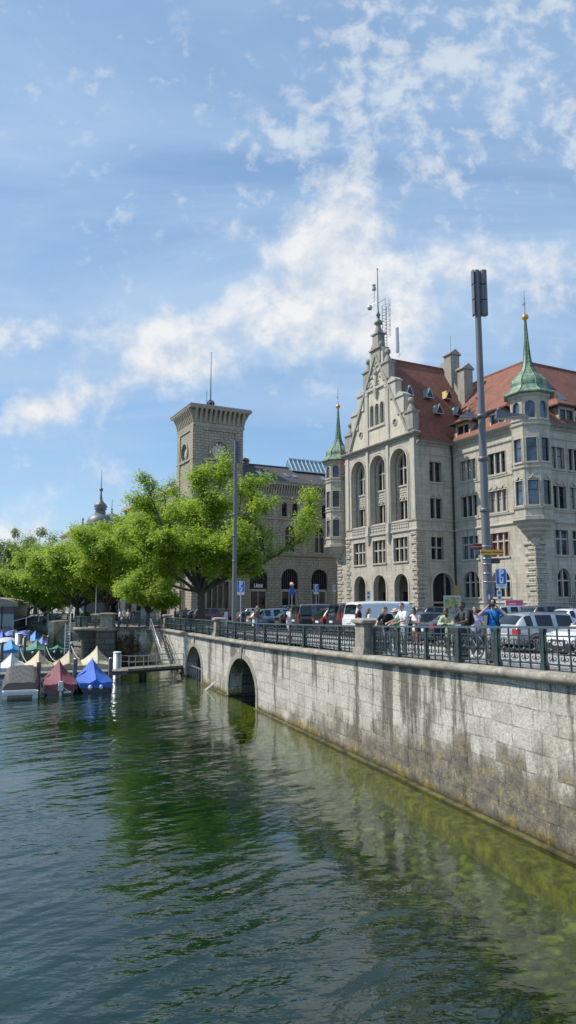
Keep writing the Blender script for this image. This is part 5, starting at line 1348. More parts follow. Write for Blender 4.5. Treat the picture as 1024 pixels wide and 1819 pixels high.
# the big tree in front of the clock tower: limbs as they leave the fork, in metres from its foot
tree(at_ground(358, 58), 11, 13.9, 5.8, .34, 'largest tree, wide crown with one long limb reaching right across the post office', per=74, size=.235, nlimb=9, lev=2, clump=.95, bare=.22, rise=.6, limbs=[
    ([Vector((2.4, .3, 4.4)), Vector((5.2, -.4, 5.6)), Vector((6.8, 0, 6.6)), Vector((8.2, .3, 8.6))], .24),
    ([Vector((1.2, -1, 5.6)), Vector((2.8, -1.2, 8.0)), Vector((4.0, -1.2, 10.2))], .2),
    ([Vector((-.6, .5, 6)), Vector((.4, .4, 9.2)), Vector((1.2, 0, 11.6))], .22),
    ([Vector((-1.8, -.5, 5.6)), Vector((-3.2, -.6, 8.2)), Vector((-4.0, 0, 10.4))], .2),
    ([Vector((-2.2, 0, 4.4)), Vector((-4.0, -.5, 5.6)), Vector((-5.2, -.6, 6.6))], .18),
    ([Vector((-1.6, -1.6, 4.0)), Vector((-2.8, -2.0, 5.4)), Vector((-3.4, -2.2, 6.8))], .16),
    ([Vector((.6, -1.6, 4.0)), Vector((1.6, -2.0, 5.4)), Vector((2.2, -2.2, 6.6))], .16),
    ([Vector((-2.0, -1, 3.6)), Vector((-3.6, -1.6, 3.6)), Vector((-4.6, -1.8, 3.2))], .14)])
tree(at_ground(292, 71), 23, 15.4, 4.6, .34, 'tall open-crowned tree behind the largest tree, showing sky between its upper limbs', per=52, size=.26, nlimb=7, clump=.95, bare=.3, keep=.7)
tree(at_ground(264, 69.5), 5, 6.6, 3.0, .2, 'short bushy tree just behind the small railing pillar by the ladder stairs', per=80, size=.22, nlimb=10, lev=2, clump=.75, bare=.22, rise=.5, lm=LEAF3B)
tree(at_ground(226, 79), 31, 14.4, 6.8, .42, 'leaning tree with forked trunk behind the dark quay pier', per=66, size=.31, nlimb=12, clump=1.25, bare=.2, lean=(.8, 0), rise=.8)
tree(at_ground(190, 85), 37, 11.8, 7.8, .42, 'broad tree beside the dark kiosk', per=66, size=.33, nlimb=13, clump=1.35, bare=.18, rise=.75)
tree(at_ground(138, 92), 41, 12.2, 8.2, .36, 'rounded tree above the quay steps', per=66, size=.35, nlimb=14, clump=1.4, bare=.14, rise=.7)
tree(at_ground(82, 102), 43, 9.3, 7.0, .32, 'lowest tree of the quay row, its crown reaching down over the far terrace', per=66, size=.36, nlimb=13, clump=1.4, bare=.10, rise=.5)
for i, (px_, Y, h_, s_, lab) in enumerate(((64, 150, 18.5, 7, 'pale distant tree next to the quay row, right one of the far three'), (22, 156, 19, 7.5, 'pale distant tree standing between two others at the far left'), (-22, 146, 17, 7.5, 'pale distant tree cut by the left picture edge'))):
    tree(at_ground(px_, Y), 51 + i, h_, s_, .45, lab, per=44, size=.42, lm=LEAF2, nlimb=8, clump=1.6, bare=.18, group='trees on the far bank', rise=.75, keep=.85)
for i, (px_, Y, h_, lab) in enumerate(((18, 128, 9.5, 'dark low tree behind the boathouse roof'), (-25, 124, 10, 'dark low tree at the left edge behind the boathouse'), (52, 130, 8.5, 'low dark tree behind the far terrace steps'))):
    tree(at_ground(px_, Y), 71 + i, h_, 5.2, .3, lab, per=44, size=.4, lm=LEAF2, nlimb=7, clump=1.3, bare=.12, group='trees on the far bank', rise=.5)
# bright bush above the curved terrace
def bush(loc, seed, r, h, label, lm):
    rg = random.Random(seed); T = Tree(seed)
    for k in range(26):
        v = rvec(rg); T.tips.append((Vector((v.x * r * .7, v.y * r * .7, h * .5 + v.z * h * .35)), .5))
    t = thing('bush', label, 'bush', loc)
    for k in range(5): T.wood.tube([(0, 0, -.1), (rg.uniform(-.4, .4) * r, rg.uniform(-.4, .4) * r, h * .6)], [.06, .02], 5, cap=False)
    T.wood.build('stems', BARK, t, fix=False); T.leaves(36, .30, .5, .8).build('foliage', lm, t, fix=False)
bush(at_ground(101, 100), 3, 1.7, 2.5, 'bright yellow-green bush above the curved terrace railing', LEAF3)
bush(at_ground(150, 92), 4, 1.2, 1.3, 'small dark hedge bush by the steps', LEAF)
# ---------------------------------------------------------------- cars
def paint(name, c, metal=.35, rough=.3):
    m, N, L, b = mat(name)
    n = noise_n(N, L, objcoord(N), 4, 3)
    L.new(mix(N, L, maprange(N, L, n.outputs['Fac'], .4, .7, 0, .3), c, tuple(x * .75 for x in c)), b.inputs['Base Color'])
    b.inputs['Metallic'].default_value = metal; b.inputs['Roughness'].default_value = rough
    b.inputs['Coat Weight'].default_value = 1.0; b.inputs['Coat Roughness'].default_value = .04
    return m
PAINT = {'silver': paint('silver paint', (.48, .50, .53), .6), 'white': paint('white car paint', (.74, .75, .76), 0), 'black': paint('black paint', (.010, .010, .012), .2), 'navy': paint('navy paint', (.015, .022, .04), .3),
         'grey': paint('dark grey paint', (.06, .062, .066), .5), 'blue_grey': paint('blue grey paint', (.27, .33, .42), .55), 'maroon': paint('maroon paint', (.10, .012, .018), .3), 'beige': paint('champagne paint', (.40, .38, .33), .5), 'teal': paint('light blue paint', (.16, .28, .34), .5)}
CARGLASS = glass_mat('car glass', (.010, .014, .018), .03); TYRE = plain('tyre rubber', (.018, .018, .018), .85); RIM = plain('alloy rim', (.35, .36, .37), .3, .8)
TRIM = plain('black car trim', (.018, .018, .019), .5); TAIL = plain('tail light', (.42, .008, .01), .25); HEAD = plain('headlight', (.6, .62, .64), .15, .3); PLATE = plain('number plate', (.72, .72, .70), .5)
# x from rear (0) to front; each station: x, sill z, belt z, roof z, half width at belt, half width at roof
TYPES = {
 'wagon': dict(L=4.6, W=.90, st=[(0, .42, .80, .82, .74, .70), (.06, .30, .92, .95, .82, .60), (.45, .24, .95, 1.38, .88, .62), (.75, .22, .95, 1.46, .90, .64), (1.7, .20, .94, 1.49, .90, .66), (2.5, .20, .92, 1.46, .90, .65), (2.75, .20, .91, 1.42, .90, .64), (3.45, .20, .88, .92, .89, .66), (4.2, .24, .78, .82, .84, .64), (4.5, .30, .62, .66, .72, .6), (4.6, .42, .54, .56, .6, .5)], g=(1, 2, 6, 7), doors=(.9, 1.85, 2.75), wheels=(.85, 3.65)),
 'hatch': dict(L=4.1, W=.88, st=[(0, .42, .82, .84, .72, .68), (.06, .30, .95, .98, .80, .58), (.42, .24, .98, 1.36, .86, .62), (.7, .22, .97, 1.46, .88, .64), (1.5, .20, .95, 1.50, .88, .65), (2.2, .20, .93, 1.47, .88, .64), (2.4, .20, .92, 1.43, .88, .63), (3.1, .20, .90, .94, .87, .64), (3.7, .24, .80, .84, .82, .62), (4.0, .30, .64, .68, .70, .56), (4.1, .42, .55, .57, .58, .5)], g=(1, 2, 6, 7), doors=(.85, 1.6, 2.4), wheels=(.72, 3.2)),
 'suv': dict(L=4.7, W=.95, st=[(0, .48, .95, .97, .80, .74), (.06, .36, 1.05, 1.08, .88, .64), (.4, .30, 1.08, 1.55, .93, .70), (.65, .28, 1.07, 1.66, .95, .72), (1.7, .28, 1.05, 1.71, .95, .73), (2.6, .28, 1.03, 1.67, .95, .72), (2.85, .28, 1.02, 1.62, .95, .71), (3.5, .28, 1.0, 1.06, .94, .72), (4.25, .32, .92, .97, .89, .70), (4.6, .38, .75, .80, .78, .64), (4.7, .5, .62, .64, .66, .56)], g=(1, 2, 6, 7), doors=(.9, 1.9, 2.85), wheels=(.85, 3.75)),
 'van': dict(L=5.0, W=.96, st=[(0, .48, .98, 1.0, .86, .82), (.05, .34, 1.06, 1.10, .92, .80), (.2, .28, 1.10, 1.78, .95, .80), (.4, .26, 1.10, 1.92, .96, .80), (1.8, .25, 1.09, 1.97, .96, .80), (3.3, .25, 1.07, 1.93, .96, .79), (3.5, .25, 1.06, 1.88, .96, .78), (4.2, .25, 1.04, 1.14, .94, .74), (4.7, .28, .92, .98, .88, .70), (4.95, .34, .74, .80, .78, .64), (5.0, .5, .62, .64, .68, .58)], g=(1, 2, 6, 7), doors=(1.1, 2.4, 3.5), wheels=(.85, 4.05)),
 'sedan': dict(L=4.7, W=.90, st=[(0, .42, .82, .84, .70, .66), (.08, .30, .96, .99, .80, .64), (.75, .22, .99, 1.03, .88, .66), (1.3, .20, .96, 1.36, .90, .62), (1.9, .20, .94, 1.43, .90, .63), (2.6, .20, .92, 1.41, .90, .63), (2.85, .20, .91, 1.37, .90, .62), (3.5, .20, .88, .92, .89, .66), (4.2, .24, .78, .82, .84, .64), (4.6, .30, .62, .66, .72, .6), (4.7, .42, .54, .56, .6, .5)], g=(2, 3, 6, 7), doors=(1.2, 1.95, 2.85), wheels=(.9, 3.7)),
}
def catmull(T, t):
    n = len(T) - 1; i = min(int(t), n - 1); f = t - i
    p0, p1, p2, p3 = T[max(0, i - 1)], T[i], T[i + 1], T[min(n, i + 2)]
    return tuple(.5 * ((2 * b) + (-a + c) * f + (2 * a - 5 * b + 4 * c - d) * f * f + (-a + 3 * b - 3 * c + d) * f ** 3) for a, b, c, d in zip(p0, p1, p2, p3))
def car_proto(kind, colour, label, closed_sides=False, rails=False):
    T = TYPES[kind]; st = T['st']; SUB = 4; n = (len(st) - 1) * SUB
    S_ = [catmull(st, i / SUB) for i in range(n + 1)]
    def ring(q):
        x, z0, zb, zr, wb, wr = q
        up = zr - zb
        pts = [(0, z0), (wb * .82, z0), (wb * .97, z0 + .05), (wb * 1.0, z0 + (zb - z0) * .45), (wb * 1.0, z0 + (zb - z0) * .78), (wb * .985, zb - .015), (wb * .955, zb + .012)]
        k = min(1, up / .35)
        pts += [(wb * .95 + (wr * 1.06 - wb * .95) * .5, zb + up * .5), (wr * 1.05, zb + up * .88), (wr * .93, zb + up * .975), (wr * .55, zr + .012 * k), (0, zr + .028 * k)]
        return [(x, y, z) for y, z in pts]
    Rg = [ring(q) for q in S_]; m_ = len(Rg[0])
    body = MB(); V = []
    for r_ in Rg: V += r_ + [(x, -y, z) for x, y, z in r_[1:-1]][::-1]
    mm = 2 * m_ - 2
    F = [(i * mm + k, (i + 1) * mm + k, (i + 1) * mm + (k + 1) % mm, i * mm + (k + 1) % mm) for i in range(n) for k in range(mm)]
    body.add(V, F, 0, True); body.add(V[:mm], [tuple(range(mm))]); body.add(V[-mm:], [tuple(range(mm))[::-1]])
    root = thing('parked_car', label, 'van' if kind == 'van' else 'car', (0, 0, 0), 0, 'cars parked along the quay')
    body.build('body', PAINT[colour], root)
    g0, g1, g2, g3 = T['g']
    def patch(i0, i1, k0, k1, off=.006, inset=(0, 0)):
        """glass laid over the body between two stations and two ring heights"""
        mbs = []
        for sgn in (1, -1):
            mb = MB(); P = []
            for i in range(i0, i1 + 1):
                row = []
                for k in range(k0, k1 + 1):
                    a = Vector(Rg[i][k]); 
                    row.append(a)
                P.append(row)
            V = []
            for i, row in enumerate(P):
                for k, a in enumerate(row):
                    i_ = i0 + i; k_ = k0 + k
                    t1 = Vector(Rg[min(n, i_ + 1)][k_]) - Vector(Rg[max(0, i_ - 1)][k_]); t2 = Vector(Rg[i_][min(m_ - 1, k_ + 1)]) - Vector(Rg[i_][max(0, k_ - 1)])
                    nr = t1.cross(t2); nr = nr.normalized() if nr.length > 1e-9 else Vector((0, 1, 0))
                    if nr.dot(a - Vector((a.x, 0, .7))) < 0: nr = -nr
                    q = a + nr * off; V.append((q.x, q.y * sgn, q.z))
            c = k1 - k0 + 1
            mb.add(V, [(i * c + k, (i + 1) * c + k, (i + 1) * c + k + 1, i * c + k + 1) for i in range(len(P) - 1) for k in range(c - 1)], 0, True)
            mbs.append(mb)
        return mbs
    # windscreen and rear window
    for nm, a, b in (('rear_window', g0 * SUB + 1, g1 * SUB), ('windscreen', g2 * SUB + 1, g3 * SUB - 1)):
        l, r = patch(a, b, 9, 11); f = MB(); f.v = l.v + r.v; f.f = l.f + [[i + len(l.v) for i in q] for q in r.f]; f.mi = l.mi + r.mi; f.sm = l.sm + r.sm
        f.build(nm, CARGLASS, root)
    ds = T['doors']; xs = [q[0] for q in S_]
    bounds = [S_[g1 * SUB - 1][0]] + list(ds) + [S_[g3 * SUB - 2][0]]
    for a, b in zip(bounds, bounds[1:]):
        ii = [i for i in range(n + 1) if a + .04 <= xs[i] <= b - .04]
        if len(ii) < 2: continue
        if closed_sides and a < ds[-1] - .1: continue
        for mb in patch(ii[0], ii[-1], 6, 8): mb.build('side_window', CARGLASS, root)
    Lc = T['L']; W_ = T['W']; s0 = S_[0]
    zb = st[1][2]
    for s_ in (1, -1):
        if kind == 'van' : MB().box(-.0, .12, s_ * .90 - .07, s_ * .90 + .05, .95, 1.32).build('tail_light', TAIL, root)
        else: MB().frustum(.06, s_ * (W_ - .2), zb - .22, zb - .02, .07, .17, .09, .15).build('tail_light', TAIL, root)
        MB().frustum(Lc - .30, s_ * (W_ - .26), st[-2][2] + .0, st[-2][2] + .14, .2, .16, .12, .13).build('headlight', HEAD, root)
        mb = MB(); xm = S_[g3 * SUB - 3][0]; mb.frustum(xm - .05, s_ * (W_ + .10), zb - .02, zb + .13, .06, .10, .07, .09); mb.build('wing_mirror', PAINT[colour], root)
        for wx_ in T['wheels']:
            mb = MB(Matrix.Translation((wx_, s_ * (W_ - .10), .33)) @ Matrix.Rotation(PI / 2, 4, 'X'))
            mb.lathe([(.2, -.11), (.31, -.11), (.335, -.07), (.335, .07), (.31, .11), (.2, .11)], n=20); wh = mb.build('wheel', TYRE, root)
            mb = MB(Matrix.Translation((wx_, s_ * (W_ - .10), .33)) @ Matrix.Rotation(PI / 2, 4, 'X'))
            zz = -.10 if s_ > 0 else .10
            mb.lathe([(.0, zz * .9), (.06, zz), (.2, zz * .6), (.205, zz)], n=16)
            for k in range(5):
                a = 2 * PI * k / 5; mb.bar((.04 * math.cos(a), .04 * math.sin(a), zz * 1.02), (.2 * math.cos(a), .2 * math.sin(a), zz * .95), .05, .02)
            mb.build('rim', RIM, wh)
            mb = MB(); c = (wx_, s_ * (W_ - .012), .33)
            ring_ = [(c[0] + .39 * math.cos(PI * i / 10), c[1], c[2] + .39 * math.sin(PI * i / 10)) for i in range(11)]
            mb.tube(ring_, .035, 5); mb.build('wheel_arch', TRIM, root)
    mb = MB(); mb.box(-.035, .25, -W_ * .84, W_ * .84, st[0][1] - .08, st[0][1] + .13); mb.build('rear_bumper', TRIM if kind in ('suv', 'van') else PAINT[colour], root)
    mb = MB(); mb.box(Lc - .25, Lc + .03, -W_ * .74, W_ * .74, .26, .46); mb.build('front_bumper', TRIM, root)
    MB().box(-.045, -.0, -.26, .26, st[0][2] - .22, st[0][2] - .10).build('number_plate', PLATE, root); MB().box(Lc + .01, Lc + .04, -.26, .26, .38, .5).build('number_plate', PLATE, root)
    MB().box(Lc - .06, Lc + .015, -.36, .36, .47, .58).build('grille', TRIM, root)
    if rails:
        zr = max(q[3] for q in st)
        for s_ in (1, -1): MB().tube([(.75, s_ * .62, zr - .06), (.85, s_ * .62, zr + .015), (2.45, s_ * .62, zr + .015), (2.6, s_ * .62, zr - .06)], .02, 5).build('roof_rail', RIM, root)
    mb = MB(); mb.bar((.05, .0, st[1][2] + .04), (.20, .38, st[1][2] + .10), .025); mb.build('rear_wiper', TRIM, root)
    return root
PROTO = {}
CAR_T = math.atan2(WN.y, WN.x)
def put_car(kind, colour, t, d, label, rot=0.0, face_river=False, scale=1.0, **kw):
    """rear bumper at t metres along the wall and d metres inland; the car points inland unless it faces the river"""
    key = (kind, kw.get('closed_sides', False), kw.get('rails', False))
    if key not in PROTO:
        o = car_proto(kind, colour, label, **kw); PROTO[key] = (o, colour); use = o
    else:
        src, c0 = PROTO[key]; use = copy_tree(src)
        if c0 != colour: recolor(use, {PAINT[c0]: PAINT[colour]})
        use['label'] = label
    p = W(t, d); ln = TYPES[kind]['L']
    if face_river: p = W(t, d + ln)
    mid = W(t, d + ln / 2)
    use.location = (p.x, p.y, ground_z(mid.x, mid.y) - .11)
    use.rotation_euler = (0, 0, CAR_T + rot + (PI if face_river else 0)); use.scale = (scale,) * 3
    return use
def tp(px, d):         # metres along the wall at which the line d metres inland passes this bearing
    u = (px - 512) / 1260; # W(t,d): X = 12.2+WD.x t+WN.x d, Y = WD.y t+WN.y d
    return (12.2 + WN.x * d - u * WN.y * d) / (u * WD.y - WD.x)
DR = 6.0
put_car('wagon', 'silver', tp(893, DR), DR, 'silver estate car, rear to the river, behind the man photographing', rails=True)
put_car('hatch', 'white', tp(988, 5.6), 5.6, 'white hatchback with sunlit windscreen facing the river at the right edge', face_river=True)
put_car('hatch', 'silver', tp(1130, 5.6), 5.6, 'silver hatchback mostly outside the right picture edge')
put_car('sedan', 'teal', tp(818, DR), DR, 'light blue saloon hidden behind the woman in green and the man with backpack')
put_car('sedan', 'navy', tp(752, DR), DR, 'dark navy saloon right behind the man in the white shirt')
put_car('sedan', 'black', tp(700, DR + .6), DR + .6, 'black saloon between white van and navy saloon')
put_car('van', 'white', tp(619, DR), DR, 'plain white panel van behind the broad railing pillar', closed_sides=True, scale=1.04)
put_car('van', 'black', tp(589, DR), DR, 'black people carrier parked left of the white panel van')
put_car('suv', 'black', tp(564, DR), DR, 'black off-roader with red lights between two dark vans')
put_car('van', 'grey', tp(522, DR), DR, 'dark grey people carrier behind the person with a dark rucksack')
put_car('hatch', 'black', tp(493, DR + .5), DR + .5, 'black hatchback left of the dark grey people carrier')
put_car('suv', 'blue_grey', tp(458, DR), DR, 'pale blue-grey off-roader beside the walking man in a dark jacket')
put_car('hatch', 'beige', tp(440, DR + .8), DR + .8, 'champagne hatchback half hidden by the walking man')
put_car('wagon', 'grey', tp(418, DR), DR, 'dark grey estate car right of the grey lamp column', rails=True)
put_car('hatch', 'navy', tp(332, DR), DR, 'dark blue hatchback left of the largest tree trunk')
put_car('suv', 'maroon', tp(344, DR + .4), DR + .4, 'maroon off-roader just behind the largest tree trunk')
put_car('hatch', 'black', tp(312, DR), DR, 'black hatchback near the small quay tree')
D2 = 17.0
for px_, kd, cl, lab, fr in ((930, 'suv', 'grey', 'dark grey off-roader in the second row, above the silver estate car', False), (868, 'suv', 'silver', 'silver off-roader in the second row behind the lamp column', False), (985, 'wagon', 'white', 'white estate car in the second row, near the town hall fence', False),
                        (742, 'suv', 'black', 'black off-roader in front of the town hall corner', False), (792, 'wagon', 'black', 'black estate car under the entrance arch', False), (1060, 'hatch', 'grey', 'grey hatchback in the second row, cut off at the right', False),
                        (500, 'van', 'black', 'black minibus in the second row below the shop arches', False), (560, 'hatch', 'grey', 'dark grey hatchback in the second row below the right shop arch', False), (455, 'sedan', 'navy', 'dark blue saloon in the second row below the left shop arch', False), (398, 'van', 'white', 'small white van left of the grey lamp column', True),
                        (592, 'sedan', 'black', 'black saloon in the second row at the town hall corner', False), (432, 'hatch', 'silver', 'silver hatchback in the second row right of the grey lamp column', False), (350, 'wagon', 'navy', 'navy estate car in the second row behind the largest tree', False)):
    put_car(kd, cl, tp(px_, D2), D2, lab, face_river=fr, **({'rails': True} if kd == 'wagon' else {}), **({'scale': .92} if (kd, cl) == ('van', 'white') else {}))
# motor scooters near the lamp column
def scooter(loc, rz, label, m):
    s = thing('motor_scooter', label, 'scooter', loc, rz, 'scooters parked by the lamp column')
    for x in (-.62, .62):
        mb = MB(Matrix.Translation((x, 0, .24)) @ Matrix.Rotation(PI / 2, 4, 'X')); mb.lathe([(.12, -.06), (.2, -.06), (.24, 0), (.2, .06), (.12, .06)], n=14); w_ = mb.build('wheel', TYRE, s)
        mb = MB(Matrix.Translation((x, 0, .24)) @ Matrix.Rotation(PI / 2, 4, 'X')); mb.lathe([(0, -.04), (.13, -.05), (.13, .05), (0, .04)], n=10); mb.build('rim', RIM, w_)
    mb = MB(); mb.tube([(-.85, 0, .62), (-.55, 0, .62), (-.2, 0, .55), (-.05, 0, .32), (.28, 0, .30), (.42, 0, .62), (.45, 0, .95)], [.06, .17, .16, .10, .10, .13, .08], 8); mb.frustum(.62, 0, .42, .52, .2, .09, .16, .07); mb.build('body', m, s)
    mb = MB(); mb.tube([(-.8, 0, .76), (-.5, 0, .80), (-.1, 0, .74)], [.08, .13, .10], 8); mb.build('seat', TRIM, s)
    mb = MB(); mb.tube([(.62, 0, .24), (.5, 0, .7), (.42, 0, 1.02)], .035, 6); mb.tube([(.36, -.34, 1.05), (.42, 0, 1.02), (.36, .34, 1.05)], .02, 6); mb.build('handlebar', TRIM, s)
    mb = MB(); mb.ball((.50, 0, .92), .085, 8); mb.build('headlight', HEAD, s)
    mb = MB(); mb.prism([(-.2, 0), (.2, 0), (.16, .42), (-.16, .42)], (.46, 0, 1.02), (0, 1, 0), (-.25, 0, 1), (.012, 0, 0)); mb.build('windshield', CARGLASS, s)
for i, (px_, d, c, lab) in enumerate(((368, 4.9, 'black', 'black motor scooter nearest the largest tree trunk'), (379, 4.8, 'grey', 'grey motor scooter in the middle of three'), (390, 4.9, 'navy', 'dark blue motor scooter next to the worn railing pillar'))):
    p = W(tp(px_, d), d); scooter((p.x, p.y, ground_z(p.x, p.y) - .1), CAR_T + .15 * i - .2, lab, PAINT[c])
# ---------------------------------------------------------------- people
def cap(mb, p, q, r0, r1, n=10):
    """tapered rod with round ends"""
    p, q = Vector(p), Vector(q); d = q - p; L_ = d.length
    d = d / L_ if L_ > 1e-6 else Vector((0, 0, 1)); a = d.orthogonal().normalized(); b = d.cross(a)
    prof = [(-r0 * math.cos(PI / 2 * i / 4), r0 * math.sin(PI / 2 * i / 4)) for i in range(5)] + [(L_ + r1 * math.sin(PI / 2 * i / 4), r1 * math.cos(PI / 2 * i / 4)) for i in range(5)]
    V = []; F = []
    for h, r in prof:
        for k in range(n):
            t = 2 * PI * k / n; V.append(p + d * h + (a * math.cos(t) + b * math.sin(t)) * max(r, .0004))
    for i in range(len(prof) - 1):
        for k in range(n): F.append((i * n + k, i * n + (k + 1) % n, (i + 1) * n + (k + 1) % n, (i + 1) * n + k))
    F.append(tuple(range(n))[::-1]); F.append(tuple(range((len(prof) - 1) * n, len(prof) * n)))
    mb.add(V, F)
def ell(mb, c, rx, ry, rz, rot=None):
    k = MB(); k.ball((0, 0, 0), 1, 14); Rm = (rot or Matrix()).to_4x4()
    Mx = Matrix.Translation(c) @ Rm @ Matrix.Diagonal((rx, ry, rz, 1))
    mb.add([Mx @ v for v in k.v], k.f)
def fuse(mb, voxel, dec=.4, smooth=3, shape=None):
    me = mb.mesh('lump')
    o = bpy.data.objects.new('lump', me); COL.objects.link(o)
    m = o.modifiers.new('r', 'REMESH'); m.mode = 'VOXEL'; m.voxel_size = voxel; m.use_smooth_shade = True
    s = o.modifiers.new('s', 'SMOOTH'); s.factor = .5; s.iterations = smooth
    if dec < 1: d = o.modifiers.new('d', 'DECIMATE'); d.ratio = dec
    bpy.context.view_layer.update()
    r = bpy.data.meshes.new_from_object(o.evaluated_get(bpy.context.evaluated_depsgraph_get()))
    bpy.data.objects.remove(o); bpy.data.meshes.remove(me)
    for p in r.polygons: p.use_smooth = True
    return r
SKIN = {'fair': plain('fair skin', (.52, .30, .21), .55, 0, .08, 8), 'tan': plain('tanned skin', (.40, .22, .14), .55, 0, .08, 8), 'dark': plain('brown skin', (.13, .062, .038), .5, 0, .08, 8)}
CL = {}
def cloth(c, nm):
    if nm not in CL: CL[nm] = plain(nm + ' cloth', c, .85, 0, .15, 12, .2, 0, .2)
    return CL[nm]
HAIR = {'dark': plain('dark hair', (.018, .013, .010), .5, 0, .3, 30), 'brown': plain('brown hair', (.09, .05, .03), .5, 0, .3, 30), 'blond': plain('blond hair', (.42, .28, .13), .5, 0, .3, 30), 'grey': plain('short grey hair', (.35, .31, .28), .6, 0, .2, 30), 'auburn': plain('auburn hair', (.30, .12, .04), .5, 0, .3, 30)}
EYEW = plain('eye white', (.7, .68, .65), .3); LIP = plain('lips', (.32, .10, .08), .5); LENS = plain('dark lens', (.01, .01, .012), .1)
def person(px, d, face, label, skin='fair', hair='dark', hairstyle='short', top=((.5, .5, .5), 'grey'), bottom=((.1, .1, .12), 'dark'), sleeves='short', legs='long', lean=0.0, arms=None, head=(0, 0), h=1.74, female=False, extra=None, feet=((.03, .1), (-.02, -.1)), detail=True, group=None):
    """face: heading in world radians. arms: ((elbow),(hand)) for left and right in the figure's own axes (x forward, y left)"""
    p = W(tp(px, d), d); gz = ground_z(p.x, p.y)
    root = thing('person', label, 'person', (p.x, p.y, gz), face, group)
    k = h / 1.75
    hipz = .92
    def T(x, y, z):                       # torso points lean about the hips
        dz = z - hipz; return Vector((x * math.cos(lean) + dz * math.sin(lean), y, hipz + dz * math.cos(lean) - x * math.sin(lean)))
    sw = .165 if female else .19; hw = .10 if female else .09
    sh = [T(0, s * sw, 1.40) for s in (1, -1)]
    if arms is None: arms = [((-.02, .24, 1.12), (.06, .22, .88)), ((-.02, -.24, 1.12), (.06, -.22, .88))]
    arms = [tuple(Vector(q) for q in a) for a in arms]
    hip = [Vector((0, s * hw, .90)) for s in (1, -1)]
    foot = [Vector((feet[0][0], feet[0][1], .075)), Vector((feet[1][0], feet[1][1], .075))]
    knee = [hip[i].lerp(foot[i], .5) + Vector((.035, 0, .02)) for i in (0, 1)]
    hy, hp = head
    HM = Matrix.Translation(T(.03, 0, 1.50)) @ Matrix.Rotation(hy, 4, 'Z') @ Matrix.Rotation(lean * .35 + hp, 4, 'Y')
    def H(x, y, z): return HM @ Vector((x, y, z))
    Hr = HM.to_3x3()
    b = MB()
    def torso(b, o=0.0):
        for (x, y, z, rx, ry, rz) in ((0, 0, 1.27, .108, .155 if not female else .135, .155), (.0, 0, 1.36, .085, sw - .02, .09), (.005, 0, 1.10, .098, .135 if not female else .115, .15), (0, 0, .95, .108, .15 if not female else .155, .125)):
            ell(b, T(x, y, z), rx + o, ry + o, rz + o, Matrix.Rotation(lean, 3, 'Y'))
        if female:
            for s in (1, -1): ell(b, T(.075, s * .065, 1.25), .055 + o, .062 + o, .065 + o)
        for s in (0, 1): cap(b, T(0, (1, -1)[s] * .07, 1.42), sh[s], .055 + o, .056 + o)
    torso(b)
    cap(b, T(-.01, 0, 1.40), H(0, 0, .03), .058, .052)
    # head: skull, face, jaw, nose, ears
    ell(b, H(-.005, 0, .145), .098, .076, .108, Hr); ell(b, H(.03, 0, .10), .068, .062, .085, Hr); ell(b, H(.045, 0, .045), .042, .045, .036, Hr)
    cap(b, H(.093, 0, .125), H(.112, 0, .092), .012, .015); ell(b, H(.082, 0, .052), .018, .026, .010, Hr)
    for s in (1, -1): ell(b, H(-.005, s * .078, .11), .022, .012, .034, Hr)
    for s in (0, 1):
        e, hnd = arms[s]; sg = (1, -1)[s]
        cap(b, sh[s], e, .050, .041); cap(b, e, hnd, .042, .027)
        f = (hnd - e).normalized(); up = Vector((0, 0, 1)) if abs(f.z) < .9 else Vector((1, 0, 0))
        side = f.cross(up).normalized(); nrm = side.cross(f)
        pc = hnd + f * .055
        ell(b, pc, .05, .042, .020, Matrix((f, side, nrm)).transposed())
        cr = (-nrm * .55 if nrm.z > 0 else nrm * .55)
        for q, (off, ln) in enumerate(((-.033, .066), (-.011, .078), (.011, .074), (.033, .058))):
            a0 = pc + f * .035 + side * off; a1 = a0 + (f + cr * .35) * ln * .55; a2 = a1 + (f * .6 + cr) * ln * .5
            cap(b, a0, a1, .0105, .0098, 7); cap(b, a1, a2, .0098, .0085, 7)
        th0 = hnd + f * .025 - side * sg * .03; th1 = th0 + (f * .5 - side * sg * .8) * .045; cap(b, th0, th1, .013, .011, 7); cap(b, th1, th1 + (f * .9 - side * sg * .2 + cr * .3) * .035, .011, .0095, 7)
    for s in (0, 1):
        cap(b, hip[s], knee[s], .086, .056); cap(b, knee[s], foot[s] + Vector((0, 0, .02)), .056, .038); cap(b, knee[s] + Vector((-.02, 0, -.08)), knee[s] + Vector((-.02, 0, -.16)), .048, .044)
        cap(b, foot[s] + Vector((-.03, 0, -.03)), foot[s] + Vector((.14, 0, -.04)), .038, .032)
    b.v = [v * k for v in b.v]
    obj('body', fuse(b, .0115 if detail else .02, .45 if detail else .35, 2), SKIN[skin], root)
    # shirt
    c = MB(); torso(c, .016)
    if sleeves != 'none':
        for s in (0, 1):
            e, hnd = arms[s]
            if sleeves == 'short': cap(c, sh[s], sh[s].lerp(e, .62), .068, .070)
            else: cap(c, sh[s], e, .068, .058); cap(c, e, e.lerp(hnd, .9), .058, .044)
    if legs in ('long', 'shorts'): ell(c, T(0, 0, .92), .128, .172, .09, Matrix.Rotation(lean, 3, 'Y'))
    c.v = [v * k for v in c.v]
    tops = obj('top', fuse(c, .014 if detail else .022, .5, 3), cloth(*top), root)
    # trousers, shorts or skirt
    c = MB(); ell(c, (0, 0, .95), .122, .165, .10)
    for s in (0, 1):
        if legs == 'long': cap(c, hip[s], knee[s], .100, .074); cap(c, knee[s], foot[s] + Vector((0, 0, .06)), .074, .062)
        elif legs == 'shorts': cap(c, hip[s], hip[s].lerp(knee[s], .85), .102, .090)
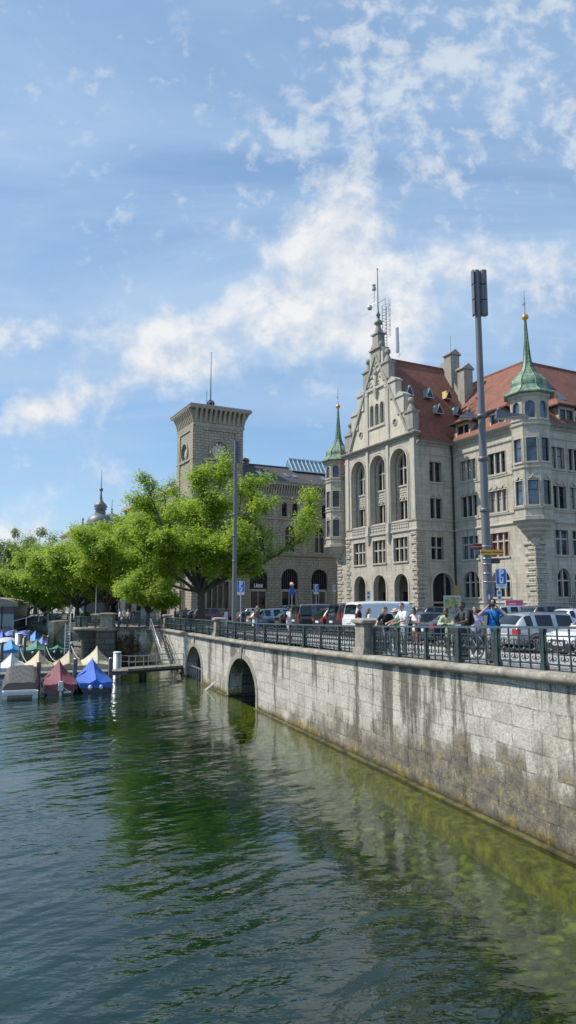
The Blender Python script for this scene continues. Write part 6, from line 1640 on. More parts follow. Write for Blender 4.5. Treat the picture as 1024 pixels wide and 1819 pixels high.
    if legs == 'skirt': cap(c, (0, 0, .92), (0, 0, .42), .15, .22, 14)
    c.v = [v * k for v in c.v]
    obj({'long': 'trousers', 'shorts': 'shorts', 'skirt': 'skirt'}[legs], fuse(c, .016 if detail else .022, .5, 3), cloth(*bottom), root)
    # hair
    c = MB()
    if hairstyle != 'bald':
        ell(c, H(-.022, 0, .172), .098, .084, .092, Hr); ell(c, H(-.05, 0, .13), .072, .078, .09, Hr)
        if hairstyle == 'bob': ell(c, H(-.035, 0, .10), .085, .094, .115, Hr); [ell(c, H(.015, s * .078, .09), .045, .022, .08, Hr) for s in (1, -1)]
        if hairstyle == 'long': ell(c, H(-.06, 0, .06), .07, .09, .14, Hr); cap(c, H(-.085, 0, .06), T(-.135, 0, 1.22), .085, .06)
        if hairstyle == 'bun': ell(c, H(-.11, 0, .19), .05, .05, .05, Hr)
        if hairstyle == 'short': ell(c, H(.03, 0, .215), .05, .06, .028, Hr)
    else:
        ell(c, H(-.055, 0, .11), .055, .074, .05, Hr)
    c.v = [v * k for v in c.v]
    obj('hair', fuse(c, .011 if detail else .02, .5, 2), HAIR[hair], root)
    for s in (0, 1):
        c = MB(); f = foot[s]; cap(c, f + Vector((-.04, 0, -.025)), f + Vector((.15, 0, -.035)), .050, .042); c.box(f.x - .09, f.x + .19, f.y - .045, f.y + .045, .0, .03)
        c.v = [v * k for v in c.v]; c.build('shoe', cloth((.55, .54, .52), 'pale shoe') if s + len(label) % 2 else cloth((.05, .05, .05), 'dark shoe'), root) if False else c.build('shoe', cloth((.05, .05, .05), 'dark shoe') if len(label) % 2 else cloth((.55, .54, .52), 'pale shoe'), root)
    if detail:
        for s in (1, -1):
            c = MB(); q = H(.083, s * .031, .118); ell(c, q, .012, .014, .010, Hr); c.v = [v * k for v in c.v]; e_ = c.build('eye', EYEW, root)
            c = MB(); q = H(.092, s * .031, .118); ell(c, q, .005, .007, .007, Hr); c.v = [v * k for v in c.v]; c.build('iris', LENS, e_)
            c = MB(); cap(c, H(.094, s * .018, .143), H(.085, s * .048, .143), .005, .004, 6); c.v = [v * k for v in c.v]; c.build('eyebrow', HAIR[hair], root)
        c = MB(); cap(c, H(.094, -.018, .052), H(.094, .018, .052), .0065, .0065, 6); c.v = [v * k for v in c.v]; c.build('mouth', LIP, root)
    def add(nm, fn, m, par=None):
        c = MB(); fn(c); c.v = [v * k for v in c.v]; return c.build(nm, m, par or root)
    if extra: extra(dict(T=T, H=H, Hr=Hr, add=add, sh=sh, arms=arms, root=root, foot=foot, hip=hip))
    return root
RIV = math.atan2(-WN.y, -WN.x)                       # facing the river
INL = RIV + PI
def sunglasses(g):
    def f(c):
        for s in (1, -1): ell(c, g['H'](.098, s * .033, .120), .007, .027, .019, g['Hr'])
        cap(c, g['H'](.102, -.01, .124), g['H'](.102, .01, .124), .004, .004, 5)
        for s in (1, -1): cap(c, g['H'](.092, s * .058, .124), g['H'](.0, s * .084, .122), .004, .004, 5)
    g['add']('sunglasses', f, LENS)
def backpack(m, big=1.0):
    def ex(g):
        T = g['T']
        def f(c):
            ell(c, T(-.20, 0, 1.22), .10 * big, .155 * big, .23 * big); ell(c, T(-.27, 0, 1.13), .06 * big, .12 * big, .13 * big)
        o = bpy.data.objects
        c = MB(); f(c); obj('backpack', fuse(c, .02, .6, 3), m, g['root'])
        for s in (1, -1): g['add']('strap', lambda c, s=s: c.tube([T(-.13, s * .11, 1.42), T(.0, s * .12, 1.475), T(.105, s * .115, 1.36), T(.115, s * .12, 1.2), T(.02, s * .165, 1.05), T(-.12, s * .12, 1.02)], .02, 6), m)
    return ex
def on_rail(d, y, side):                              # a hand resting on the handrail
    x = d - RD + .02; s = 1 if side == 0 else -1
    return ((x * .42 - .02, y + s * .06, 1.16), (x - .04, y, 1.085))
RAILFOLK = 'people leaning at the quay railing'
person(718, .72, RIV, 'man in white T-shirt and dark sunglasses with both hands on the railing', 'fair', 'brown', 'short', ((.78, .77, .78), 'white'), ((.25, .27, .30), 'grey denim'), lean=.12, arms=(on_rail(.72, .32, 0), on_rail(.72, -.22, 1)), head=(.5, 0), h=1.80, extra=sunglasses, group=RAILFOLK)
def woman_bag(g):
    T = g['T']
    g['add']('handbag', lambda c: (ell(c, T(.12, .17, .98), .07, .14, .12), c.tube([T(.08, .16, 1.05), T(.12, -.02, 1.25), T(.03, -.13, 1.45), T(-.10, -.06, 1.3), T(-.06, .15, 1.05)], .012, 5)), cloth((.015, .015, .018), 'black'))
person(739, .74, RIV + .35, 'woman with dark bob and sleeveless white top looking down at her phone', 'tan', 'dark', 'bob', ((.76, .74, .74), 'off white'), ((.28, .12, .10), 'rust'), sleeves='none', legs='shorts', lean=.10, arms=[((.12, .24, 1.16), (.34, .10, 1.20)), ((.10, -.24, 1.16), (.24, -.06, 1.34))], head=(.1, .45), h=1.64, female=True, group=RAILFOLK,
       extra=lambda g: (woman_bag(g), g['add']('phone', lambda c: c.obox((.43, .07, 1.24), (.01, 0, .005), (0, .036, 0), (-.03, 0, .07)), cloth((.01, .01, .012), 'phone black'))))
person(688, .70, RIV + .75, 'man in black T-shirt seen from the side, leaning beside the broad pillar', 'fair', 'brown', 'short', ((.012, .012, .014), 'black tee'), ((.22, .22, .25), 'grey trouser'), lean=.30, arms=(on_rail(.70, .26, 0), on_rail(.70, -.26, 1)), head=(-.3, .15), h=1.72, group=RAILFOLK)
person(681, .95, RIV + 1.5, 'blond woman half hidden behind the man in the black T-shirt', 'fair', 'blond', 'bob', ((.55, .42, .40), 'rose'), ((.2, .2, .24), 'slate'), lean=.1, head=(0, .1), h=1.66, female=True, group=RAILFOLK)
def straw(g):
    H = g['H']
    hm = g['Hr']
    g['add']('straw_hat', lambda c: (ell(c, H(-.01, 0, .185), .20, .19, .016, hm), ell(c, H(-.01, 0, .215), .105, .095, .075, hm)), plain('straw', (.62, .52, .36), .8, 0, .1, 30))
    g['add']('hat_band', lambda c: ell(c, H(-.01, 0, .205), .112, .102, .018, hm), cloth((.03, .02, .02), 'hat band'))
person(704, 1.35, RIV + .2, 'woman with a straw hat and green top, between black and white T-shirts', 'fair', 'brown', 'bob', ((.02, .30, .08), 'green'), ((.5, .48, .42), 'cream'), h=1.60, female=True, head=(0, .2), extra=straw)
person(638, 2.6, INL - .5, 'man in black T-shirt seen from behind above the broad pillar', 'tan', 'dark', 'short', ((.013, .012, .013), 'black tee'), ((.12, .12, .14), 'charcoal'), h=1.82, arms=[((-.02, .25, 1.12), (.12, .20, .92)), ((-.02, -.25, 1.12), (.12, -.20, .92))], feet=((.10, .1), (-.10, -.1)))
person(655, 2.4, INL - .3, 'woman with long brown hair and cream top seen from behind', 'fair', 'brown', 'long', ((.66, .60, .54), 'cream top'), ((.3, .3, .33), 'jeans grey'), h=1.64, female=True)
person(800, .66, RIV + .62, 'woman in light green shirt bent forward with forearms on the railing', 'dark', 'dark', 'bun', ((.42, .46, .29), 'light green'), ((.26, .28, .20), 'olive trouser'), sleeves='long', legs='long', lean=.62, arms=[((.40, .24, 1.10), (.50, .02, 1.10)), ((.40, -.24, 1.10), (.52, -.02, 1.12))], head=(.15, .05), h=1.68, female=True, group=RAILFOLK)
person(826, .95, RIV + .1, 'man in dark grey T-shirt with large black backpack looking over the river', 'dark', 'dark', 'short', ((.05, .052, .06), 'dark grey tee'), ((.06, .06, .07), 'black trouser'), lean=.14, arms=(on_rail(.75, .25, 0), on_rail(.75, -.25, 1)), head=(-.25, .0), h=1.76, extra=backpack(cloth((.012, .012, .014), 'black'), 1.1), group=RAILFOLK)
person(843, 1.9, RIV + 1.0, 'dark-haired person in lavender top behind the large black backpack', 'tan', 'dark', 'bob', ((.46, .42, .56), 'lavender'), ((.1, .1, .14), 'navy'), h=1.62, female=True)
def photographer(g):
    T, H, hm = g['T'], g['H'], g['Hr']
    g['add']('cap', lambda c: (ell(c, H(-.012, 0, .19), .108, .090, .082, hm), ell(c, H(.10, 0, .175), .075, .068, .012, hm)), cloth((.02, .02, .024), 'black'))
    g['add']('cap_badge', lambda c: ell(c, H(.085, 0, .215), .02, .04, .028, hm), cloth((.6, .6, .6), 'pale grey'))
    cm = g['add']('camera', lambda c: c.box(.235, .30, -.075, .075, 1.555, 1.655), cloth((.012, .012, .013), 'camera black'))
    g['add']('lens', lambda c: c.tube([(.30, .01, 1.60), (.36, .01, 1.60)], .036, 10), LENS, cm)
    g['add']('bag_strap', lambda c: c.tube([T(-.05, -.10, 1.47), T(.09, -.06, 1.40), T(.135, .04, 1.2), T(.12, .14, 1.02), T(.02, .19, .96), T(-.12, .06, 1.15), T(-.10, -.06, 1.42)], .022, 6), cloth((.015, .015, .018), 'black'))
    for s in (1, -1): g['add']('strap', lambda c, s=s: c.tube([T(-.10, s * .12, 1.42), T(.0, s * .13, 1.475), T(.11, s * .125, 1.34), T(.12, s * .14, 1.15), T(.0, s * .17, 1.05)], .022, 6), cloth((.015, .015, .018), 'black'))
    c = MB(); ell(c, T(-.17, 0, 1.2), .08, .14, .2); obj('backpack', fuse(c, .02, .6, 3), cloth((.015, .015, .018), 'black'), g['root'])
pp = W(tp(876, .72), .72)
person(876, .72, math.atan2(-pp.y, -pp.x) - .1, 'man in bright blue T-shirt and black cap photographing with a raised camera', 'fair', 'dark', 'short', ((.01, .20, .66), 'bright blue'), ((.35, .33, .30), 'khaki'), legs='shorts', arms=[((.20, .36, 1.33), (.22, .11, 1.58)), ((.20, -.36, 1.33), (.22, -.11, 1.58))], head=(0, 0), h=1.74, extra=photographer)
person(457, 2.4, INL + .3, 'walking man in dark brown jacket and blue jeans carrying a pale bag', 'tan', 'grey', 'bald', ((.045, .04, .035), 'dark brown'), ((.06, .13, .27), 'blue jeans'), sleeves='long', h=1.78, feet=((.18, .08), (-.18, -.08)), group='people walking along the quay',
       extra=lambda g: g['add']('bag', lambda c: c.box(-.05, .09, .22, .46, .45, .86), cloth((.55, .60, .60), 'pale bag')))
person(513, 1.7, INL + .1, 'person in white T-shirt with a small dark rucksack seen from behind', 'fair', 'dark', 'short', ((.74, .73, .72), 'white'), ((.45, .45, .42), 'pale shorts'), legs='shorts', h=1.70, extra=backpack(cloth((.02, .025, .04), 'dark navy'), .8), group='people walking along the quay')
person(402, 2.2, INL + .2, 'woman in grey-lilac top and white trousers beside the worn pillar', 'tan', 'dark', 'bob', ((.46, .46, .52), 'grey lilac'), ((.72, .71, .68), 'white trouser'), sleeves='long', h=1.64, female=True, group='people walking along the quay')
def far_person(px, Y, face, label, **kw):
    # people far along the quay are placed by distance instead of metres from the wall
    global tp
    X = (px - 512) / 1260 * Y; d = (Vector((X, Y, 0)) - W0).dot(WN); t = (Vector((X, Y, 0)) - W0).dot(WD)
    keep = tp; tp = lambda a, b: t
    try: return person(px, d, face, label, detail=False, group='people at the far end of the quay', **kw)
    finally: tp = keep
far_person(229, 70.0, RIV + .8, 'woman with auburn hair, pale top and long dark skirt by the far railing', hair='auburn', hairstyle='long', top=((.6, .5, .46), 'blush'), bottom=((.03, .04, .08), 'dark navy skirt'), legs='skirt', female=True, h=1.66)
far_person(222, 72.5, RIV + 2.2, 'man in pale grey T-shirt left of the woman with the long skirt', hair='dark', top=((.55, .56, .58), 'pale grey tee'), h=1.74)
far_person(214, 71.5, RIV, 'person in white top beside the tall dark pier pillar', hair='brown', hairstyle='bob', top=((.72, .7, .68), 'white'), h=1.66, female=True)
far_person(238, 73.5, INL, 'man in black clothes behind the woman with the long skirt', hair='dark', top=((.02, .02, .022), 'black tee'), h=1.76)
far_person(312, 73, INL, 'person in dark blue jacket between the small tree and the parked cars', hair='dark', top=((.03, .045, .08), 'dark blue'), sleeves='long', h=1.76)
far_person(322, 72, RIV + .6, 'person in pale green top next to the dark blue jacket', hair='brown', hairstyle='bob', top=((.36, .40, .34), 'sage'), h=1.66, female=True)
far_person(331, 73, INL + .4, 'person in grey coat left of the largest tree trunk', hair='dark', top=((.20, .19, .18), 'grey coat'), sleeves='long', h=1.74)
# ---------------------------------------------------------------- lamp columns and signs
def stick(Y, px, d=None):
    X = (px - 512) / 1260 * Y; return Vector((X, Y, ground_z(X, Y)))
def column(loc, h, r0, r1, label, lamps, boxes, rot=0.0):
    t = thing('lamp_column', label, 'lamp column', loc, rot, 'grey lamp columns on the quay')
    MB().tube([(0, 0, -.2), (0, 0, .0), (0, 0, h * .45), (0, 0, h)], [r0, r0, r0 + (r1 - r0) * .45, r1], 18).build('pole', M['pole'], t)
    mb = MB(); 
    for z in (h * .37, h * .5, h * .61): mb.lathe([(r0 * .9, z - .06), (r0 * 1.06, z - .05), (r0 * 1.06, z + .05), (r0 * .9, z + .06)], n=18)
    mb.build('collar', M['pole'], t)
    for k in range(3):
        z = h - .24 - k * .49
        for (x, nm) in ((.20, 1), (-.13, 0)) if boxes > 1 else ((.2, 1),):
            mb = MB(); wd = .11 if nm else .035
            P = [(x + wd * math.cos(2 * PI * i / 12), (.12) * math.sin(2 * PI * i / 12)) for i in range(12)]
            mb.prism(P, (0, 0, z - .225), (1, 0, 0), (0, 1, 0), (0, 0, .45)); mb.box(min(x, 0), max(x, 0), -.03, .03, z - .15, z + .15)
            mb.build('spotlight', M['pole'], t)
    if lamps:
        for (x, ang) in ((1, .25), (-1, .1)):
            z = h * .60
            mb = MB(); mb.tube([(0, 0, z + .05), (x * .30, -.15 * x, z + .12), (x * .42, -.2, z + .10)], .03, 6); mb.build('lamp_arm', M['pole'], t)
            mb = MB(); x0, x1 = (.35, 1.35) if x > 0 else (-.30, -.72)
            mb.add([(x0, -.33, z + .0), (x1, -.30, z + .02), (x1, -.02, z + .02), (x0, -.02, z), (x0 * 1.03, -.30, z + .22), (x1 * .92, -.26, z + .10), (x1 * .92, -.06, z + .10), (x0 * 1.03, -.05, z + .22)], [(0, 1, 2, 3), (4, 5, 6, 7), (0, 1, 5, 4), (1, 2, 6, 5), (2, 3, 7, 6), (3, 0, 4, 7)])
            l = mb.build('lamp_head', M['pole'], t); MB().add([(x0 + .04 * x, -.3, z - .004), (x1 - .06 * x, -.27, z + .014), (x1 - .06 * x, -.05, z + .014), (x0 + .04 * x, -.05, z - .004)], [(0, 1, 2, 3)]).build('diffuser', HEAD, l, fix=False)
            mb = MB(); mb.ball((x0 + .12 * x, -.15, z + .28), .07, 8); mb.build('sensor', M['pole'], l)
    return t
LP = stick(20.6, 868); 
col1 = column(LP, 11.85, .145, .085, 'tall grey lamp column behind the railing, carrying yellow and red direction signs', True, 2)
def sign_face(root, name, x0, x1, z0, z1, y, m, t=.02, pointed=None):
    mb = MB()
    if pointed == 'r': P = [(x0, z0), (x1 - (z1 - z0) * .6, z0), (x1, (z0 + z1) / 2), (x1 - (z1 - z0) * .6, z1), (x0, z1)]
    elif pointed == 'l': P = [(x0 + (z1 - z0) * .5, z0), (x1, z0), (x1, z1), (x0 + (z1 - z0) * .5, z1), (x0, (z0 + z1) / 2)]
    else:
        c = .03; P = [(x0 + c, z0), (x1 - c, z0), (x1, z0 + c), (x1, z1 - c), (x1 - c, z1), (x0 + c, z1), (x0, z1 - c), (x0, z0 + c)]
    mb.prism(P, (0, y, 0), (1, 0, 0), (0, 0, 1), (0, t, 0)); return mb.build(name, m, root)
def lettering(root, s, size, x, z, y, m, bold=.0, name='lettering'):
    me = text_mesh(s, size, .002, bold=bold); o = obj(name, me, m, root); o.matrix_local = Matrix.Translation((x, y, z)) @ Matrix.Rotation(PI / 2, 4, 'X'); return o
# direction signs clamped to the column (each could be lifted off)
FG = 'direction signs on the lamp column'
sg = thing('direction_sign', 'yellow arrow sign pointing right, with dark lettering, on the lamp column', 'sign', (LP.x, LP.y, 0), 0, FG)
zc_ = 1.46
y_ = -.20
sign_face(sg, 'panel', -.22, .46, zc_ - .075, zc_ + .075, y_, M['sign_yellow'], .025, 'r'); lettering(sg, 'Hotel zum Storchen', .082, .08, zc_ - .0, y_ - .004, M['sign_black'], .001)
sign_face(sg, 'end_plate', -.40, -.235, zc_ - .085, zc_ + .07, y_ + .01, M['sign_grey'], .025); MB().box(-.15, -.11, y_ + .025, -.08, zc_ - .06, zc_ + .06).build('clamp', M['steel'], sg)
sg = thing('direction_sign', 'maroon arrow sign pointing left above the yellow sign', 'sign', (LP.x, LP.y, 0), 0, FG)
sign_face(sg, 'panel', -.43, .23, zc_ + .10, zc_ + .28, .17, M['sign_maroon'], .03, 'l'); MB().box(-.40, .2, .163, .17, zc_ + .183, zc_ + .195).build('stripe', M['sign_white'], sg)
sg = thing('direction_sign', 'small black blank plate below the yellow arrow sign', 'sign', (LP.x, LP.y, 0), 0, FG)
sign_face(sg, 'panel', .10, .36, zc_ - .32, zc_ - .16, -.08, M['sign_black'], .03)
for i, z in enumerate((zc_ + .19, zc_ - .17, zc_ - .33, zc_ - .60, zc_ - .85)):
    MB(Matrix.Translation((0, 0, z - LP.z))).lathe([(.13, -.012), (.152, -.01), (.152, .01), (.13, .012)], n=18).build('clamp_band', M['steel'], col1)
# parking sign on the column
def parking_sign(loc, s, label, cols=2, post=True, extra=None, rot=0.0, ptext='P', zb=2.0):
    t = thing('parking_sign', label, 'sign', loc, rot, 'blue parking signs')
    wd, ht = .30 * s, .72 * s
    sign_face(t, 'border', -wd - .02, wd + .02, zb - .02, zb + ht * 1.62 + .02, .0, M['sign_white'], .015)
    sign_face(t, 'panel', -wd, wd, zb + ht * .30, zb + ht * 1.6, -.008, M['sign_blue'], .02)
    lettering(t, ptext, .62 * s, 0, zb + ht * 1.22, -.012, M['sign_white'], .012)
    mb = MB()
    z = zb + ht * .66
    mb.prism([(-.11 * s, z - .2 * s), (.11 * s, z - .2 * s), (.13 * s, z + .2 * s), (-.13 * s, z + .2 * s)], (0, -.014, 0), (1, 0, 0), (0, 0, 1), (0, .006, 0)); mb.build('meter_symbol', M['sign_white'], t)
    MB().prism([(0, z - .12 * s), (.08 * s, z + .14 * s), (-.08 * s, z + .14 * s)], (0, -.018, 0), (1, 0, 0), (0, 0, 1), (0, .004, 0)).build('meter_symbol', M['sign_blue'], t)
    mb = MB()
    for k, (a, b) in enumerate(((-.24, .24), (-.06, .1))): mb.box(a * s, b * s, -.004, -.001, zb + ht * (.17 - .11 * k), zb + ht * (.21 - .11 * k))
    mb.build('caption', M['sign_black'], t)
    if post: MB().tube([(0, .05, 0), (0, .05, zb + ht * 1.6)], .035, 8).build('post', M['steel'], t)
    return t
ps = parking_sign((LP.x + .36, LP.y - .12, 0), .46, 'large blue parking sign with meter symbol fixed to the lamp column', post=False, zb=.44)
MB().box(-.36, -.1, .02, .04, .60, .62).box(-.36, -.1, .02, .04, .85, .87).build('bracket', M['steel'], ps)
for z, x, m, nm in ((.32, -.06, 'sign_grey', 'sticker'), (.33, .06, 'sign_blue', 'sticker')): MB().box(x - .035, x + .035, -.152, -.110, z - .05 - LP.z, z + .05 - LP.z).build(nm, M[m], col1)
lettering(col1, '1', .16, -.02, .17 - LP.z, -.150, M['sign_white'], .012, 'numeral')
p2_ = stick(44.6, 416.5)
column(p2_, 12.4, .15, .10, 'slim grey lamp column by the worn pillar in front of the post office', False, 1)
# free-standing signs
q = W(tp(888, 14.5), 14.5); q.z = ground_z(q.x, q.y) - .1
t = thing('notice_sign', 'slim white sign with two blue symbols behind the photographing man', 'sign', q, .1, 'white notice signs')
MB().tube([(0, .04, 0), (0, .04, 2.6)], .03, 8).build('post', M['steel'], t); sign_face(t, 'panel', -.14, .14, 2.0, 2.65, 0, M['sign_white'], .02)
for z in (2.48, 2.2): sign_face(t, 'symbol', -.075, .075, z - .08, z + .08, -.006, M['sign_blue'], .01)
q = W(tp(655, 19), 19); q.z = ground_z(q.x, q.y) - .1
t = thing('notice_sign', 'slim white sign with two blue symbols in front of the left arcade arches', 'sign', q, .1, 'white notice signs')
MB().tube([(0, .04, 0), (0, .04, 3.2)], .04, 8).build('post', M['steel'], t); sign_face(t, 'panel', -.2, .2, 2.45, 3.3, 0, M['sign_white'], .02)
for z in (3.08, 2.7): sign_face(t, 'symbol', -.1, .1, z - .1, z + .1, -.006, M['sign_blue'], .01)
q = stick(50, 428); parking_sign(q, .78, 'blue parking sign with meter symbol right of the slim lamp column', zb=2.6)
q = stick(88, 562); parking_sign(q, 1.0, 'blue parking sign in front of the right shop arch of the post office', zb=3.2)
q = stick(96, 594); parking_sign(q, .75, 'small blue sign at the corner of the town hall turret', zb=3.6)
q = stick(84, 519)
t = thing('road_sign', 'round red-rimmed road sign above a blue plate below the middle shop arch', 'sign', q, 0, 'road signs')
MB().tube([(0, .05, 0), (0, .05, 4.6)], .045, 8).build('post', M['steel'], t)
mb = MB(Matrix.Translation((0, 0, 4.3)) @ Matrix.Rotation(PI / 2, 4, 'X')); mb.lathe([(0, 0), (.30, 0), (.30, .02), (0, .02)], n=20); mb.build('disc', M['sign_red'], t)
mb = MB(Matrix.Translation((0, -.03, 4.3)) @ Matrix.Rotation(PI / 2, 4, 'X')); mb.lathe([(0, 0), (.2, 0), (.2, .01), (0, .01)], n=20); mb.build('disc_centre', M['sign_white'], t)
sign_face(t, 'plate', -.27, .27, 3.1, 3.95, 0, M['sign_blue'], .02)
q = stick(92, 211)
t = thing('road_sign', 'round red no-entry sign on a pole among the quay trees', 'sign', q, 0, 'road signs')
MB().tube([(0, .05, 0), (0, .05, 4.5)], .045, 8).build('post', M['steel'], t)
mb = MB(Matrix.Translation((0, 0, 4.1)) @ Matrix.Rotation(PI / 2, 4, 'X')); mb.lathe([(0, 0), (.42, 0), (.42, .02), (0, .02)], n=20); mb.build('disc', M['sign_red'], t); MB().box(-.28, .28, -.04, -.02, 4.04, 4.16).build('bar', M['sign_white'], t)
# poster case and pink board in front of the town hall
q = W(tp(804, 19.5), 19.5); q.z = ground_z(q.x, q.y) - .1
t = thing('poster_case', 'framed colourful poster case beside the entrance arch', 'poster case', q, -.1)
MB().box(-.66, .66, 0, .14, .25, 2.55).build('frame', M['steel'], t)
def poster():
    m, N, L, b = mat('leafy poster print'); n = noise_n(N, L, objcoord(N), 2.6, 3)
    r = ramp(N, [(.3, (.02, .12, .10)), (.45, (.10, .25, .12)), (.55, (.55, .42, .08)), (.65, (.4, .5, .35)), (.8, (.75, .75, .65))]); L.new(n.outputs['Fac'], r.inputs[0]); L.new(r.outputs[0], b.inputs['Base Color']); b.inputs['Roughness'].default_value = .3
    return m
MB().box(-.58, .58, -.012, -.002, .38, 2.42).build('poster', poster(), t)
for x in (-.5, .5): MB().box(x - .05, x + .05, .02, .12, 0, .25).build('leg', M['steel'], t)
q = W(tp(914, 19.0), 19.0); q.z = ground_z(q.x, q.y) - .1
t = thing('notice_board', 'pink notice board beside the quoined corner under the large turret', 'board', q, .05)
MB().box(-.62, .62, 0, .06, 1.0, 2.1).build('frame', M['sign_white'], t); MB().box(-.57, .57, -.012, -.002, 1.05, 2.05).build('panel', plain('pink print', (.72, .07, .16), .5), t)
for z in (1.8, 1.65): MB().box(-.4, .1, -.02, -.013, z, z + .05).build('text_line', M['sign_white'], t)
for x in (-.5, .5): MB().tube([(x, .04, 0), (x, .04, 1.0)], .03, 6).build('leg', M['steel'], t)
# wrought iron fence along the side front
t = thing('iron_fence', 'tall black iron fence with spear tips along the town hall side street', 'fence', th.matrix_basis @ Vector((WX + 1.6, FD + 2.2, 0)), THA + PI / 2)
mb = MB(); mb.box(0, 14, -.03, .03, .5, .56); mb.box(0, 14, -.03, .03, 2.4, 2.46); mb.build('rails', M['black'], t)
for i in range(60):
    mb = MB(); x = .1 + i * .235; mb.box(x - .014, x + .014, -.014, .014, 0, 2.9); mb.frustum(x, 0, 2.9, 3.12, .035, .02, .002, .002); mb.build('bar', M['black'], t)
t = thing('lilac_sign', 'small blue-violet plate on the iron fence at the right edge', 'sign', th.matrix_basis @ Vector((WX + 1.68, FD + 4.6, 1.1)), THA + PI / 2)
sign_face(t, 'panel', -.4, .4, -.25, .35, -.12, M['sign_blue'], .02)

# ---------------------------------------------------------------- the far end of the quay: short wall, pier, bastions, steps
E1 = W(tY(67.2), 0); E1z = cope_z(67)
def wall_strip(name, pts, ztop, label, m=None, zb=-9, th_=.7, cope=True, cm=None):
    P = [Vector((p[0], p[1], 0)) for p in pts]
    zt = ztop if callable(ztop) else (lambda i: ztop)
    t = thing(name, label, 'wall', (0, 0, 0))
    mb = MB(); n_ = len(P); V = []
    for i, p in enumerate(P):
        d0 = (P[min(i + 1, n_ - 1)] - P[max(i - 1, 0)]).normalized(); r_ = d0.cross(UP)    # right of travel = land side
        V += [(p.x, p.y, zb), (p.x, p.y, zt(i) - .2), (p.x + r_.x * th_, p.y + r_.y * th_, zt(i) - .2), (p.x + r_.x * th_, p.y + r_.y * th_, zb)]
    mb.add(V, [(i * 4 + k, (i + 1) * 4 + k, (i + 1) * 4 + (k + 1) % 4, i * 4 + (k + 1) % 4) for i in range(n_ - 1) for k in range(4)])
    mb.build('wall', m or M['quay'], t)
    if cope:
        pr = [(-.2, -.24), (-.26, -.12), (-.2, 0), (.6, .02), (.6, -.24)]
        MB().sweep([(p.x, p.y, zt(i)) for i, p in enumerate(P)], pr).build('coping', cm or M['cope'], t)
    return t
C0 = Vector((E1.x, E1.y, 0)); C1 = Vector((-16.9, 68.5, 0))
crv = [C0.lerp(C1, i / 8) + Vector((0, .55 * math.sin(PI * i / 8), 0)) for i in range(9)]
wall_strip('quay_wall', crv[::-1] if False else crv, E1z, 'short pale curved quay wall behind the gangway, between ladder stairs and dark pier')
# vines of dead growth on it
t = thing('creeper', 'brown withered creeper hanging on the short wall beside the dark pier', 'creeper', (-15.4, 68.4, -4.2))
rg = random.Random(8); mb = MB()
for k in range(330):
    x = rg.uniform(-1.5, 1.4); z = rg.uniform(-1.2, 1.2) ; 
    if x * x / 2.2 + z * z / 1.4 > 1: continue
    a = rvec(rg) * rg.uniform(.06, .18); b_ = rvec(rg) * .1; c = Vector((x, -.05 - rg.random() * .16 - .12 * x * 0, z))
    mb.add([c - a, c + b_, c + a, c - b_], [(0, 1, 2, 3)])
mb.build('foliage', leaf_mat('withered leaves', (.05, .04, .015), (.22, .15, .05), (.2, .14, .04)), t, fix=False)
mb = MB()
for k in range(9): 
    x = -1.4 + k * .34; mb.tube([(x, -.03, -1.3), (x + rg.uniform(-.2, .2), -.06, 0), (x + rg.uniform(-.3, .3), -.04, 1.2)], [.03, .025, .012], 5)
mb.build('stems', BARK, t, fix=False)
t = thing('stone_pier', 'dark block stone pier standing in the water at the end of the short wall', 'pier', (-17.3, 68.6, 0))
mb = MB(); mb.frustum(0, 0, -9, E1z - .25, 1.15, 1.3, .85, 1.05); mb.build('shaft', M['pier_stone'], t); MB().frustum(0, 0, E1z - .25, E1z + .02, 1.0, 1.15, 1.0, 1.15).build('coping', M['cope'], t)
pillar((-17.3, 68.3, E1z + .02), 0, 1.3, 1.35, 'massive stone pillar on top of the dark pier')
pillar((-19.6, 72.6, E1z + .02), 0, .9, 1.2, 'low round-topped pillar behind the first bastion')
fr = [C0.lerp(C1, f) + Vector((0, .22 + .55 * math.sin(PI * f), 0)) for f in (.06, .30, .54, .78, .95)]
railing([(p.x + .3, p.y, E1z + .01) for p in fr], 'dark railing on the short wall in front of the group of distant people', fine=False, thick_every=2)
def bastion(cx, cy, r, z, label, a0, a1, corb=True, rl=None):
    t = thing('bastion', label, 'bastion', (cx, cy, 0))
    MB().lathe([(r * .62, -9), (r * .62, z - 1.3), (r * .8, z - 1.0), (r * .86, z - .62), (r * 1.0, z - .5), (r * 1.0, z - .3)], n=24).build('wall', M['pier_stone'] if corb else M['quay'], t)
    MB().lathe([(r * .9, z - .32), (r * 1.08, z - .3), (r * 1.1, z - .1), (r * 1.04, z), (0, z + .01)], n=24).build('coping', M['cope'], t)
    P = [(cx + r * .95 * math.cos(a0 + (a1 - a0) * i / 6), cy + r * .95 * math.sin(a0 + (a1 - a0) * i / 6), z) for i in range(7)]
    railing(P, rl, fine=False, thick_every=3); return t
bastion(-19.3, 70.6, 1.75, E1z, 'round dark stone bastion corbelled out left of the massive pillar', PI * 1.78, PI * .85, True, 'curved dark railing on the round bastion left of the massive pillar')
bastion(-31.6, 99.5, 1.8, -2.45, 'distant round bastion below the yellow-green bush', PI * 1.9, PI * .9, True, 'curved dark railing on the distant bastion below the bush')
# main steps up to the terrace, seen end on
t = thing('quay_steps', 'broad stone steps climbing to the tree terrace between the two bastions', 'steps', (0, 0, 0))
mb = MB()
for k in range(7): mb.box(-25.8, -21.2, 79.5 + k * .55, 86, -9, -3.3 + k * .17)
mb.build('treads', M['cope'], t)
MB().box(-26.4, -25.8, 78.5, 88, -9, -2.0).build('side_wall', M['quay'], t)
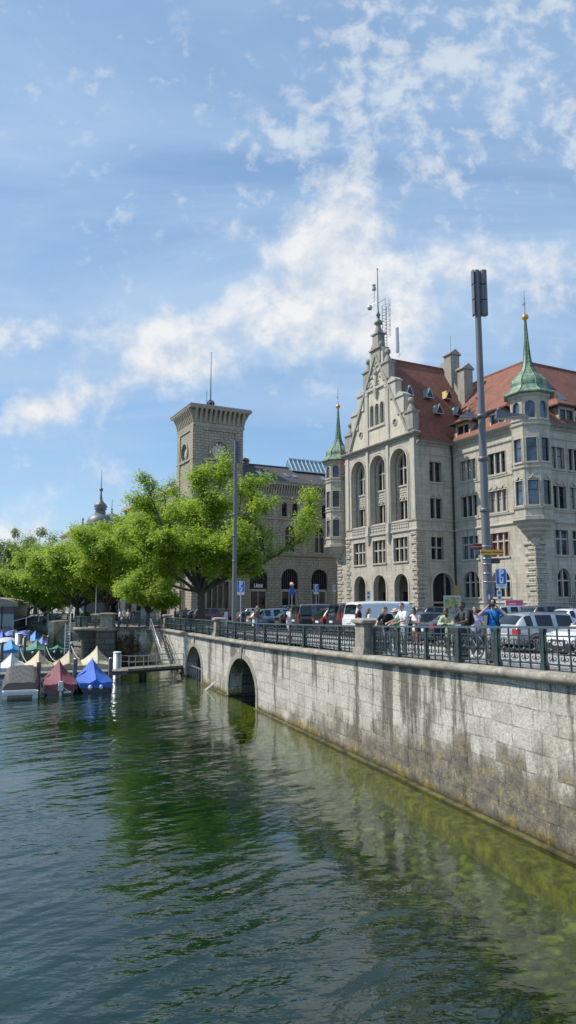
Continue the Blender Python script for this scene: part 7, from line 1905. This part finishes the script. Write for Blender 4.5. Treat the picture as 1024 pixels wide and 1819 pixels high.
# landing with a railing that steps down towards the water
t = thing('stone_landing', 'stone landing with sloping stair string below the first bastion', 'landing', (0, 0, 0))
LA, LB, LC = Vector((-23.0, 76.2, -4.0)), Vector((-20.9, 74.2, -4.15)), Vector((-19.9, 73.8, -3.0))
mb = MB(); mb.add([(-23.2, 76.2, -4.05), (-20.7, 73.9, -4.05), (-19.6, 76.5, -4.05), (-21.5, 79.5, -4.05), (-23.2, 76.2, -4.45), (-20.7, 73.9, -4.45), (-19.6, 76.5, -4.45), (-21.5, 79.5, -4.45)], [(0, 1, 2, 3), (4, 5, 6, 7), (0, 1, 5, 4), (1, 2, 6, 5), (2, 3, 7, 6), (3, 0, 4, 7)]); mb.build('slab', M['cope'], t)
mb = MB()
for k in range(7): mb.box(-20.9 + k * .22, -19.2, 74.0, 76.4, -4.05 + k * .16, -3.89 + k * .16)
mb.build('treads', M['cope'], t)
railing([(-23.15, 76.3, -4.04), (-21.95, 75.15, -4.04), (-20.75, 74.0, -4.04), (-19.6, 73.85, -3.05)], 'dark railing around the stone landing, dipping then rising by the bastion', fine=False, thick_every=3)
t = thing('rounded_abutment', 'dark curved masonry under the stone landing at the water', 'wall', (-21.2, 76.6, 0))
MB().lathe([(2.3, -9), (2.3, -5.4), (1.9, -4.9), (1.5, -4.5)], n=20).build('wall', M['pier_stone'], t)
# far retaining walls towards the boathouse
wall_strip('far_wall', [(-25.5, 88), (-30.2, 97.8)], -2.6, 'dim river wall behind the moored green boats, running to the distant bastion')
wall_strip('far_wall', [(-33.0, 100), (-36.6, 104), (-40.5, 107), (-46, 109.5), (-60, 114), (-95, 124)], -1.9, 'pale far wall with a sloping foot behind the blue covered boats')
P = [(-33.4, 100.6), (-36.6, 104.2), (-40.4, 107.2), (-43.4, 108.6), (-46.5, 110)]
railing([(x, y, -1.88) for x, y in P], 'dark railing along the far wall above the blue covered boats', fine=False, thick_every=2)
t = thing('sloping_apron', 'pale concrete apron sloping into the water below the distant bastion', 'apron', (0, 0, 0))
MB().prism([(0, -9), (7.5, -9), (7.5, -5.4), (0, -3.6)], (-37.5, 102.3, 0), (.80, -.6, 0), (0, 0, 1), (.4, .5, 0)).build('slab', M['quay'], t)
# boathouse at the far left
bh = thing('boathouse', 'low grey-green glazed boathouse with shallow domed roof at the left edge', 'boathouse', (-42.9, 100, -3.6), .1)
mb = MB(); mb.box(-6, 4.2, 0, 7, 0, 3.1); mb.build('wall', plain('grey green panels', (.16, .19, .18), .6), bh)
for k in range(6):
    x = -5.8 + k * 1.7
    mb = MB(); mb.box(x, x + 1.5, -.05, .0, .35, 2.0); mb.build('panel', plain('pale panel', (.26, .31, .29), .5), bh); mb = MB(); mb.box(x, x + 1.5, -.05, 0, 2.15, 2.9); mb.build('window', M['glass'], bh)
    MB().box(x + 1.52, x + 1.66, -.1, .02, 0, 3.1).build('mullion', M['black'], bh)
mb = MB(); mb.box(-6.5, 4.9, -.6, 7.5, 3.1, 3.35); mb.build('eaves', M['sand_dark'], bh)
mb = MB(); P = [(5.6 * math.cos(PI * i / 12) - .8, 3.35 + 1.1 * math.sin(PI * i / 12)) for i in range(13)]; mb.prism(P, (0, -.3, 0), (1, 0, 0), (0, 0, 1), (0, 7.4, 0)); mb.build('roof', plain('weathered roof sheet', (.30, .275, .24), .8), bh)
MB().box(-6.6, 5.0, -1.2, 7.4, -.35, 0).build('deck', M['wood_deck'], bh)
for x in (-5, -1, 3, 4.7): MB().tube([(x, -.9, -4), (x, -.9, -.3)], .14, 7).build('pile', M['post_wood'], bh)
t = thing('gangplank', 'steel gangplank with pale handrails rising from the boathouse deck to the far wall', 'gangplank', (3.6, 0, 0))
mb = MB(); mb.add([(-42, 99.5, -3.6), (-37.4, 101.8, -2.2), (-37.8, 103.0, -2.2), (-42.4, 100.7, -3.6), (-42, 99.5, -3.75), (-37.4, 101.8, -2.35), (-37.8, 103.0, -2.35), (-42.4, 100.7, -3.75)], [(0, 1, 2, 3), (4, 5, 6, 7), (0, 1, 5, 4), (1, 2, 6, 5), (2, 3, 7, 6), (3, 0, 4, 7)]); mb.build('deck', M['black'], t)
for y in (0, 1.2):
    mb = MB(); mb.tube([(-42.0 - y * .3, 99.5 + y, -2.5), (-37.4 - y * .3, 101.8 + y, -1.1)], .06, 6)
    for f in (0, .33, .66, 1): x, yy, z = -42 + 4.6 * f - y * .3, 99.5 + 2.3 * f + y, -3.6 + 1.4 * f; mb.tube([(x, yy, z), (x, yy, z + 1.1)], .05, 5)
    mb.build('handrail', M['white'], t)
t = thing('white_ladder', 'tall white iron ladder and post rising beside the quay steps', 'ladder', (-23.9, 77.4, -5.8))
mb = MB()
for x in (0, .5): mb.tube([(x - .25, 0, 0), (x - .25, 0, 3.6)], .05, 6)
mb.tube([(.25, 0, 0), (.25, 0, 4.6), (.55, -.1, 5.0)], .06, 6); mb.build('rail', M['white'], t)
for k in range(11): MB().box(-.25, .25, -.03, .03, .3 + k * .3, .36 + k * .3).build('rung', M['white'], t)

# street things under the trees
q = stick(96, 152); t = thing('advertising_column', 'round advertising column with pale posters under the trees', 'advertising column', q)
MB().lathe([(.75, 0), (.75, .4), (.68, .45), (.68, 3.3), (.78, 3.35), (.8, 3.6), (.4, 4.0), (0, 4.1)], n=20).build('drum', plain('poster paper', (.42, .46, .52), .6, 0, .5, 1.6), t)
q = stick(94, 181); t = thing('kiosk', 'dark flat-roofed kiosk under the quay trees', 'kiosk', q, .2)
mb = MB(); mb.box(-2.2, 2.2, 0, 3, 0, 3.1); mb.build('wall', plain('dark kiosk panels', (.035, .035, .035), .5), t); MB().box(-2.5, 2.5, -.5, 3.3, 3.1, 3.4).build('roof', M['black'], t)
for x in (-1.4, 0, 1.4): MB().box(x - .55, x + .55, -.04, 0, 1.0, 2.5).build('window', M['glass'], t)
q = stick(78, 265); t = thing('utility_cabinet', 'grey street utility cabinet behind the far railing', 'cabinet', q, .2)
MB().box(-.85, .85, 0, .6, 0, 1.5).build('body', plain('cabinet grey', (.33, .34, .34), .6), t); MB().box(-.9, .9, -.05, .65, 1.5, 1.58).build('lid', M['steel'], t)
for x in (-.42, .42): MB().box(x - .38, x + .38, -.02, 0, .1, 1.42).build('door', plain('cabinet door', (.29, .30, .30), .6), t)
q = stick(84, 171); t = thing('lamp_post', 'thin white pole under the trees beside the dark kiosk', 'pole', q)
MB().tube([(0, 0, 0), (0, 0, 4.4)], .07, 8).ball((0, 0, 4.5), .12, 8).build('pole', M['white'], t)
q = stick(84, 238); t = thing('parked_motor_scooters_cover', 'grey covered stall box behind the distant people', 'box', q, .3); MB().box(-1.2, 1.2, 0, 1, 0, 1.3).build('body', M['sign_grey'], t); t.name = 'stall_box'
MB().box(-1.3, 1.3, -.1, 1.1, 1.3, 1.38).build('lid', M['steel'], t)
b2 = thing('pale_building', 'pale plastered house front glimpsed under the quay trees', 'building', stick(128, 214), .5)
mb = MB(); mb.box(-7, 5, 0, 10, 0, 9); mb.build('wall', plain('pale plaster', (.48, .47, .44), .9), b2)
for k in range(6):
    for z in (.6, 4.2):
        f = MB().box(-6.6 + k * 1.9, -5.6 + k * 1.9, -.08, 0, z, z + 2.3).build('window', M['sand_trim'], b2); MB().box(-6.5 + k * 1.9, -5.7 + k * 1.9, -.10, -.085, z + .1, z + 2.2).build('pane', M['glass'], f)
mb = MB(); slab(mb, [(-7.5, -.5, 9), (5.5, -.5, 9), (5.5, 5, 11.5), (-7.5, 5, 11.5)]); slab(mb, [(-7.5, 5, 11.5), (5.5, 5, 11.5), (5.5, 10.5, 9), (-7.5, 10.5, 9)]); mb.build('roof', M['slate'], b2)
# ---------------------------------------------------------------- ladder stairs, gangway, jetties
t = thing('ladder_stairs', 'steep iron stairs with two handrails climbing the wall from the gangway', 'stairs', (0, 0, 0))
A = W(tY(58.8), -.95, -5.0); B = W(tY(65.9), -.75, -2.36)
sd = WN * .42
for s_ in (-1, 1):
    MB().bar(A + sd * s_, B + sd * s_, .05, .22).build('stringer', M['black'], t)
    mb = MB(); up_ = Vector((0, 0, .95)); mb.tube([A + sd * s_ + up_ * .2, A + sd * s_ + up_, B + sd * s_ + up_, B + sd * s_ + up_ + WD * .5, B + sd * s_ + WD * .5], .035, 6)
    for f in (.25, .5, .75, 1): q = A.lerp(B, f) + sd * s_; mb.tube([q, q + up_], .028, 5)
    mb.tube([A + sd * s_ + up_ * .5, B + sd * s_ + up_ * .5], .022, 5)
    mb.build('handrail', M['steel'] if s_ < 0 else M['black'], t)
for k in range(12):
    q = A.lerp(B, (k + .5) / 12); MB().obox(q, WD * .15, WN * .42, (0, 0, .02)).build('tread', M['cope'], t)
# gangway
t = thing('gangway', 'flat footbridge with thin steel railings joining the jetty to the quay wall', 'gangway', (0, 0, 0))
G0 = Vector((-12.5, 54.6, -5.02)); G1 = W(tY(57.6), -.15, -4.98)
gd = (G1 - G0).normalized(); gn = Vector((-gd.y, gd.x, 0))
MB().obox((G0 + G1) / 2, (G1 - G0) / 2, gn * .75, (0, 0, .09)).build('deck', M['wood_deck'], t)
MB().obox((G0 + G1) / 2 - Vector((0, 0, .16)) - gn * .7, (G1 - G0) / 2, gn * .05, (0, 0, .08)).build('beam', M['black'], t)
for s_ in (1, -1):
    mb = MB()
    for hgt in (1.0, .55): mb.tube([G0 + gn * .7 * s_ + Vector((0, 0, hgt)), G0.lerp(G1, .5) + gn * .7 * s_ + Vector((0, 0, hgt - (.0 if s_ < 0 else .1))), G1 + gn * .7 * s_ + Vector((0, 0, hgt))], .025, 5)
    for f in (.02, .27, .5, .75, .98): q = G0.lerp(G1, f) + gn * .7 * s_; mb.tube([q, q + Vector((0, 0, 1.0))], .028, 5)
    mb.build('railing', M['steel'], t)
q = G0.lerp(G1, .33); MB().tube([(q.x, q.y, -8), (q.x, q.y, -5.1)], .3, 10).build('pile', M['post_wood'], t)
JX = Vector((-.95, -.31, 0)).normalized(); JN = Vector((-JX.y, JX.x, 0))
def jetty(p, L_, wd, z, label, jx=JX):
    jn = Vector((-jx.y, jx.x, 0))
    t = thing('jetty', label, 'jetty', (0, 0, 0), 0, 'floating jetties')
    p = Vector((p[0], p[1], z)); e = p + jx * L_; mb = MB()
    n_ = int(L_ / .16)
    for k in range(n_): mb.obox(p + jx * (k + .5) * L_ / n_, jx * (L_ / n_ / 2 - .008), jn * wd / 2, (0, 0, .03))
    mb.build('deck', M['wood_deck'], t); MB().obox((p + e) / 2 - Vector((0, 0, .17)), jx * L_ / 2, jn * (wd / 2 - .05), (0, 0, .12)).build('float', M['post_wood'], t)
    return t
jetty((-12.3, 54.9), 16, 1.7, -5.08, 'timber jetty behind the red and royal blue covered boats')
jetty((-21.5, 84.6), 24, 1.5, -5.08, 'distant timber jetty behind the green covered boats')
def bollard(loc, r, h, label):
    t = thing('steel_pile', label, 'bollard', loc, 0, 'silver steel piles')
    MB().lathe([(r, -4), (r, h), (0, h)], n=24, smooth=True).build('shaft', M['steel'], t); MB().lathe([(r + .02, h - .02), (r + .02, h + .03), (r * .8, h + .08), (0, h + .1)], n=24).build('lid', M['white'], t)
bollard((-13.35, 56.0, WATER), .30, 1.75, 'silver steel pile at the jetty end by the royal blue boat')
bollard((-30.9, 82, WATER), .42, 2.1, 'silver steel pile among the far blue covered boats')
def at_water(px, Y): return Vector(((px - 512) / 1260 * Y, Y, WATER))
for i, (px, Y, h_, lab) in enumerate(((3, 46, 1.95, 'at the left edge beside the grey covered boat'), (74, 46.6, 1.8, 'between the grey and the red covered boats'), (138, 47.8, 1.9, 'between the red and the royal blue boats'), (200, 49.0, 1.85, 'right of the royal blue boat'),
        (8, 66, 2.0, 'left of the sky blue covered boat'), (40, 63, 1.9, 'with a slack rope, behind the small white tent cover'), (86, 65, 1.9, 'with a slack rope, behind the sand pyramid cover'), (130, 66, 1.9, 'behind the tan tent cover'), (48, 74, 2.1, 'between the sky blue boat and the first green boat'),
        (89, 76, 2.1, 'between the two green covered boats'), (126, 79, 2.2, 'right of the second green boat'), (27, 88, 2.2, 'among the far blue boats, left one'), (55, 88, 2.2, 'among the far blue boats, right one'), (115, 86, 1.9, 'near the distant jetty end'), (95, 90, 2.2, 'beside the far landing stage'))):
    t = thing('mooring_post', 'grey timber mooring post ' + lab, 'post', at_water(px, Y), 0, 'mooring posts in the harbour')
    MB().tube([(0, 0, -3), (.0, 0, h_ * .6), (.02, .0, h_)], [.15, .145, .14], 9).build('pile', M['post_wood'], t); MB().lathe([(.15, h_ - .02), (.165, h_), (.12, h_ + .05), (0, h_ + .06)], (.02, 0), n=9).build('cap', M['steel'], t)
def rope(a, b, sag, label):
    a, b = Vector(a), Vector(b); P = [a.lerp(b, i / 10) - Vector((0, 0, sag * 4 * (i / 10) * (1 - i / 10))) for i in range(11)]
    o = MB().tube(P, .025, 5).build('mooring_rope', plain('rope', (.5, .5, .4), .8)); tag(o, label, 'rope', 'mooring ropes')
rope(at_water(40, 63) + Vector((0, 0, 1.7)), at_water(55, 58.2) + Vector((0, 0, .8)), .25, 'pale slack rope from a post to the sand pyramid covered boat')
rope(at_water(86, 65) + Vector((0, 0, 1.7)), at_water(104, 59.5) + Vector((0, 0, .8)), .28, 'pale slack rope from a post to the tan tent covered boat')
rope(at_water(130, 66) + Vector((0, 0, 1.7)), at_water(146, 60.5) + Vector((0, 0, .9)), .2, 'pale slack rope from a post to the large cream covered boat')
# ---------------------------------------------------------------- covered boats
def tarp(name, c, dark=.55):
    m, N, L, b = mat(name + ' tarpaulin'); ob = objcoord(N)
    n = noise_n(N, L, ob, 1.4, 5, .6); n2 = noise_n(N, L, scalevec(N, L, ob, (1, 3, 1)), 3, 4, .6)
    L.new(mix(N, L, maprange(N, L, n.outputs['Fac'], .4, .7, 0, .5), c, tuple(x * dark for x in c)), b.inputs['Base Color']); b.inputs['Roughness'].default_value = .6
    bump(N, L, n2.outputs['Fac'], b, .5, .06); return m
TARP = {k: tarp(k, c) for k, c in dict(royal=(.015, .10, .52), sky=(.03, .24, .60), peri=(.10, .17, .52), maroon=(.17, .025, .035), greyd=(.055, .048, .042), green=(.045, .19, .13), cream=(.58, .50, .34), tan=(.46, .36, .22), sand=(.56, .46, .28), white=(.62, .61, .58)).items()}
HULL = {'white': plain('white hull', (.66, .66, .64), .35), 'dark': plain('dark varnished hull', (.07, .028, .016), .3, 0, .2, 3, .5, .5), 'navy': plain('navy hull', (.02, .025, .05), .3), 'green': plain('dark green hull', (.02, .05, .04), .35), 'black': plain('black hull', (.015, .015, .016), .35)}
BDIR = math.atan2(WD.y, WD.x)
def boat(loc, Lb, Wb, cover, hull, label, ridge=1.1, peak=.5, style='ridge', motor=False, rot=0.0, seed=1, fender=False, low=.62, hoop=2.4):
    """stern at the origin, bow along +x; water at z = 0"""
    rg = random.Random(seed)
    t = thing('covered_boat', label, 'boat', loc, BDIR + rot, 'covered boats moored at the jetties')
    n_ = 12
    def half(f): return Wb / 2 * (.86 + .14 * math.sin(PI * min(1, f * 1.6))) * (1 if f < .5 else max(.02, 1 - ((f - .5) / .5) ** 2.2))
    V = []; F = []
    for i in range(n_ + 1):
        f = i / n_; x = Lb * f; w_ = half(f); zg = low + .22 * f * f
        V += [(x, 0, -.35), (x, w_ * .72, -.22), (x, w_ * .95, .2), (x, w_, zg), (x, -w_, zg), (x, -w_ * .95, .2), (x, -w_ * .72, -.22)]
    for i in range(n_):
        for k in range(7): F.append((i * 7 + k, (i + 1) * 7 + k, (i + 1) * 7 + (k + 1) % 7, i * 7 + (k + 1) % 7))
    mb = MB(); mb.add(V, F, 0, True); mb.add(V[:7], [tuple(range(7))]); mb.build('hull', HULL[hull], t)
    mb = MB()
    for s_ in (1, -1): mb.tube([(Lb * i / n_, s_ * (half(i / n_) + .02), low - .02 + .22 * (i / n_) ** 2) for i in range(n_ + 1)], .035, 5)
    mb.build('rubbing_strake', HULL['black'] if hull != 'white' else HULL['white'], t)
    # cover: a sheet drawn over a ridge, hanging below the gunwale, with sag between supports
    V = []; F = []; na, nb = 24, 14
    def rz(f):
        if style == 'ridge': return low + ridge * (.16 + .84 * (f / peak) ** 1.05 if f < peak else max(0, 1 - (f - peak) / (1 - peak)) ** .9)
        if style == 'pyramid': return low + ridge * max(0, 1 - abs(f - peak) / (peak + .02 if f < peak else 1.02 - peak)) ** .98
        if style == 'hoop': return low + ridge * min(1, (3.2 if hoop < 3 else 1.5) * f + (.55 if hoop < 3 else .25)) * (1 if f < .55 else max(.05, 1 - ((f - .55) / .45) ** 1.7))
        return low + ridge
    f1 = 1.0 if style != 'hoop' else .86
    for i in range(na + 1):
        f = f1 * i / na; x = Lb * (f * 1.0) - .03; w_ = half(min(1, f)) + .06; zr = rz(f); ze = low + .22 * f * f
        hem = .20 + .05 * math.sin(f * 23 + seed) + .03 * rg.random()
        for j in range(nb + 1):
            u = -1 + 2 * j / nb; a = abs(u)
            if a > .84: y = math.copysign(w_ + .01, u); z = ze - hem * (a - .84) / .16
            else:
                q = a / .84; y = math.copysign(w_ * q, u)
                if style == 'hoop': z = ze + (zr - ze) * math.sqrt(max(0, 1 - q ** hoop))
                else:
                    z = zr + (ze - zr) * (q ** .92); z -= .13 * math.sin(PI * q) * (.6 + .4 * math.sin(f * 15 + seed)) + .05 * noise.noise(Vector((f * 6, u * 2.5, seed)))
                z += .012 * math.sin(f * 40 + q * 9 + seed)
            V.append((x, y, z))
    for i in range(na):
        for j in range(nb): F.append((i * (nb + 1) + j, (i + 1) * (nb + 1) + j, (i + 1) * (nb + 1) + j + 1, i * (nb + 1) + j + 1))
    mb = MB(); mb.add(V, F, 0, False)
    # stern curtain
    st_ = V[:nb + 1]; mb.add(st_ + [(p[0] - .04, p[1] * .98, low - .30) for p in st_], [(j, j + 1, nb + 2 + j, nb + 1 + j) for j in range(nb)])
    c = mb.build('cover', TARP[cover], t)
    if style in ('ridge', 'pyramid'):
        mb = MB(); mb.tube([(Lb * f1 * i / na - .03, 0, rz(f1 * i / na) + .015) for i in range(na + 1)], .022, 5); mb.build('ridge_seam', TARP[cover], c)
        mb = MB(); mb.tube([(Lb * peak, 0, .3), (Lb * peak, 0, low + ridge - .03)], .03, 5); mb.build('support_pole', M['steel'], t)
    if motor:
        mb = MB(); mb.box(-.42, -.12, -.15, .15, .30, .62); mb.frustum(-.28, 0, .62, .84, .2, .15, .15, .11); mb.box(-.36, -.22, -.06, .06, -.4, .30); mb.build('outboard_motor', HULL['white'] if motor == 2 else HULL['black'], t)
        if motor == 2: mb = MB(); mb.box(-.30, .0, -.62, -.2, .14, .22); mb.bar((-.2, -.5, .2), (-.05, -.1, .5), .04); mb.build('motor_bracket', HULL['white'], t)
    if fender:
        for y in (-.3, .35): MB().ball((-.12, y, .35), .13, 8, 0, (1, 1, 1.3)).build('fender', HULL['white'], t)
    for (x, y) in ((Lb * .25, 1), (Lb * .4, -1)):
        pass
    return t
def bpos(px, Y): return at_water(px, Y)
# nearest row
boat(bpos(176, 45.3), 6.2, 2.15, 'royal', 'navy', 'royal blue covered motor boat, nearest to the silver pile', 1.3, .58, motor=0, seed=2, fender=True)
boat(bpos(114, 44.3), 6.0, 2.05, 'maroon', 'dark', 'maroon covered boat with a white outboard bracket', 1.3, .62, motor=2, seed=3)
bt = boat(bpos(44, 43.2), 6.0, 2.05, 'greyd', 'white', 'white hulled boat with rounded dark grey cover and swim platform', 1.0, .4, style='hoop', seed=4, hoop=7)
mb = MB(); mb.box(-.75, .05, -1.0, 1.0, .22, .42); mb.box(-.72, -.45, -1.0, -.7, .0, .22); mb.box(-.72, -.45, .7, 1.0, .0, .22); mb.build('swim_platform', HULL['white'], bt)
mb = MB(); mb.box(-.70, -.6, -.9, .9, .42, .5); mb.build('step', HULL['white'], bt)
# beyond the jetty, seen as little tents
boat(bpos(178, 58.3), 6.0, 2.6, 'cream', 'white', 'large cream pyramid covered boat behind the royal blue boat', 1.45, .22, style='pyramid', seed=5)
boat(bpos(128, 57.5), 6.0, 2.3, 'tan', 'dark', 'tan tent covered boat between the cream and sand pyramids', 1.15, .18, seed=6)
boat(bpos(74, 56.6), 5.6, 2.2, 'sand', 'white', 'sand coloured pyramid covered boat behind the dark grey cover', 1.2, .2, style='pyramid', seed=7)
boat(bpos(25, 55.6), 5.6, 2.1, 'white', 'white', 'small white tent covered boat at the left end of the jetty', 1.05, .2, style='pyramid', seed=8)
# middle row
boat(bpos(27, 76.5), 6.4, 2.3, 'sky', 'white', 'sky blue covered boat in the middle row', 1.15, .35, seed=9, rot=.12)
boat(bpos(69, 76.2), 6.4, 2.35, 'green', 'dark', 'first green covered boat with varnished hull', 1.05, .35, seed=10, fender=True)
boat(bpos(107, 77.5), 6.2, 2.2, 'green', 'green', 'second green covered boat, nearest the distant jetty end', 1.0, .45, seed=11, motor=1, fender=True)
boat(bpos(-6, 76), 6.0, 2.2, 'white', 'dark', 'white covered boat cut by the left edge beside the sky blue one', .7, .4, seed=12)
# far rows
boat(bpos(15, 84.5), 6.2, 2.4, 'white', 'white', 'pale rounded cover boat behind the sky blue one', .8, .4, style='hoop', seed=13)
boat(bpos(48, 84.5), 5.6, 2.0, 'tan', 'white', 'beige covered boat next to the far silver pile', 1.1, .3, seed=14)
boat(bpos(79, 85.5), 5.4, 2.0, 'peri', 'white', 'small periwinkle cover boat right of the beige one', 1.0, .3, seed=15)
boat(bpos(9, 91), 6.4, 2.6, 'royal', 'navy', 'deep blue covered boat at the far left', 1.45, .35, seed=16, rot=.1)
boat(bpos(37, 91.5), 5.6, 1.9, 'royal', 'navy', 'narrow deep blue pointed cover boat in the far row', 1.4, .3, seed=17)
boat(bpos(66, 91.5), 6.2, 2.5, 'sky', 'black', 'bright blue covered boat with dark hull in the far row', 1.45, .35, seed=18, motor=1)
boat(bpos(25, 97), 6.2, 2.5, 'peri', 'white', 'periwinkle domed cover boat in the last row, left', 1.2, .4, style='hoop', seed=19)
boat(bpos(49, 97.5), 6.4, 2.8, 'peri', 'white', 'periwinkle domed cover boat in the last row, right', 1.2, .4, style='hoop', seed=20)
boat(bpos(2, 98), 6.2, 2.5, 'white', 'white', 'whitish covered boat below the boathouse at the left edge', 1.3, .35, seed=21)
